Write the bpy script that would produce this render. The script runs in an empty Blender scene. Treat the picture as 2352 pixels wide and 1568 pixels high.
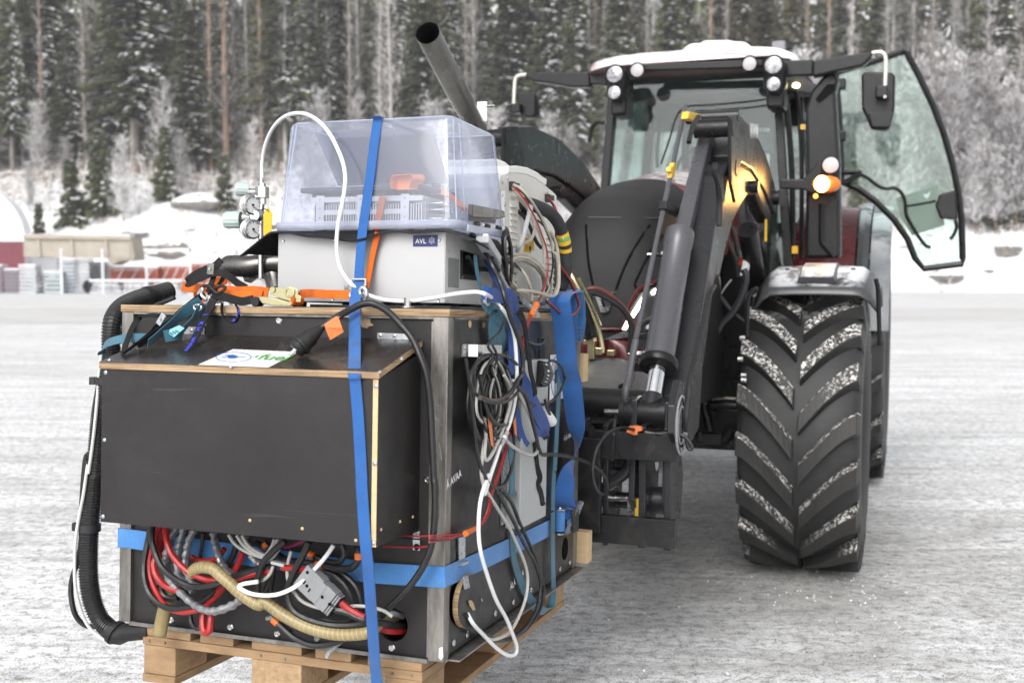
import bpy, bmesh, math, random
import numpy as np
from mathutils import Vector, Matrix
R = math.radians
rnd = random.Random(7)
SC = bpy.context.scene
COL = SC.collection
# ------------------------------------------------------------------ camera, sky, sun, exposure
FPX, HOR, CAMH = 2560.0, 630.0, 1.52
PIT = math.atan((784 - HOR) / FPX)
cam_d = bpy.data.cameras.new('camera'); cam = bpy.data.objects.new('camera', cam_d); COL.objects.link(cam)
cam.location = (0, 0, CAMH); cam.rotation_euler = (R(90) - PIT, 0, 0)
cam_d.sensor_width = 36; cam_d.lens = FPX / 2352 * 36; cam_d.clip_start = 0.05; cam_d.clip_end = 900
cam_d.dof.use_dof = True; cam_d.dof.focus_distance = 3.15; cam_d.dof.aperture_fstop = 3.6
SC.camera = cam
wd = bpy.data.worlds.new('World'); SC.world = wd; wd.use_nodes = True
nt = wd.node_tree; bgn = nt.nodes['Background']
sky = nt.nodes.new('ShaderNodeTexSky'); sky.sky_type = 'NISHITA'; sky.sun_disc = False
SUN_EL, SUN_AZ = R(38), R(200)
sky.sun_elevation = SUN_EL; sky.sun_rotation = SUN_AZ; sky.air_density = 1.0; sky.dust_density = 3.0
hs = nt.nodes.new('ShaderNodeHueSaturation'); hs.inputs['Saturation'].default_value = 0.12
nt.links.new(sky.outputs[0], hs.inputs['Color']); nt.links.new(hs.outputs[0], bgn.inputs[0])
bgn.inputs[1].default_value = 0.14
sd = bpy.data.lights.new('sun', 'SUN'); sun = bpy.data.objects.new('sun', sd); COL.objects.link(sun)
sd.energy = 1.0; sd.angle = R(35); sd.color = (1.0, 0.97, 0.93)
sun.rotation_euler = (R(90) - SUN_EL, 0, R(180) - SUN_AZ)
SC.view_settings.view_transform = 'Standard'; SC.view_settings.look = 'None'
SC.view_settings.gamma = 1; SC.view_settings.use_curve_mapping = False; SC.view_settings.exposure = 0.84
SC.cycles.max_bounces = 8; SC.cycles.transparent_max_bounces = 24; SC.cycles.caustics_reflective = False; SC.cycles.caustics_refractive = False

# ------------------------------------------------------------------ measured frames
VW = {'a':(0,0,1400,2352),'b':(800,400,1400,2352),'c':(1900,100,1400,2352),'d':(2696,100,1400,2352),'e':(300,1000,1400,2352),
 'f':(1500,1000,1400,2352),'g':(2300,1100,1400,2352),'h':(200,1798,1400,2352),'i':(1200,1798,1400,2352),'j':(0,700,1200,2352),
 'k':(1700,1000,800,2352),'l':(1700,1500,800,2352),'m':(2300,400,800,2352),'n':(2300,900,800,2352),'o':(3000,100,900,2352),
 'p':(2800,1000,900,2352),'q':(2250,1400,800,2352),'r':(2250,1800,800,2352),'s':(1900,550,600,2352),'t':(2750,600,800,2352),
 'u':(2000,0,2096,2352),'v':(500,2050,600,2352),'w':(1000,2100,700,2352),'x':(1800,600,600,1568),'D':(0,0,4096,2352)}
def ray(v, x, y):
    x0, y0, w, n = VW[v]
    dx = (x0 + x * w / n) * 2352 / 4096; dy = (y0 + y * w / n) * 2352 / 4096
    a = (dx - 1176) / FPX; b = (784 - dy) / FPX
    cp, sp = math.cos(PIT), math.sin(PIT)
    return np.array([a, cp + b * sp, -sp + b * cp])
CAMP = np.array([0, 0, CAMH])
def rotm(a, b, c):
    ca, sa, cb, sb, cc, sc = math.cos(a), math.sin(a), math.cos(b), math.sin(b), math.cos(c), math.sin(c)
    return np.array([[ca,-sa,0],[sa,ca,0],[0,0,1]]) @ np.array([[1,0,0],[0,cb,-sb],[0,sb,cb]]) @ np.array([[cc,0,sc],[0,1,0],[-sc,0,cc]])
class Frame:
    def __init__(s, Rm, t): s.R = Rm; s.t = np.array(t, float)
    def hit(s, v, x, y, ax, val):
        r = s.R.T @ ray(v, x, y); o = s.R.T @ (CAMP - s.t)
        return o + (val - o[ax]) / r[ax] * r
    def w(s, p): return s.R @ np.array(p, float) + s.t
CF = Frame(rotm(-.3401, -.0444, .0024), (-1.0534, 2.935, .5901))     # the load: u right, v deep, w up
TF = Frame(rotm(R(-20), 0, 0), (.78, 6.05, 0))                        # the tractor: a sideways, b rearward, z up
WF = Frame(np.eye(3), (0, 0, 0))
CW, CD, CH = .942, 1.153, .85
def cu(v, x, y, u=CW): return CF.hit(v, x, y, 0, u)
def cv(v, x, y, d=0.): return CF.hit(v, x, y, 1, d)
def cw(v, x, y, w=CH): return CF.hit(v, x, y, 2, w)
def tb(v, x, y, b): return TF.hit(v, x, y, 1, b)
def ta(v, x, y, a): return TF.hit(v, x, y, 0, a)

# ------------------------------------------------------------------ objects
ORG = {}
def thing(name, label, cat, loc, group=None, fr=WF):
    o = bpy.data.objects.new(name, None); COL.objects.link(o); o.empty_display_size = .1
    p = fr.w(loc); o.location = p; ORG[o] = np.array(p)
    o['label'] = label; o['category'] = cat
    if group: o['group'] = group
    return o
def tag(o, label=None, cat=None, group=None, kind=None):
    for k, v in (('label', label), ('category', cat), ('group', group), ('kind', kind)):
        if v: o[k] = v
    return o
def nrm(v):
    v = np.array(v, float); n = np.linalg.norm(v); return v / n if n > 1e-9 else np.array([0, 0, 1.])
def perp(t):
    a = np.array([0, 0, 1.]) if abs(t[2]) < .9 else np.array([1., 0, 0])
    return nrm(np.cross(t, a))
def smooth(pts, k=6):
    P = [np.array(p, float) for p in pts]
    if len(P) < 3: return P
    out = []
    for i in range(len(P) - 1):
        p0 = P[i - 1] if i else 2 * P[0] - P[1]; p1 = P[i]; p2 = P[i + 1]; p3 = P[i + 2] if i + 2 < len(P) else 2 * P[-1] - P[-2]
        for j in range(k):
            t = j / k
            out.append(.5 * ((2 * p1) + (-p0 + p2) * t + (2 * p0 - 5 * p1 + 4 * p2 - p3) * t * t + (-p0 + 3 * p1 - 3 * p2 + p3) * t ** 3))
    out.append(P[-1]); return out
class MB:
    def __init__(s, fr=WF): s.v = []; s.f = []; s.uv = {}; s.fr = fr; s.mi = []; s.cm = 0
    def add(s, vs, fs, uvs=None):
        o = len(s.v); s.v += [tuple(s.fr.w(p)) for p in vs]
        for k, f in enumerate(fs):
            if uvs: s.uv[len(s.f)] = uvs[k]
            s.f.append([i + o for i in f]); s.mi.append(s.cm)
        return s
    def box(s, c, d, M=None):
        c = np.array(c, float); h = np.array(d, float) / 2
        M = np.eye(3) if M is None else M
        vs = [c + M @ (h * np.array(q)) for q in ((-1,-1,-1),(1,-1,-1),(1,1,-1),(-1,1,-1),(-1,-1,1),(1,-1,1),(1,1,1),(-1,1,1))]
        return s.add(vs, [(0,3,2,1),(4,5,6,7),(0,1,5,4),(1,2,6,5),(2,3,7,6),(3,0,4,7)])
    def bb(s, lo, hi):
        lo = np.array(lo, float); hi = np.array(hi, float); return s.box((lo + hi) / 2, hi - lo)
    def bar(s, p0, p1, w, t, up=(0, 0, 1)):
        p0 = np.array(p0, float); p1 = np.array(p1, float); d = nrm(p1 - p0); x = nrm(np.cross(d, up)); y = np.cross(x, d)
        return s.box((p0 + p1) / 2, (w, np.linalg.norm(p1 - p0), t), np.array([x, d, y]).T)
    def prism(s, pts, vec):
        P = [np.array(p, float) for p in pts]; n = len(P); vec = np.array(vec, float)
        return s.add(P + [p + vec for p in P], [tuple(range(n))[::-1], tuple(range(n, 2 * n))] + [(i, (i + 1) % n, n + (i + 1) % n, n + i) for i in range(n)])
    def tube(s, pts, r, n=8, sm=0, caps=True, flat=1.0, rf=None):
        P = smooth(pts, sm) if sm else [np.array(p, float) for p in pts]
        vs = []; fs = []; uv = []; L = 0; m = len(P)
        x = None
        for i, p in enumerate(P):
            t = nrm(P[min(i + 1, m - 1)] - P[max(i - 1, 0)])
            x = perp(t) if x is None else nrm(x - t * np.dot(x, t)); y = np.cross(t, x)
            if i: L += np.linalg.norm(p - P[i - 1])
            rr = rf(L) if rf else (r[min(i, len(r) - 1)] if isinstance(r, (list, tuple)) else r)
            for k in range(n):
                a = 2 * math.pi * k / n; vs.append(p + rr * (x * math.cos(a) + y * math.sin(a) * flat))
            if i:
                for k in range(n):
                    k2 = (k + 1) % n; fs.append(((i-1)*n+k, (i-1)*n+k2, i*n+k2, i*n+k))
                    l0 = L - np.linalg.norm(p - P[i - 1]); uv.append(((l0, k/n), (l0, (k+1)/n), (L, (k+1)/n), (L, k/n)))
        if caps:
            fs += [tuple(range(n))[::-1], tuple(range((m-1)*n, m*n))]; uv += [[(0, 0)] * n] * 2
        return s.add(vs, fs, uv)
    def cyl(s, p0, p1, r, r1=None, n=20, caps=True):
        return s.tube([p0, p1], [r, r if r1 is None else r1], n=n, caps=caps)
    def lathe(s, o, ax, prof, n=24):
        o = np.array(o, float); ax = nrm(ax); x = perp(ax); y = np.cross(ax, x); vs = []; fs = []
        for (r, h) in prof:
            for k in range(n):
                a = 2 * math.pi * k / n; vs.append(o + ax * h + max(r, 1e-5) * (x * math.cos(a) + y * math.sin(a)))
        for i in range(1, len(prof)):
            for k in range(n): fs.append(((i-1)*n+k, (i-1)*n+(k+1)%n, i*n+(k+1)%n, i*n+k))
        return s.add(vs, fs)
    def ribbon(s, pts, w, wd, th=.0022, sm=6):
        # pts path, wd width direction (one or one per point)
        many = isinstance(wd, list)
        if many:
            Q = smooth([np.concatenate([np.array(p, float), np.array(d, float)]) for p, d in zip(pts, wd)], sm) if sm else [np.concatenate([p, d]) for p, d in zip(pts, wd)]
        else:
            Q = [np.concatenate([p, np.array(wd, float)]) for p in (smooth(pts, sm) if sm else pts)]
        m = len(Q); vs = []; fs = []; uv = []; L = 0
        for i, q in enumerate(Q):
            p = q[:3]; t = nrm(Q[min(i+1, m-1)][:3] - Q[max(i-1, 0)][:3]); d = nrm(q[3:] - t * np.dot(q[3:], t)); nn = np.cross(t, d) * th / 2
            if i: L0 = L; L += np.linalg.norm(p - Q[i-1][:3])
            vs += [p - d*w/2 - nn, p + d*w/2 - nn, p + d*w/2 + nn, p - d*w/2 + nn]
            if i:
                a = (i-1)*4; b = i*4
                for k, (u0, u1) in enumerate(((0, 1), (1, 1), (1, 0), (0, 0))):
                    k2 = (k+1) % 4; fs.append((a+k, a+k2, b+k2, b+k)); uv.append(((L0, u0), (L0, u1), (L, u1), (L, u0)))
        fs += [(3, 2, 1, 0), ((m-1)*4, (m-1)*4+1, (m-1)*4+2, (m-1)*4+3)]; uv += [[(0, 0)]*4]*2
        return s.add(vs, fs, uv)
    def loft(s, secs, caps=True, close=True):
        n = len(secs[0]); vs = [p for q in secs for p in q]; fs = []
        for i in range(1, len(secs)):
            for k in range(n if close else n - 1): fs.append(((i-1)*n+k, (i-1)*n+(k+1)%n, i*n+(k+1)%n, i*n+k))
        if caps: fs += [tuple(range(n))[::-1], tuple(range((len(secs)-1)*n, len(secs)*n))]
        return s.add(vs, fs)
    def build(s, name, mat, parent=None, smooth=False, bevel=0, angle=40, label=None, solid=0, recalc=True, seg=2):
        org = ORG.get(parent, np.zeros(3)) if parent is not None else (np.mean(np.array(s.v), axis=0) if len(s.v) else np.zeros(3))
        me = bpy.data.meshes.new(name); me.from_pydata([tuple(np.array(p) - org) for p in s.v], [], s.f)
        if s.uv:
            ul = me.uv_layers.new(name='UVMap')
            for pi, poly in enumerate(me.polygons):
                if pi in s.uv:
                    for li, c in zip(poly.loop_indices, s.uv[pi]): ul.data[li].uv = c
        mats = mat if isinstance(mat, (list, tuple)) else [mat]
        for m in mats: me.materials.append(m)
        if len(mats) > 1: me.polygons.foreach_set('material_index', s.mi)
        if recalc:
            bm = bmesh.new(); bm.from_mesh(me); bmesh.ops.recalc_face_normals(bm, faces=bm.faces); bm.to_mesh(me); bm.free()
        o = bpy.data.objects.new(name, me); COL.objects.link(o)
        if parent is not None: o.parent = parent
        else: o.location = org
        ORG[o] = org
        if smooth:
            me.polygons.foreach_set('use_smooth', [True] * len(me.polygons)); me.set_sharp_from_angle(angle=R(angle))
        if bevel:
            b = o.modifiers.new('b', 'BEVEL'); b.width = bevel; b.segments = seg; b.limit_method = 'ANGLE'; b.angle_limit = R(35)
        if solid:
            b = o.modifiers.new('s', 'SOLIDIFY'); b.thickness = solid; b.offset = 0
        if label: o['label'] = label
        return o
def dupe(o, off, name=None):
    c = o.copy(); COL.objects.link(c); c.location = Vector(o.location) + Vector(off); ORG[c] = ORG[o] + np.array(off); return c

# ------------------------------------------------------------------ materials
def lnk(nt, a, b): nt.links.new(a, b)
def newmat(name):
    m = bpy.data.materials.new(name); m.use_nodes = True; return m, m.node_tree, m.node_tree.nodes['Principled BSDF']
def nz(nt, vec, scale, detail=4, rough=.55, dist=0):
    n = nt.nodes.new('ShaderNodeTexNoise'); n.inputs['Scale'].default_value = scale; n.inputs['Detail'].default_value = detail
    n.inputs['Roughness'].default_value = rough; n.inputs['Distortion'].default_value = dist
    if vec is not None: lnk(nt, vec, n.inputs['Vector'])
    return n.outputs['Fac']
def ramp(nt, fac, stops):
    r = nt.nodes.new('ShaderNodeValToRGB'); e = r.color_ramp.elements
    while len(e) < len(stops): e.new(.5)
    for el, (p, c) in zip(e, stops): el.position = p; el.color = tuple(c) + (1,) if len(c) == 3 else c
    lnk(nt, fac, r.inputs[0]); return r.outputs[0]
def g3(x): return (x, x, x)
def mixc(nt, fac, a, b, mode='MIX'):
    n = nt.nodes.new('ShaderNodeMix'); n.data_type = 'RGBA'; n.blend_type = mode
    for sock, val in ((n.inputs[0], fac), (n.inputs[6], a), (n.inputs[7], b)):
        if hasattr(val, 'is_linked') or hasattr(val, 'links'): lnk(nt, val, sock)
        else: sock.default_value = val if isinstance(val, (int, float)) else (tuple(val) + (1,))[:4]
    return n.outputs[2]
def mth(nt, op, a, b=0.):
    n = nt.nodes.new('ShaderNodeMath'); n.operation = op
    for sock, val in ((n.inputs[0], a), (n.inputs[1], b)):
        if isinstance(val, (int, float)): sock.default_value = val
        else: lnk(nt, val, sock)
    return n.outputs[0]
def tco(nt, kind='Object', scale=(1, 1, 1)):
    t = nt.nodes.new('ShaderNodeTexCoord'); o = t.outputs[kind]
    if scale != (1, 1, 1):
        m = nt.nodes.new('ShaderNodeMapping'); m.inputs['Scale'].default_value = scale; lnk(nt, o, m.inputs[0]); o = m.outputs[0]
    return o
def geopos(nt, scale=(1, 1, 1)):
    t = nt.nodes.new('ShaderNodeNewGeometry'); o = t.outputs['Position']
    if scale != (1, 1, 1):
        m = nt.nodes.new('ShaderNodeMapping'); m.inputs['Scale'].default_value = scale; lnk(nt, o, m.inputs[0]); o = m.outputs[0]
    return o
def bump(nt, p, h, strength=.3, dist=.01):
    b = nt.nodes.new('ShaderNodeBump'); b.inputs['Strength'].default_value = strength; b.inputs['Distance'].default_value = dist
    lnk(nt, h, b.inputs['Height']); lnk(nt, b.outputs[0], p.inputs['Normal']); return b
def M(name, col, rough=.5, metal=0., var=.25, vs=6., bs=0., bsc=80., col2=None, spec=.5, stretch=(1, 1, 1), rv=.12):
    m, nt, p = newmat(name); vec = tco(nt, 'Object', stretch)
    f = nz(nt, vec, vs, 6, .65)
    c2 = col2 if col2 else tuple(min(1, c * (1 + var)) for c in col); c1 = tuple(c * (1 - var) for c in col) if not col2 else col
    lnk(nt, ramp(nt, f, [(.3, c1), (.7, c2)]), p.inputs['Base Color'])
    f2 = nz(nt, vec, vs * 4.3, 4)
    lnk(nt, ramp(nt, f2, [(.3, g3(max(.02, rough - rv))), (.7, g3(min(1, rough + rv)))]), p.inputs['Roughness'])
    p.inputs['Metallic'].default_value = metal; p.inputs['Specular IOR Level'].default_value = spec
    if bs: bump(nt, p, nz(nt, vec, bsc, 3), bs, .004)
    return m
def web(name, col, col2, pitch=.0032, dirt=0.):
    m, nt, p = newmat(name); uv = tco(nt, 'UV'); s = nt.nodes.new('ShaderNodeSeparateXYZ'); lnk(nt, uv, s.inputs[0])
    ob = tco(nt)
    w = mth(nt, 'SINE', mth(nt, 'MULTIPLY', s.outputs[0], 2 * math.pi / pitch))
    w = mth(nt, 'ADD', mth(nt, 'MULTIPLY', w, .5), .5)
    base = ramp(nt, nz(nt, ob, 9, 5), [(.3, col), (.7, col2)])
    c = mixc(nt, mth(nt, 'MULTIPLY', w, .5), base, tuple(x * .45 for x in col))
    edge = mth(nt, 'GREATER_THAN', mth(nt, 'ABSOLUTE', mth(nt, 'SUBTRACT', s.outputs[1], .5)), .46)
    c = mixc(nt, mth(nt, 'MULTIPLY', edge, .35), c, tuple(x * .5 for x in col))
    if dirt: c = mixc(nt, ramp(nt, nz(nt, ob, 22, 6), [(.55, g3(0)), (.72, g3(dirt))]), c, (.05, .05, .045))
    lnk(nt, c, p.inputs['Base Color']); p.inputs['Roughness'].default_value = .75; p.inputs['Sheen Weight'].default_value = .2 if col[2] > .1 else 0; p.inputs['Specular IOR Level'].default_value = .3
    bump(nt, p, w, .35, .001); return m
BLUE = web('blue webbing', (.018, .10, .33), (.03, .14, .42), dirt=.4)
BLUE_L = web('light blue webbing', (.055, .20, .50), (.09, .27, .6), .004, dirt=.25)
BLUE_D = web('dark blue webbing', (.008, .045, .22), (.012, .07, .32))
TEAL = web('faded teal webbing', (.03, .11, .16), (.06, .19, .27), dirt=.6)
BWEB = web('black webbing', (.006, .006, .007), (.014, .014, .016))
OWEB = web('orange webbing', (.55, .09, .008), (.72, .17, .015), .004, dirt=.3)
ply_dark = M('film faced plywood', (.0125, .011, .0112), .42, 0, .3, 5, .25, 700, spec=.4, rv=.08)
def scuff(m, amt=.5):
    nt = m.node_tree; p = nt.nodes['Principled BSDF']; src = p.inputs['Base Color'].links[0].from_socket
    d = ramp(nt, nz(nt, tco(nt, 'Object', (1, 1, 1.6)), 3.3, 8, .75, .8), [(.48, g3(0)), (.72, g3(amt))])
    sc = ramp(nt, nz(nt, tco(nt, 'Object', (1.2, 1.2, 38)), 3, 3, .5, .6), [(.70, g3(0)), (.73, g3(amt * .8))])
    c = mixc(nt, d, src, (.036, .034, .033)); c = mixc(nt, sc, c, (.075, .07, .065)); lnk(nt, c, p.inputs['Base Color'])
scuff(ply_dark, .38)
ply_side = M('film faced plywood side', (.0095, .0085, .0083), .38, 0, .35, 4, .1, 300, spec=.45, rv=.1)
scuff(ply_side, .22)
def ply_edge_mat():
    m, nt, p = newmat('plywood edge'); v = tco(nt, 'Object'); s = nt.nodes.new('ShaderNodeSeparateXYZ'); lnk(nt, v, s.inputs[0])
    w = nz(nt, tco(nt, 'Object', (6, 6, 520)), 1, 3)
    c = ramp(nt, w, [(.36, (.13, .075, .035)), (.5, (.34, .23, .13)), (.62, (.46, .33, .19))])
    c = mixc(nt, ramp(nt, nz(nt, tco(nt, 'Object', (9, 9, 2)), 2, 5), [(.45, g3(0)), (.75, g3(.6))]), c, (.16, .11, .07))
    lnk(nt, c, p.inputs['Base Color']); p.inputs['Roughness'].default_value = .75; return m
ply_edge = ply_edge_mat()
wood_new = M('fresh pine', (.52, .37, .2), .65, 0, .15, 3, .2, 60, col2=(.62, .46, .27), stretch=(3, 3, 25))
wood_old = M('pallet wood', (.22, .135, .07), .8, 0, .3, 3, .5, 60, col2=(.36, .235, .125), stretch=(4, 4, 14))
wood_chip = M('pressed chip block', (.27, .17, .09), .9, 0, .3, 60, .8, 120, col2=(.4, .28, .16))
steel_raw = M('raw mill steel', (.13, .122, .112), .42, .75, .3, 5, .15, 60, col2=(.32, .305, .285), stretch=(6, 6, 1.5), rv=.15)
steel_br = M('polished steel', (.55, .55, .55), .22, 1, .12, 9, rv=.1)
zinc = M('zinc plated steel', (.48, .5, .53), .32, .9, .18, 30, .1, 120)
zinc_y = M('yellow passivated steel', (.46, .42, .25), .28, .85, .05, 6, rv=.04)
steel_bl = M('heat tinted exhaust steel', (.11, .105, .10), .3, .9, .3, 4, col2=(.19, .185, .18), rv=.06)
rub_blk = M('black rubber', (.011, .011, .0115), .55, 0, .3, 12, spec=.4)
cab_blk = M('black cable sheath', (.011, .011, .012), .42, 0, .25, 20, spec=.5)
cab_red = M('red cable sheath', (.33, .012, .012), .4, 0, .15, 20)
cab_wht = M('white hose', (.72, .73, .74), .38, 0, .04, 14)
cab_gry = M('light grey cable', (.42, .41, .385), .5, 0, .1, 20)
cab_bei = M('beige cable', (.37, .34, .285), .5, 0, .12, 20)
cab_mid = M('mid grey cable', (.33, .34, .35), .45, 0, .1, 20)
cab_org = M('orange heat shrink', (.62, .14, .02), .5, 0, .1, 20)
tan_hose = M('tan spiral hose', (.19, .145, .06), .38, 0, .25, 14, col2=(.3, .235, .11))
tan_rib = M('spiral rib', (.4, .34, .2), .4)
silver_sl = M('silver fabric sleeve', (.16, .165, .175), .4, .35, .3, 20, .9, 45, col2=(.33, .335, .35))
avl_grey = M('grey painted sheet metal', (.40, .40, .405), .42, .2, .05, 3, .08, 900, rv=.05)
beige = M('off white plastic', (.64, .63, .585), .5, 0, .05, 4, .05, 200)
beige_w = M('white plastic cover', (.74, .735, .7), .45, 0, .03, 4)
blk_pl = M('black plastic', (.016, .016, .018), .4, 0, .2, 14, spec=.5)
blk_dk = M('deep black', (.004, .004, .004), .8, 0, .1, 10, spec=.1)
gry_pl = M('grey connector plastic', (.21, .215, .225), .5, 0, .08, 40, .1, 200)
white_pl = M('white plastic', (.72, .72, .72), .45, 0, .04, 14)
paper = M('white sticker', (.78, .78, .79), .4, 0, .02, 8)
navy = M('navy label', (.012, .02, .12), .4, 0, .05, 8)
yel = M('yellow tag', (.66, .4, .012), .5, 0, .12, 20)
yel2 = M('yellow plastic', (.72, .47, .06), .45, 0, .08, 14)
cyan_lb = M('cyan label', (.22, .55, .62), .5, 0, .15, 40)
grn = M('green print', (.06, .3, .05), .5, 0, .1, 20)
ink_b = M('blue print', (.02, .1, .3), .5, 0, .1, 20)
ink_k = M('black print', (.015, .015, .015), .5, 0, .1, 20)
ink_g = M('grey print', (.25, .25, .26), .5, 0, .05, 20)
ink_w = M('white paint marker', (.8, .8, .8), .5, 0, .05, 20)
bthread = M('blue lettering thread', (.045, .06, .55), .7, 0, .1, 40)
mint = M('pale green plastic knob', (.42, .50, .48), .5, 0, .06, 20)
chip = M('bare wood chip', (.42, .31, .19), .8, 0, .2, 40)
tape_o = M('orange tape', (.62, .17, .05), .5, 0, .12, 20)
# tractor
loader_g = M('dark grey loader paint', (.021, .021, .024), .30, .1, .06, 3, spec=.4, rv=.05)
loader_l = M('grey cylinder paint', (.085, .085, .094), .30, .2, .05, 3, spec=.45, rv=.05)
trac_blk = M('tractor black', (.008, .008, .009), .36, 0, .25, 6, spec=.32)
trac_red = M('dark red tractor paint', (.085, .009, .011), .25, .2, .15, 5, spec=.6)
chrome = M('chrome rod', (.75, .75, .76), .12, 1, .03, 10)
lens = M('lamp lens', (.05, .05, .06), .12, .4, .25, 30, col2=(.62, .62, .64), spec=.8)
frost_l = M('frosted lamp lens', (.42, .41, .43), .5, 0, .08, 40)
mesh_g = M('grille mesh', (.021, .0205, .021), .5, .2, .35, 700, .5, 700, spec=.4, rv=.1)
hood_cov = M('plastic linkage cover', (.07, .07, .074), .5, 0, .2, 3, .15, 200, col2=(.105, .105, .108))
silver_rod = M('silver mirror bracket', (.6, .58, .53), .35, .4, .05, 20)
def rust_mat():
    m, nt, p = newmat('worn black carriage steel'); v = tco(nt, 'Object', (1.5, 1.5, 1.2))
    f = nz(nt, v, 7, 8, .7, .6)
    c = ramp(nt, f, [(.30, (.008, .009, .011)), (.55, (.016, .016, .018)), (.68, (.045, .037, .03)), (.80, (.15, .065, .025))])
    lnk(nt, c, p.inputs['Base Color']); lnk(nt, ramp(nt, nz(nt, v, 25, 5), [(.3, g3(.3)), (.7, g3(.65))]), p.inputs['Roughness'])
    p.inputs['Metallic'].default_value = .4; bump(nt, p, f, .3, .003); return m
rusty = rust_mat()
def emis(name, col, st):
    m, nt, p = newmat(name); p.inputs['Base Color'].default_value = tuple(col) + (1,)
    p.inputs['Emission Color'].default_value = tuple(col) + (1,)
    n = nz(nt, tco(nt), 60, 2); lnk(nt, mth(nt, 'MULTIPLY', mth(nt, 'ADD', n, .6), st), p.inputs['Emission Strength']); return m
em_white = emis('lit daytime lamp', (1, .95, .82), 7)
em_amber = emis('lit amber lamp', (1, .58, .16), 10)
em_amb2 = emis('dim amber lamp', (1, .42, .05), 2.2)
em_warm = emis('lit cabin lamp', (1, .82, .5), 5)
amber = M('amber lens', (.75, .18, .01), .15, 0, .1, 30, spec=.8)
def glassy(name, tint, alpha_col, opac, rough=.04):
    m, nt, p = newmat(name); out = nt.nodes['Material Output']; nt.nodes.remove(p)
    tr = nt.nodes.new('ShaderNodeBsdfTransparent'); tr.inputs[0].default_value = tuple(tint) + (1,)
    gl = nt.nodes.new('ShaderNodeBsdfGlossy'); gl.inputs['Roughness'].default_value = rough
    df = nt.nodes.new('ShaderNodeBsdfDiffuse'); df.inputs[0].default_value = tuple(alpha_col) + (1,)
    tl = nt.nodes.new('ShaderNodeBsdfTranslucent'); tl.inputs[0].default_value = tuple(alpha_col) + (1,)
    m0 = nt.nodes.new('ShaderNodeMixShader'); m0.inputs[0].default_value = .5; lnk(nt, df.outputs[0], m0.inputs[1]); lnk(nt, tl.outputs[0], m0.inputs[2])
    m1 = nt.nodes.new('ShaderNodeMixShader'); lnk(nt, tr.outputs[0], m1.inputs[1]); lnk(nt, m0.outputs[0], m1.inputs[2])
    n = nz(nt, tco(nt), 3.5, 5, .6, 1.2); lnk(nt, ramp(nt, n, [(.3, g3(opac * .75)), (.75, g3(min(1, opac * 1.3)))]), m1.inputs[0])
    lw = nt.nodes.new('ShaderNodeLayerWeight'); lw.inputs[0].default_value = .5; fr_ = mth(nt, 'ADD', mth(nt, 'MULTIPLY', mth(nt, 'POWER', lw.outputs['Facing'], 4.0), .6), .045)
    m2 = nt.nodes.new('ShaderNodeMixShader'); lnk(nt, fr_, m2.inputs[0]); lnk(nt, m1.outputs[0], m2.inputs[1]); lnk(nt, gl.outputs[0], m2.inputs[2])
    lnk(nt, m2.outputs[0], out.inputs[0]); return m
glass = glassy('cab glass', (.86, .93, .915), (.4, .45, .45), .02)
glass_d = glassy('door glass', (.85, .945, .91), (.6, .75, .7), .03)
plast = glassy('clear storage box plastic', (.90, .925, 1.0), (.82, .87, 1.0), .25, .08)
plast_e = glassy('storage box rim plastic', (.9, .92, .98), (.86, .89, 1.0), .5, .2)
tubec = glassy('clear tube', (.8, .85, .9), (.7, .75, .8), .3, .1)
FONT_OBJ = {}
def text(s, o, xd, yd, size, mat, parent, name='lettering', off=.0012, fr=WF, bold=0.):
    c = bpy.data.curves.new('t', 'FONT'); c.body = s; c.size = 1; c.offset = bold; c.resolution_u = 2
    t = bpy.data.objects.new('t', c); COL.objects.link(t)
    dg = bpy.context.evaluated_depsgraph_get(); me = bpy.data.meshes.new_from_object(t.evaluated_get(dg)); bpy.data.objects.remove(t)
    xd = nrm(xd); yd = nrm(np.array(yd, float) - xd * np.dot(xd, yd)); n = np.cross(xd, yd)
    m = MB(fr); m.add([np.array(o) + xd * v.co.x * size + yd * v.co.y * size + n * off for v in me.vertices], [list(p.vertices) for p in me.polygons])
    bpy.data.meshes.remove(me)
    return m.build(name, mat, parent, recalc=False)
X3, Y3, Z3 = np.eye(3)

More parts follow.
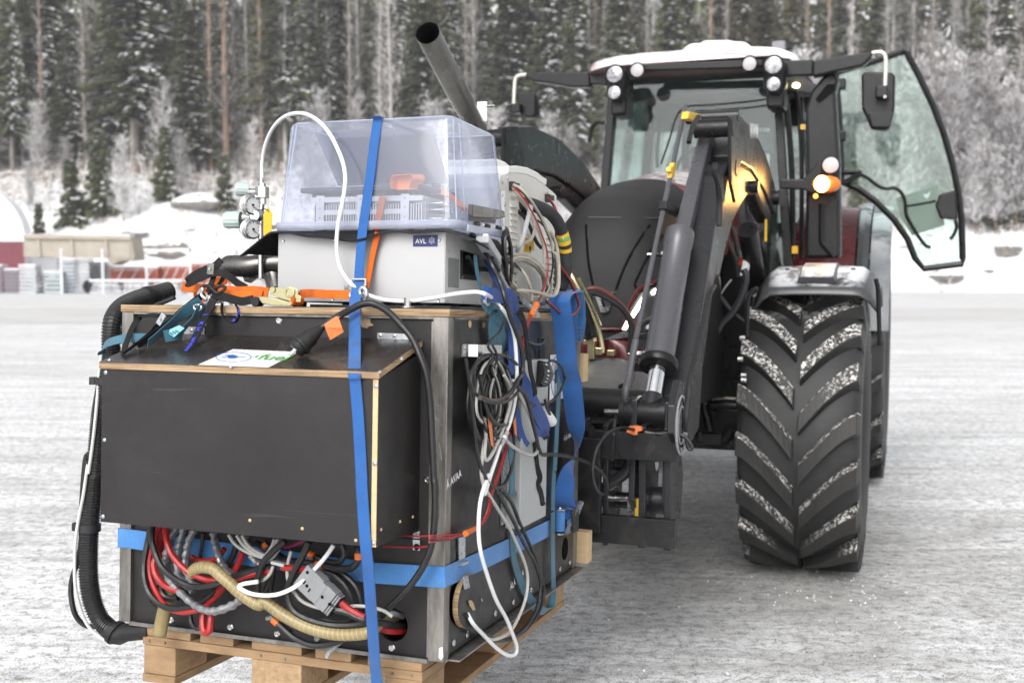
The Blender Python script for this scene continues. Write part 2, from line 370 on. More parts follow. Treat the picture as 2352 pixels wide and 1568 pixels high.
# ================================================================== SETTING: ground, road, hillside
def ground_mat(name, road=False):
    m, nt, p = newmat(name); P = geopos(nt)
    big = nz(nt, geopos(nt, (.09, .26, 1)), 1.5, 5, .6, .8)
    mid = nz(nt, geopos(nt, (1.0, 1.35, 1)), 1.1, 8, .7, .5)
    spk = nz(nt, geopos(nt, (1, 1.25, 1)), 17, 9, .80, .4); grit = nz(nt, P, 120, 3, .8)
    snow = mixc(nt, ramp(nt, spk, [(.36, g3(0)), (.56, g3(1))]), (.76, .765, .775), (.90, .905, .92))
    ice = mixc(nt, ramp(nt, spk, [(.36, g3(0)), (.62, g3(1))]), (.56, .555, .55), (.78, .775, .77))
    f = mth(nt, 'ADD', mth(nt, 'MULTIPLY', big, .6), mth(nt, 'MULTIPLY', mid, .4))
    c = mixc(nt, ramp(nt, f, [(.36, g3(0)), (.52, g3(1))]), ice, snow)
    s = nt.nodes.new('ShaderNodeSeparateXYZ'); lnk(nt, P, s.inputs[0])
    dx = mth(nt, 'DIVIDE', mth(nt, 'SUBTRACT', s.outputs[0], 1.0), 2.4); dy = mth(nt, 'DIVIDE', mth(nt, 'SUBTRACT', s.outputs[1], 6.2), 2.6)
    r = mth(nt, 'SQRT', mth(nt, 'ADD', mth(nt, 'MULTIPLY', dx, dx), mth(nt, 'MULTIPLY', dy, dy)))
    r = mth(nt, 'ADD', r, mth(nt, 'MULTIPLY', mth(nt, 'SUBTRACT', mid, .5), 1.8))
    wear = ramp(nt, r, [(.3, g3(.9)), (1.05, g3(0))])
    packed = mixc(nt, ramp(nt, nz(nt, geopos(nt, (1, 1.8, 1)), 4.2, 9, .78, .5), [(.36, g3(0)), (.64, g3(1))]), (.29, .285, .275), (.60, .595, .585))
    if road: c = mixc(nt, .5, c, (.27, .255, .23))
    else:
        c = mixc(nt, wear, c, packed)
        brn = ramp(nt, nz(nt, geopos(nt, (1, 2, 1)), .55, 6, .7), [(.55, g3(0)), (.75, g3(.35))])
        c = mixc(nt, brn, c, (.46, .43, .39)); c = mixc(nt, ramp(nt, nz(nt, geopos(nt, (1, 1.6, 1)), 2.6, 5, .65, .8), [(.50, g3(0)), (.68, g3(.34))]), c, (.46, .45, .44))
        scr = ramp(nt, nz(nt, geopos(nt, (.9, 7, 1)), 1.7, 3, .5, .3), [(.62, g3(0)), (.68, g3(.75))])
        c = mixc(nt, mth(nt, 'MULTIPLY', scr, mid), c, (.12, .115, .11))
        mp = nt.nodes.new('ShaderNodeMapping'); mp.inputs['Rotation'].default_value = (0, 0, R(14)); mp.inputs['Scale'].default_value = (.16, 2.6, 1); lnk(nt, P, mp.inputs[0])
        trk = ramp(nt, nz(nt, mp.outputs[0], 1.0, 4, .6, .25), [(.47, g3(0)), (.52, g3(.42)), (.58, g3(.1)), (.66, g3(0))]); c = mixc(nt, trk, c, (.40, .395, .385))
        dirt = ramp(nt, mth(nt, 'MULTIPLY', grit, spk), [(.20, g3(.75)), (.25, g3(0))])
        c = mixc(nt, dirt, c, (.10, .095, .09))
    lnk(nt, c, p.inputs['Base Color'])
    lnk(nt, ramp(nt, f, [(.35, g3(.45)), (.6, g3(.85))]), p.inputs['Roughness']); p.inputs['Specular IOR Level'].default_value = .3
    bump(nt, p, mth(nt, 'ADD', mth(nt, 'MULTIPLY', spk, .8), mth(nt, 'MULTIPLY', grit, .3)), .5, .012)
    return m
g_m = ground_mat('packed snow and ice'); r_m = ground_mat('ploughed gravel', True)
mb = MB(); mb.add([(-420, -60, 0), (420, -60, 0), (420, 420, 0), (-420, 420, 0)], [(0, 1, 2, 3)])
tag(mb.build('ground', g_m), kind='structure')
mb = MB(); vs = []; n = 90
for i in range(n + 1):
    x = -160 + 320 * i / n
    vs += [(x, 35.5 + 1.2 * math.sin(x * .21) + rnd.uniform(-.7, .7), .004), (x, 51 + .8 * math.sin(x * .15 + 1) + rnd.uniform(-.4, .4), .004)]
mb.add(vs, [(2 * i, 2 * i + 2, 2 * i + 3, 2 * i + 1) for i in range(n)])
tag(mb.build('road', r_m), kind='structure')
def hh(x, y):
    s = y - 96.5 - 1.3 * math.sin(x * .07) - 1.0 * math.sin(x * .23 + 1)
    if s < 0: return -.3 + .02 * s
    h = 9.6 * (1 - math.exp(-s / 11.0)) + .26 * max(0, s - 10)
    h += .5 * math.sin(x * .19 + y * .3) * min(1, s / 8) + .35 * math.sin(x * .53 - y * .41) * min(1, s / 5) + .9 * math.sin(x * .045 + 2) * min(1, s / 20)
    return h
mb = MB(); nx, ny = 150, 70; vs = []
for j in range(ny + 1):
    for i in range(nx + 1):
        x = -120 + 240 * i / nx; y = 82 + 150 * (j / ny) ** 1.25
        vs.append((x, y, hh(x, y) + (rnd.uniform(-.16, .22) if j > 4 else 0)))
mb.add(vs, [(j * (nx + 1) + i, j * (nx + 1) + i + 1, (j + 1) * (nx + 1) + i + 1, (j + 1) * (nx + 1) + i) for j in range(ny) for i in range(nx)])
def hill_mat():
    m, nt, p = newmat('snowy slope'); P = geopos(nt)
    a = nz(nt, geopos(nt, (1, 1, 2.2)), .55, 8, .72, .5); b = nz(nt, P, 3.1, 5, .7)
    f = mth(nt, 'ADD', mth(nt, 'MULTIPLY', a, .6), mth(nt, 'MULTIPLY', b, .4))
    s = nt.nodes.new('ShaderNodeSeparateXYZ'); lnk(nt, P, s.inputs[0])
    hi = ramp(nt, mth(nt, 'DIVIDE', s.outputs[2], 20), [(.25, g3(0)), (.7, g3(.12))])
    c = ramp(nt, mth(nt, 'SUBTRACT', f, hi), [(.30, (.10, .09, .07)), (.385, (.30, .27, .23)), (.43, (.86, .87, .89))])
    lnk(nt, c, p.inputs['Base Color']); p.inputs['Roughness'].default_value = .8; bump(nt, p, b, .6, .3); return m
tag(mb.build('hillside', hill_mat(), smooth=True), kind='structure')

# ================================================================== FOREST
def leafmat(name, c1, c2, var=.3):
    m, nt, p = newmat(name); oi = nt.nodes.new('ShaderNodeObjectInfo')
    f = nz(nt, tco(nt), .9, 3); c = ramp(nt, f, [(.35, c1), (.65, c2)])
    hsv = nt.nodes.new('ShaderNodeHueSaturation'); lnk(nt, c, hsv.inputs['Color'])
    lnk(nt, mth(nt, 'ADD', mth(nt, 'MULTIPLY', oi.outputs['Random'], .6), .7), hsv.inputs['Value']); lnk(nt, hsv.outputs[0], p.inputs['Base Color'])
    p.inputs['Roughness'].default_value = .8; p.inputs['Specular IOR Level'].default_value = .1
    return m
needle = leafmat('spruce needles', (.052, .060, .026), (.115, .118, .058))
needle2 = leafmat('yellowish needles', (.11, .10, .055), (.18, .16, .09))
snow_m = M('settled snow', (.8, .81, .84), .8, 0, .04, 4)
bark = leafmat('grey bark', (.15, .13, .115), (.27, .245, .22))
bark_p = leafmat('pine bark', (.17, .12, .085), (.30, .21, .15))
def birch_mat():
    m, nt, p = newmat('birch bark'); f = nz(nt, tco(nt, 'Object', (2, 2, 5)), 2, 5, .7)
    lnk(nt, ramp(nt, f, [(.36, (.13, .12, .11)), (.46, (.5, .48, .45)), (.7, (.66, .64, .61))]), p.inputs['Base Color']); p.inputs['Roughness'].default_value = .75; return m
birchm = birch_mat()
twig_g = leafmat('grey brown twigs', (.20, .165, .135), (.32, .27, .23)); twig_r = leafmat('reddish twigs', (.20, .135, .10), (.33, .23, .17))
twig_w = leafmat('frosted twigs', (.62, .61, .61), (.84, .84, .86))
def quad(mb, c, a, b):
    c = np.array(c); a = np.array(a); b = np.array(b); mb.add([c - a - b, c + a - b, c + a + b, c - a + b], [(0, 1, 2, 3)])
def spruce_meshes(H, Rb, base, seed, snowf=.5, dens=1.):
    r = random.Random(seed); g = MB(); z = base
    g.cm = 0
    while z < H * .98:
        t = (z - base) / (H - base); L0 = Rb * (1 - t) ** .85 + .25; nb = int(r.choice((5, 6, 7)) * dens)
        for k in range(nb):
            a = r.uniform(0, 6.283); L = L0 * r.uniform(.6, 1.1); d = np.array([math.cos(a), math.sin(a), 0.]); sd = np.array([-d[1], d[0], 0])
            nseg = max(2, int(L / .42)); droop = r.uniform(.25, .5)
            for q in range(nseg):
                u = (q + .5) / nseg; c = d * L * u + np.array([0, 0, z - droop * L * u * u + .12 * L * u]) + sd * r.uniform(-.12, .12)
                wd = .34 * (1.15 - u) * r.uniform(.7, 1.3) + .08; tl = r.uniform(-.35, .35)
                g.cm = 0
                quad(g, c - np.array([0, 0, .1]), d * .27 + np.array([0, 0, -.13]), sd * wd + np.array([0, 0, tl * wd - .1]))
                if r.random() < .75: quad(g, c - np.array([0, 0, .16]), d * .2 + sd * r.uniform(-.1, .1), sd * wd * .4 + np.array([0, 0, .24]))
                if r.random() < snowf:
                    g.cm = 1; quad(g, c + np.array([0, 0, .05]) + sd * r.uniform(-.1, .1), d * r.uniform(.1, .24) + np.array([0, 0, -.07]), sd * wd * r.uniform(.4, .8) + np.array([0, 0, .05]))
        z += r.uniform(.28, .52)
    t = MB(); t.tube([(0, 0, -.6), (r.uniform(-.1, .1), 0, H * .5), (0, 0, H)], [.012 * H, .008 * H, .02], n=7)
    return g, t
def twigs(seed, H, W, n, frost, stems=1):
    r = random.Random(seed); g = MB()
    for s_ in range(n):
        z0 = r.uniform(.12, .9) * H; a = r.uniform(0, 6.283); L = W * r.uniform(.3, 1) * (1.1 - .6 * z0 / H); up = r.uniform(.25, .95)
        p = np.array([0, 0, z0]) + (np.array([r.uniform(-.2, .2), r.uniform(-.2, .2), 0]) * W if stems > 1 else 0)
        d = nrm([math.cos(a), math.sin(a), up]); w = .02 + .012 * r.random()
        for k in range(4):
            q = p + d * L / 4; sdv = perp(d) * w
            g.cm = 1 if r.random() < frost else 0
            g.add([p - sdv, p + sdv, q + sdv * .7, q - sdv * .7], [(0, 1, 2, 3)])
            for e in range(3):
                d2 = nrm(d + np.array([r.uniform(-.8, .8), r.uniform(-.8, .8), r.uniform(-.5, .6)])); q2 = q + d2 * L * r.uniform(.12, .3); s2 = perp(d2) * w * r.uniform(.7, 1.6)
                g.cm = 1 if r.random() < frost else 0
                g.add([q - s2, q + s2, q2 + s2, q2 - s2], [(0, 1, 2, 3)])
            p = q; d = nrm(d + np.array([r.uniform(-.3, .3), r.uniform(-.3, .3), r.uniform(-.25, .15)])); w *= .8
    return g
protos = {}
def proto(kind, parts):
    root = bpy.data.objects.new(kind, None); ch = []
    for (nm, g, mats) in parts:
        me_o = g.build(nm, mats, None, recalc=False); me_o.location = (0, 0, 0)
        # build() centres on the mean, put it back on the trunk foot
        c = ORG[me_o]; me_o.data.transform(Matrix.Translation(Vector(c))); ch.append((nm, me_o.data)); bpy.data.objects.remove(me_o)
    protos.setdefault(kind, []).append(ch); bpy.data.objects.remove(root)
for sd_ in range(4):
    g, t = spruce_meshes(22 + sd_ * 1.3, 2.5 + .2 * sd_, 2.2 + .8 * sd_, 10 + sd_, .8 + .15 * (sd_ % 2), 1.25)
    proto('spruce_tree', [('crown', g, [needle if sd_ != 2 else needle2, snow_m]), ('trunk', t, bark)])
for sd_ in range(2):
    g, t = spruce_meshes(6.2 + sd_, 1.3, .3, 30 + sd_, .5, 1.3)
    proto('young_spruce', [('crown', g, [needle, snow_m]), ('trunk', t, bark)])
for sd_ in range(2):
    g = twigs(40 + sd_, 23, 3.2, 330, .6); t = MB(); t.tube([(0, 0, -.6), (.15, 0, 8), (-.1, .1, 16), (0, 0, 23)], [.19, .16, .11, .03], n=8)
    proto('birch_tree', [('crown', g, [twig_g, twig_w]), ('trunk', t, birchm)])
for sd_ in range(2):
    g = twigs(50 + sd_, 24, 2.2, 220, .5); t = MB(); t.tube([(0, 0, -.6), (.1, 0, 9), (0, .1, 24)], [.24, .2, .1], n=8)
    proto('pine_tree', [('crown', g, [twig_g, twig_w]), ('trunk', t, bark_p if sd_ else bark)])
for sd_ in range(3):
    g = twigs(60 + sd_, 8.5, 2.1, 360, .78); t = MB(); t.tube([(0, 0, -.4), (.1, 0, 3.5), (0, .1, 7.5)], [.05, .035, .012], n=5)
    proto('bare_sapling', [('crown', g, [twig_r if sd_ == 1 else twig_g, twig_w]), ('trunk', t, bark_p)])
def plant(kind, vi, x, y, sc, label, group, lean=0, zoff=0.):
    ch = protos[kind][vi % len(protos[kind])]
    r_ = bpy.data.objects.new(kind, None); COL.objects.link(r_); r_.location = (x, y, hh(x, y) + zoff); sx = sc * (rnd.uniform(.85, 1.55) if kind == 'spruce_tree' else rnd.uniform(.55, .9) if kind in ('birch_tree', 'pine_tree') and group else rnd.uniform(.9, 1.2)); r_.scale = (sx, sx, sc * (rnd.uniform(.75, 1.15) if kind == 'spruce_tree' else 1)); r_.rotation_euler = (lean, lean * .5, rnd.uniform(0, 6.28))
    r_['label'] = label; r_['category'] = 'tree'
    if group: r_['group'] = group
    for nm, me in ch:
        o = bpy.data.objects.new(nm, me); COL.objects.link(o); o.parent = r_
    return r_
def xat(px, Y): return (px - 1176) / FPX * Y
# notable trunks seen in the picture (D px at about y=200, distance)
for px, Y, k, v, s, lab in [(207,120,'pine_tree',0,1.0,'straight grey trunk standing left of the exhaust pipe near the picture edge'),
    (527,116,'pine_tree',1,1.25,'thickest pale grey trunk in the forest left of the storage box'),
    (605,118,'pine_tree',1,.8,'thin brown pine trunk just right of the thickest trunk'),(660,119,'birch_tree',0,1.15,'whitest birch trunk above the arching white hose'),
    (686,122,'birch_tree',1,.9,'short white birch trunk close behind the whitest birch'),(758,121,'birch_tree',0,.75,'slim pale birch above the left end of the storage box'),
    (898,117,'birch_tree',1,.95,'white spotted birch trunk left of the leaning exhaust pipe'),(450,119,'pine_tree',0,.8,'slim grey trunk between two dark spruces on the left'),
    (1483,122,'birch_tree',0,.8,'thin birch rising above the left part of the cab roof'),(1598,121,'birch_tree',1,.8,'thin birch rising above the middle of the cab roof'),
    (2040,117,'birch_tree',0,1.0,'pale birch trunk above the open cab door'),(2130,118,'pine_tree',0,.95,'grey trunk to the right of the open cab door'),
    (2255,119,'birch_tree',1,.9,'birch trunk near the upper right picture corner'),(2330,118,'birch_tree',0,.7,'thin birch at the right picture edge')]:
    plant(k, v, xat(px, Y), Y, s, lab, None)
GL = {'spruce_tree': ('tall snow dusted spruce in the forest on the hillside', 'spruces in the hillside forest'),
      'birch_tree': ('slender pale birch standing among the spruces on the hillside', 'birches in the hillside forest'),
      'pine_tree': ('bare grey brown trunk standing in the hillside forest', 'bare trunks in the hillside forest'),
      'bare_sapling': ('leafless frosted sapling on the snowy slope below the forest', 'frosted saplings on the slope'),
      'young_spruce': ('small snow dusted spruce on the slope below the forest', 'young spruces on the slope')}
cnt = 0
for row, (Y, stp) in enumerate(((121, 3.3), (127, 3.2), (134, 4.2), (143, 5.0), (155, 6.4))):
    x = -Y * .62
    while x < Y * .56:
        yy = Y + rnd.uniform(-2.5, 2.5); k = rnd.choices(('spruce_tree', 'birch_tree', 'pine_tree'), (.50, .26, .24) if row < 2 else (.8, .1, .1))[0]
        px = 1176 + x / yy * FPX
        if row == 0 and px > 1850 and k == 'spruce_tree' and rnd.random() < .45: k = 'birch_tree'
        plant(k, rnd.randrange(4), x + rnd.uniform(-1, 1), yy, rnd.uniform(.85, 1.2), *GL[k]); x += stp * rnd.uniform(.7, 1.25); cnt += 1
for i in range(105):
    Y = rnd.uniform(104, 121); px = rnd.uniform(-60, 2420); 
    if rnd.random() < .38: px = rnd.uniform(1800, 2420)
    if px < 900 and rnd.random() < .45: px += 900
    plant('bare_sapling', rnd.randrange(3), xat(px, Y), Y, rnd.uniform(.5, 1.25) * (1.6 if px > 1800 else (1.25 if px > 950 else 1)), *GL['bare_sapling'])
for px, Y, s, lab in [(170,107,1.05,'small dark spruce on the slope above the grey tipper body'),(235,108,1.15,'bushy young spruce on the slope left of the gauges'),(95,104,.6,'tiny spruce on the slope above the white storage tent'),
    (385,109,1.0,'slim young spruce on the slope behind the gauges'),(2300,107,1.05,'young spruce on the snowy slope right of the open door'),(2345,109,1.3,'young spruce at the right picture edge'),(520,108,.8,'young spruce on the slope just left of the white arching hose'),
    (1960,106,1.1,'young spruce seen through the open door glass')]:
    plant('young_spruce', rnd.randrange(2), xat(px, Y), Y, s, lab, None)
# far wood that closes the view between the trunks
g = MB(); r = random.Random(5)
for i in range(5200):
    Y = r.uniform(158, 182); x = r.uniform(-118, 112); z = hh(x, Y) + r.uniform(0, 1) ** .8 * 24
    g.cm = 0 if r.random() < .8 else 1
    a = nrm([r.uniform(-1, 1), r.uniform(-.4, .4), r.uniform(-.7, .2)]) * r.uniform(.6, 1.7); b = nrm([r.uniform(-.3, .3), r.uniform(-1, 1), r.uniform(-1, 1)]) * r.uniform(.5, 1.2)
    quad(g, (x, Y, z), a, b * (1 if g.cm == 0 else .35))
tag(g.build('distant_forest', [needle, snow_m], recalc=False), 'dense dark mass of far spruces closing the view behind the trunks', 'forest', kind='stuff')
# undergrowth
g = MB(); r = random.Random(9)
for i in range(5600):
    Y = r.uniform(100, 121) if r.random() < .85 else r.uniform(93, 101); x = r.uniform(-Y * .6, Y * .56)
    if Y < 103 and r.random() < .7: continue
    z = hh(x, Y); Hh = r.uniform(.4, 2.3) * (1.0 if Y > 108 else .6); lean = np.array([r.uniform(-.25, .25), r.uniform(-.2, .2), 1.0]) * Hh
    w = r.uniform(.02, .05); cl = r.random(); g.cm = 0 if cl < .42 else (1 if cl < .66 else 2)
    p = np.array([x, Y, z - .1]); sdv = np.array([w, 0, 0]); g.add([p - sdv, p + sdv, p + lean + sdv * .4, p + lean - sdv * .4], [(0, 1, 2, 3)])
    for k in range(3):
        q = p + lean * r.uniform(.3, .9); d = np.array([r.uniform(-1, 1), r.uniform(-.4, .4), r.uniform(.1, .9)]) * Hh * .3; g.cm = 2 if r.random() < .55 else (0 if r.random() < .6 else 1)
        s2 = np.array([0, 0, w * .8]); g.add([q - s2, q + s2, q + d + s2, q + d - s2], [(0, 1, 2, 3)])
tag(g.build('undergrowth', [twig_r, twig_g, twig_w], recalc=False), 'thick brown and frosted undergrowth covering the slope below the trees', 'undergrowth', kind='stuff')
# boulders
def rock_mat():
    m, nt, p = newmat('snow capped rock'); ge = nt.nodes.new('ShaderNodeNewGeometry'); s = nt.nodes.new('ShaderNodeSeparateXYZ'); lnk(nt, ge.outputs['True Normal'], s.inputs[0])
    n = nz(nt, tco(nt), 2, 5); rock = ramp(nt, n, [(.3, (.12, .11, .10)), (.7, (.27, .25, .23))])
    f = ramp(nt, mth(nt, 'ADD', s.outputs[2], mth(nt, 'MULTIPLY', mth(nt, 'SUBTRACT', n, .5), .5)), [(.42, g3(0)), (.55, g3(1))])
    lnk(nt, mixc(nt, f, rock, (.83, .84, .86)), p.inputs['Base Color']); p.inputs['Roughness'].default_value = .85; return m
rockm = rock_mat()
def boulder(px, Y, s, lab, grp=None):
    r = random.Random(int(px)); x = xat(px, Y); z = hh(x, Y); bm = bmesh.new(); bmesh.ops.create_icosphere(bm, subdivisions=3, radius=1)
    ph = [r.uniform(0, 6) for _ in range(3)]
    for v in bm.verts:
        k = 1 + .16 * math.sin(v.co.x * 3 + ph[0]) + .14 * math.sin(v.co.y * 4 + ph[1]) + .1 * math.sin(v.co.z * 5 + ph[2]) + r.uniform(-.04, .04)
        v.co *= k; v.co.x *= 1.35; v.co.z *= .62
    g = MB(); g.add([np.array(v.co) * s + np.array([x, Y, z + s * .18]) for v in bm.verts], [[v.index for v in f.verts] for f in bm.faces]); bm.free()
    o = g.build('boulder', rockm); tag(o, lab, 'rock', grp)
boulder(210, 100.5, 1.25, 'snow capped boulder above the left part of the tipper body'); boulder(380, 101, 1.5, 'broad flat boulder on the slope left of the gauges')
boulder(315, 103, .9, 'small rock on the slope between two larger boulders'); boulder(455, 108, 1.6, 'large dark boulder under the young spruces behind the gauges')
boulder(2175, 98.5, 1.2, 'low snow covered rock right of the tractor tyre at the foot of the slope'); boulder(2310, 100, 1.0, 'small rock at the foot of the slope near the right picture edge')
for i in range(22): boulder(rnd.uniform(0, 2350), rnd.uniform(98, 106), rnd.uniform(.25, .6), 'small half buried stone in the snow slope below the forest', 'stones scattered in the snow slope')

# ================================================================== THINGS AT THE FAR LEFT OF THE YARD
def jx(v, x, y, Y): r_ = ray(v, x, y); return CAMP + r_ * (Y / r_[1])
maroon = M('dark red tent skirt', (.17, .035, .05), .7, 0, .1, 2); tentw = M('white tent cover', (.82, .83, .85), .6, 0, .03, 1)
cx = jx('j', -260, 480, 95)[0]; rr = jx('j', 195, 480, 95)[0] - cx; zb = jx('j', 0, 520, 95)[2]
t = thing('storage_tent', 'white rounded tent with dark red walls at the left picture edge', 'tent', (cx, 95, 0))
g = MB(); secs = []
for Yk in (95, 96.5):
    secs.append([(cx + rr * math.cos(a), Yk, zb + rr * 1.0 * math.sin(a)) for a in [math.pi * k / 24 for k in range(25)]])
g.loft(secs); g.build('cover', tentw, t, smooth=True)
g = MB(); g.bb((cx - rr * .985, 95.05, -.05), (cx + rr * .985, 96.4, zb)); g.build('wall', maroon, t)
tanp = M('dusty tan paint', (.30, .26, .21), .7, 0, .2, .6, col2=(.42, .38, .32))
t = thing('tipper_body', 'dusty tan tipper body of a dump truck behind the stacked pallets', 'truck body', (jx('j', 600, 640, 88)[0], 88, 0))
g = MB(); pl = [('j', 185, 500), ('j', 1030, 490), ('j', 1052, 665), ('j', 930, 672), ('j', 870, 705), ('j', 840, 650), ('j', 185, 640)]
g.prism([jx(v, x, y, 88) for v, x, y in pl], (0, 2.6, 0)); g.build('body', tanp, t)
g = MB(); a, b = jx('j', 185, 482, 87.9), jx('j', 1030, 490, 87.9); g.bar(a, b, .3, .32); g.build('top_rail', tanp, t)
for x in (300, 560, 830):
    g = MB(); g.bar(jx('j', x, 505, 87.92), jx('j', x + 12, 640, 87.92), .22, .16, up=(0, 1, 0)); g.build('rib', tanp, t)
g = MB(); g.bb(jx('j', 880, 545, 87.9) * [1, 0, 0] + [0, 87.93, jx('j', 880, 650, 87.9)[2]], jx('j', 1020, 545, 87.9) * [1, 0, 1] + [0, 88.0, 0]); g.build('tail_panel', tanp, t)
g = MB(); a = jx('j', 190, 470, 88.2); b = jx('j', 1030, 480, 88.2); g.bb((a[0], 87.8, a[2] - .1), (b[0], 89, a[2] + .05)); g.build('snow_cap', snow_m, t)
for x in (420, 700): 
    g = MB(); q = jx('j', x, 700, 88.6); g.cyl((q[0], 88.5, .55), (q[0], 88.9, .55), .55); g.build('wheel', rub_blk, t)
gcols = {'dk': M('dark grey stacked panels', (.16, .17, .19), .6, 0, .15, .8), 'md': M('grey stacked panels', (.33, .34, .36), .6, 0, .15, .8), 'bl': M('blue grey stacked panels', (.24, .29, .34), .55, 0, .15, .8),
         'lt': M('pale stacked panels', (.45, .47, .49), .6, 0, .12, .8), 'gn': M('green grey stacked boxes', (.36, .41, .41), .6, 0, .12, .8), 'or': M('orange red steel', (.42, .085, .045), .55, 0, .2, 1), 'wt': M('snowy steel', (.66, .67, .69), .6, 0, .1, 1)}
def stack(x0, x1, yt, yb, col, Y, lab, nl=0):
    a = jx('j', x0, yt, Y); b = jx('j', x1, yb, Y); b[2] = 0; nl = nl or max(3, int((a[2]) / .28)); hgt = a[2] / nl
    t = thing('stacked_pallets', lab, 'stack', ((a[0] + b[0]) / 2, Y + .5, 0), None)
    first = None
    for k in range(nl):
        if first is None:
            g = MB(); g.bb((a[0], Y, .02), (b[0], Y + 1.1, hgt * .78)); first = g.build('panel', gcols[col], t, bevel=.02); prev = first
        else: dupe(first, (rnd.uniform(-.03, .03), 0, hgt * k)); COL.objects[-1]
    g = MB(); g.bb((a[0] - .03, Y - .03, a[2]), (b[0] + .03, Y + 1.13, a[2] + .14)); g.build('snow_cap', snow_m, t, bevel=.06)
for a in [(-60, 22, 715, 930, 'dk', 90, 'dark grey pallet stack cut by the left picture edge'), (30, 148, 745, 930, 'dk', 89, 'dark stack of slatted pallets second from the left'),
    (145, 285, 715, 928, 'lt', 88.5, 'pale grey stack of slatted pallets between two dark stacks'), (282, 340, 775, 925, 'dk', 89.5, 'narrow dark stack behind the pale stacks'),
    (340, 480, 765, 925, 'gn', 88, 'greenish grey stack with a rusty top edge'), (190, 440, 622, 715, 'md', 93, 'high grey stack behind the front row under the tipper body'),
    (475, 582, 680, 925, 'bl', 89, 'tall blue grey stack right of the greenish one'), (580, 702, 672, 922, 'md', 88.5, 'tall grey stack at the right end of the pallet row')]: stack(*a)
def rack(x0, x1, yt, yb, Y, col, lab, nb=4):
    a = jx('j', x0, yt, Y); b = jx('j', x1, yb, Y); zt, z0 = a[2], max(.02, b[2]); t = thing('steel_rack', lab, 'rack', ((a[0] + b[0]) / 2, Y, 0))
    for k in range(nb):
        x = a[0] + (b[0] - a[0]) * k / (nb - 1); g = MB(); g.bb((x - .06, Y, 0), (x + .06, Y + .12, zt)); g.build('post', gcols[col], t)
    for z in np.linspace(z0 + .1, zt, 5):
        g = MB(); g.bb((a[0], Y - .06, z - .07), (b[0], Y + .0, z + .05)); g.build('beam', gcols[col], t)
    g = MB(); g.bb((a[0], Y + .2, z0), (b[0], Y + 1.2, zt - .1)); g.build('load', gcols[col], t)
    for k in range(3):
        x = a[0] + (b[0] - a[0]) * (k + .3) / 3.2; g = MB(); g.bar((x, Y - .09, z0), (x + .7, Y - .09, zt), .07, .05, up=(0, 1, 0)); g.build('brace', gcols['wt'], t)
    g = MB(); g.bb((a[0] - .05, Y - .05, zt + .05), (b[0] + .05, Y + 1.25, zt + .2)); g.build('snow_cap', snow_m, t, bevel=.06)
rack(870, 1230, 735, 850, 90, 'or', 'long orange red steel rack right of the grey pallet stacks'); rack(1240, 1480, 720, 850, 91, 'or', 'orange red steel rack with white braces behind the black straps')
rack(1500, 1800, 700, 850, 93, 'or', 'orange red rack farthest to the right, behind the exhaust elbow'); rack(700, 850, 700, 850, 91, 'wt', 'snowy white lattice rack between grey stacks and orange racks')
for x0, x1, yt, lab in ((705, 950, 865, 'low snow covered pile of boards before the white rack'), (960, 1190, 850, 'low snow covered pile of boards before the orange rack'), (1200, 1420, 870, 'low snow covered pile left of the black hose bend')):
    t = thing('board_pile', lab, 'pile', (jx('j', (x0 + x1) / 2, 900, 87)[0], 87, 0)); a = jx('j', x0, yt, 87); b = jx('j', x1, yt, 87)
    for k in range(3):
        g = MB(); g.bb((a[0] + .1 * k, 87 + .02 * k, .02 + k * .3), (b[0] - .15 * k, 88.5, .24 + k * .3)); g.build('board', gcols['md' if k % 2 else 'lt'], t)
    g = MB(); g.bb((a[0] - .05, 86.9, .93), (b[0] + .05, 88.6, 1.12)); g.build('snow_cap', snow_m, t, bevel=.08)
for x, yt, lab in ((480, 600, 'thin pale post in front of the left half of the tipper body'), (803, 600, 'thin pale post in front of the right half of the tipper body'), (1148, 630, 'slim marker post left of the exhaust elbow'), (1492, 630, 'slim marker post just left of the regulator')):
    q = jx('j', x, yt, 86); g = MB(); g.cyl((q[0], 86, 0), (q[0], 86, q[2]), .1, .09, n=10); g.lathe((q[0], 86, q[2]), (0, 0, 1), [(.12, 0), (.13, .1), (.06, .2), (0, .22)], 10)
    tag(g.build('marker_post', gcols['wt'], smooth=True), lab, 'post')

# thin winter mist over the yard
g = MB(); g.bb((-150, -8, -1.2), (150, 236, 72)); hz0 = g.build('haze', None); m = bpy.data.materials.new('mist'); m.use_nodes = True; m.node_tree.nodes.remove(m.node_tree.nodes['Principled BSDF'])
pvn = m.node_tree.nodes.new('ShaderNodeVolumePrincipled'); pvn.inputs['Color'].default_value = (.93, .95, 1, 1); pvn.inputs['Density'].default_value = .0007; m.node_tree.links.new(pvn.outputs[0], m.node_tree.nodes['Material Output'].inputs['Volume'])
hz0.data.materials[0] = m; tag(hz0, 'faint pale winter mist filling the air over the yard', 'mist', kind='stuff')

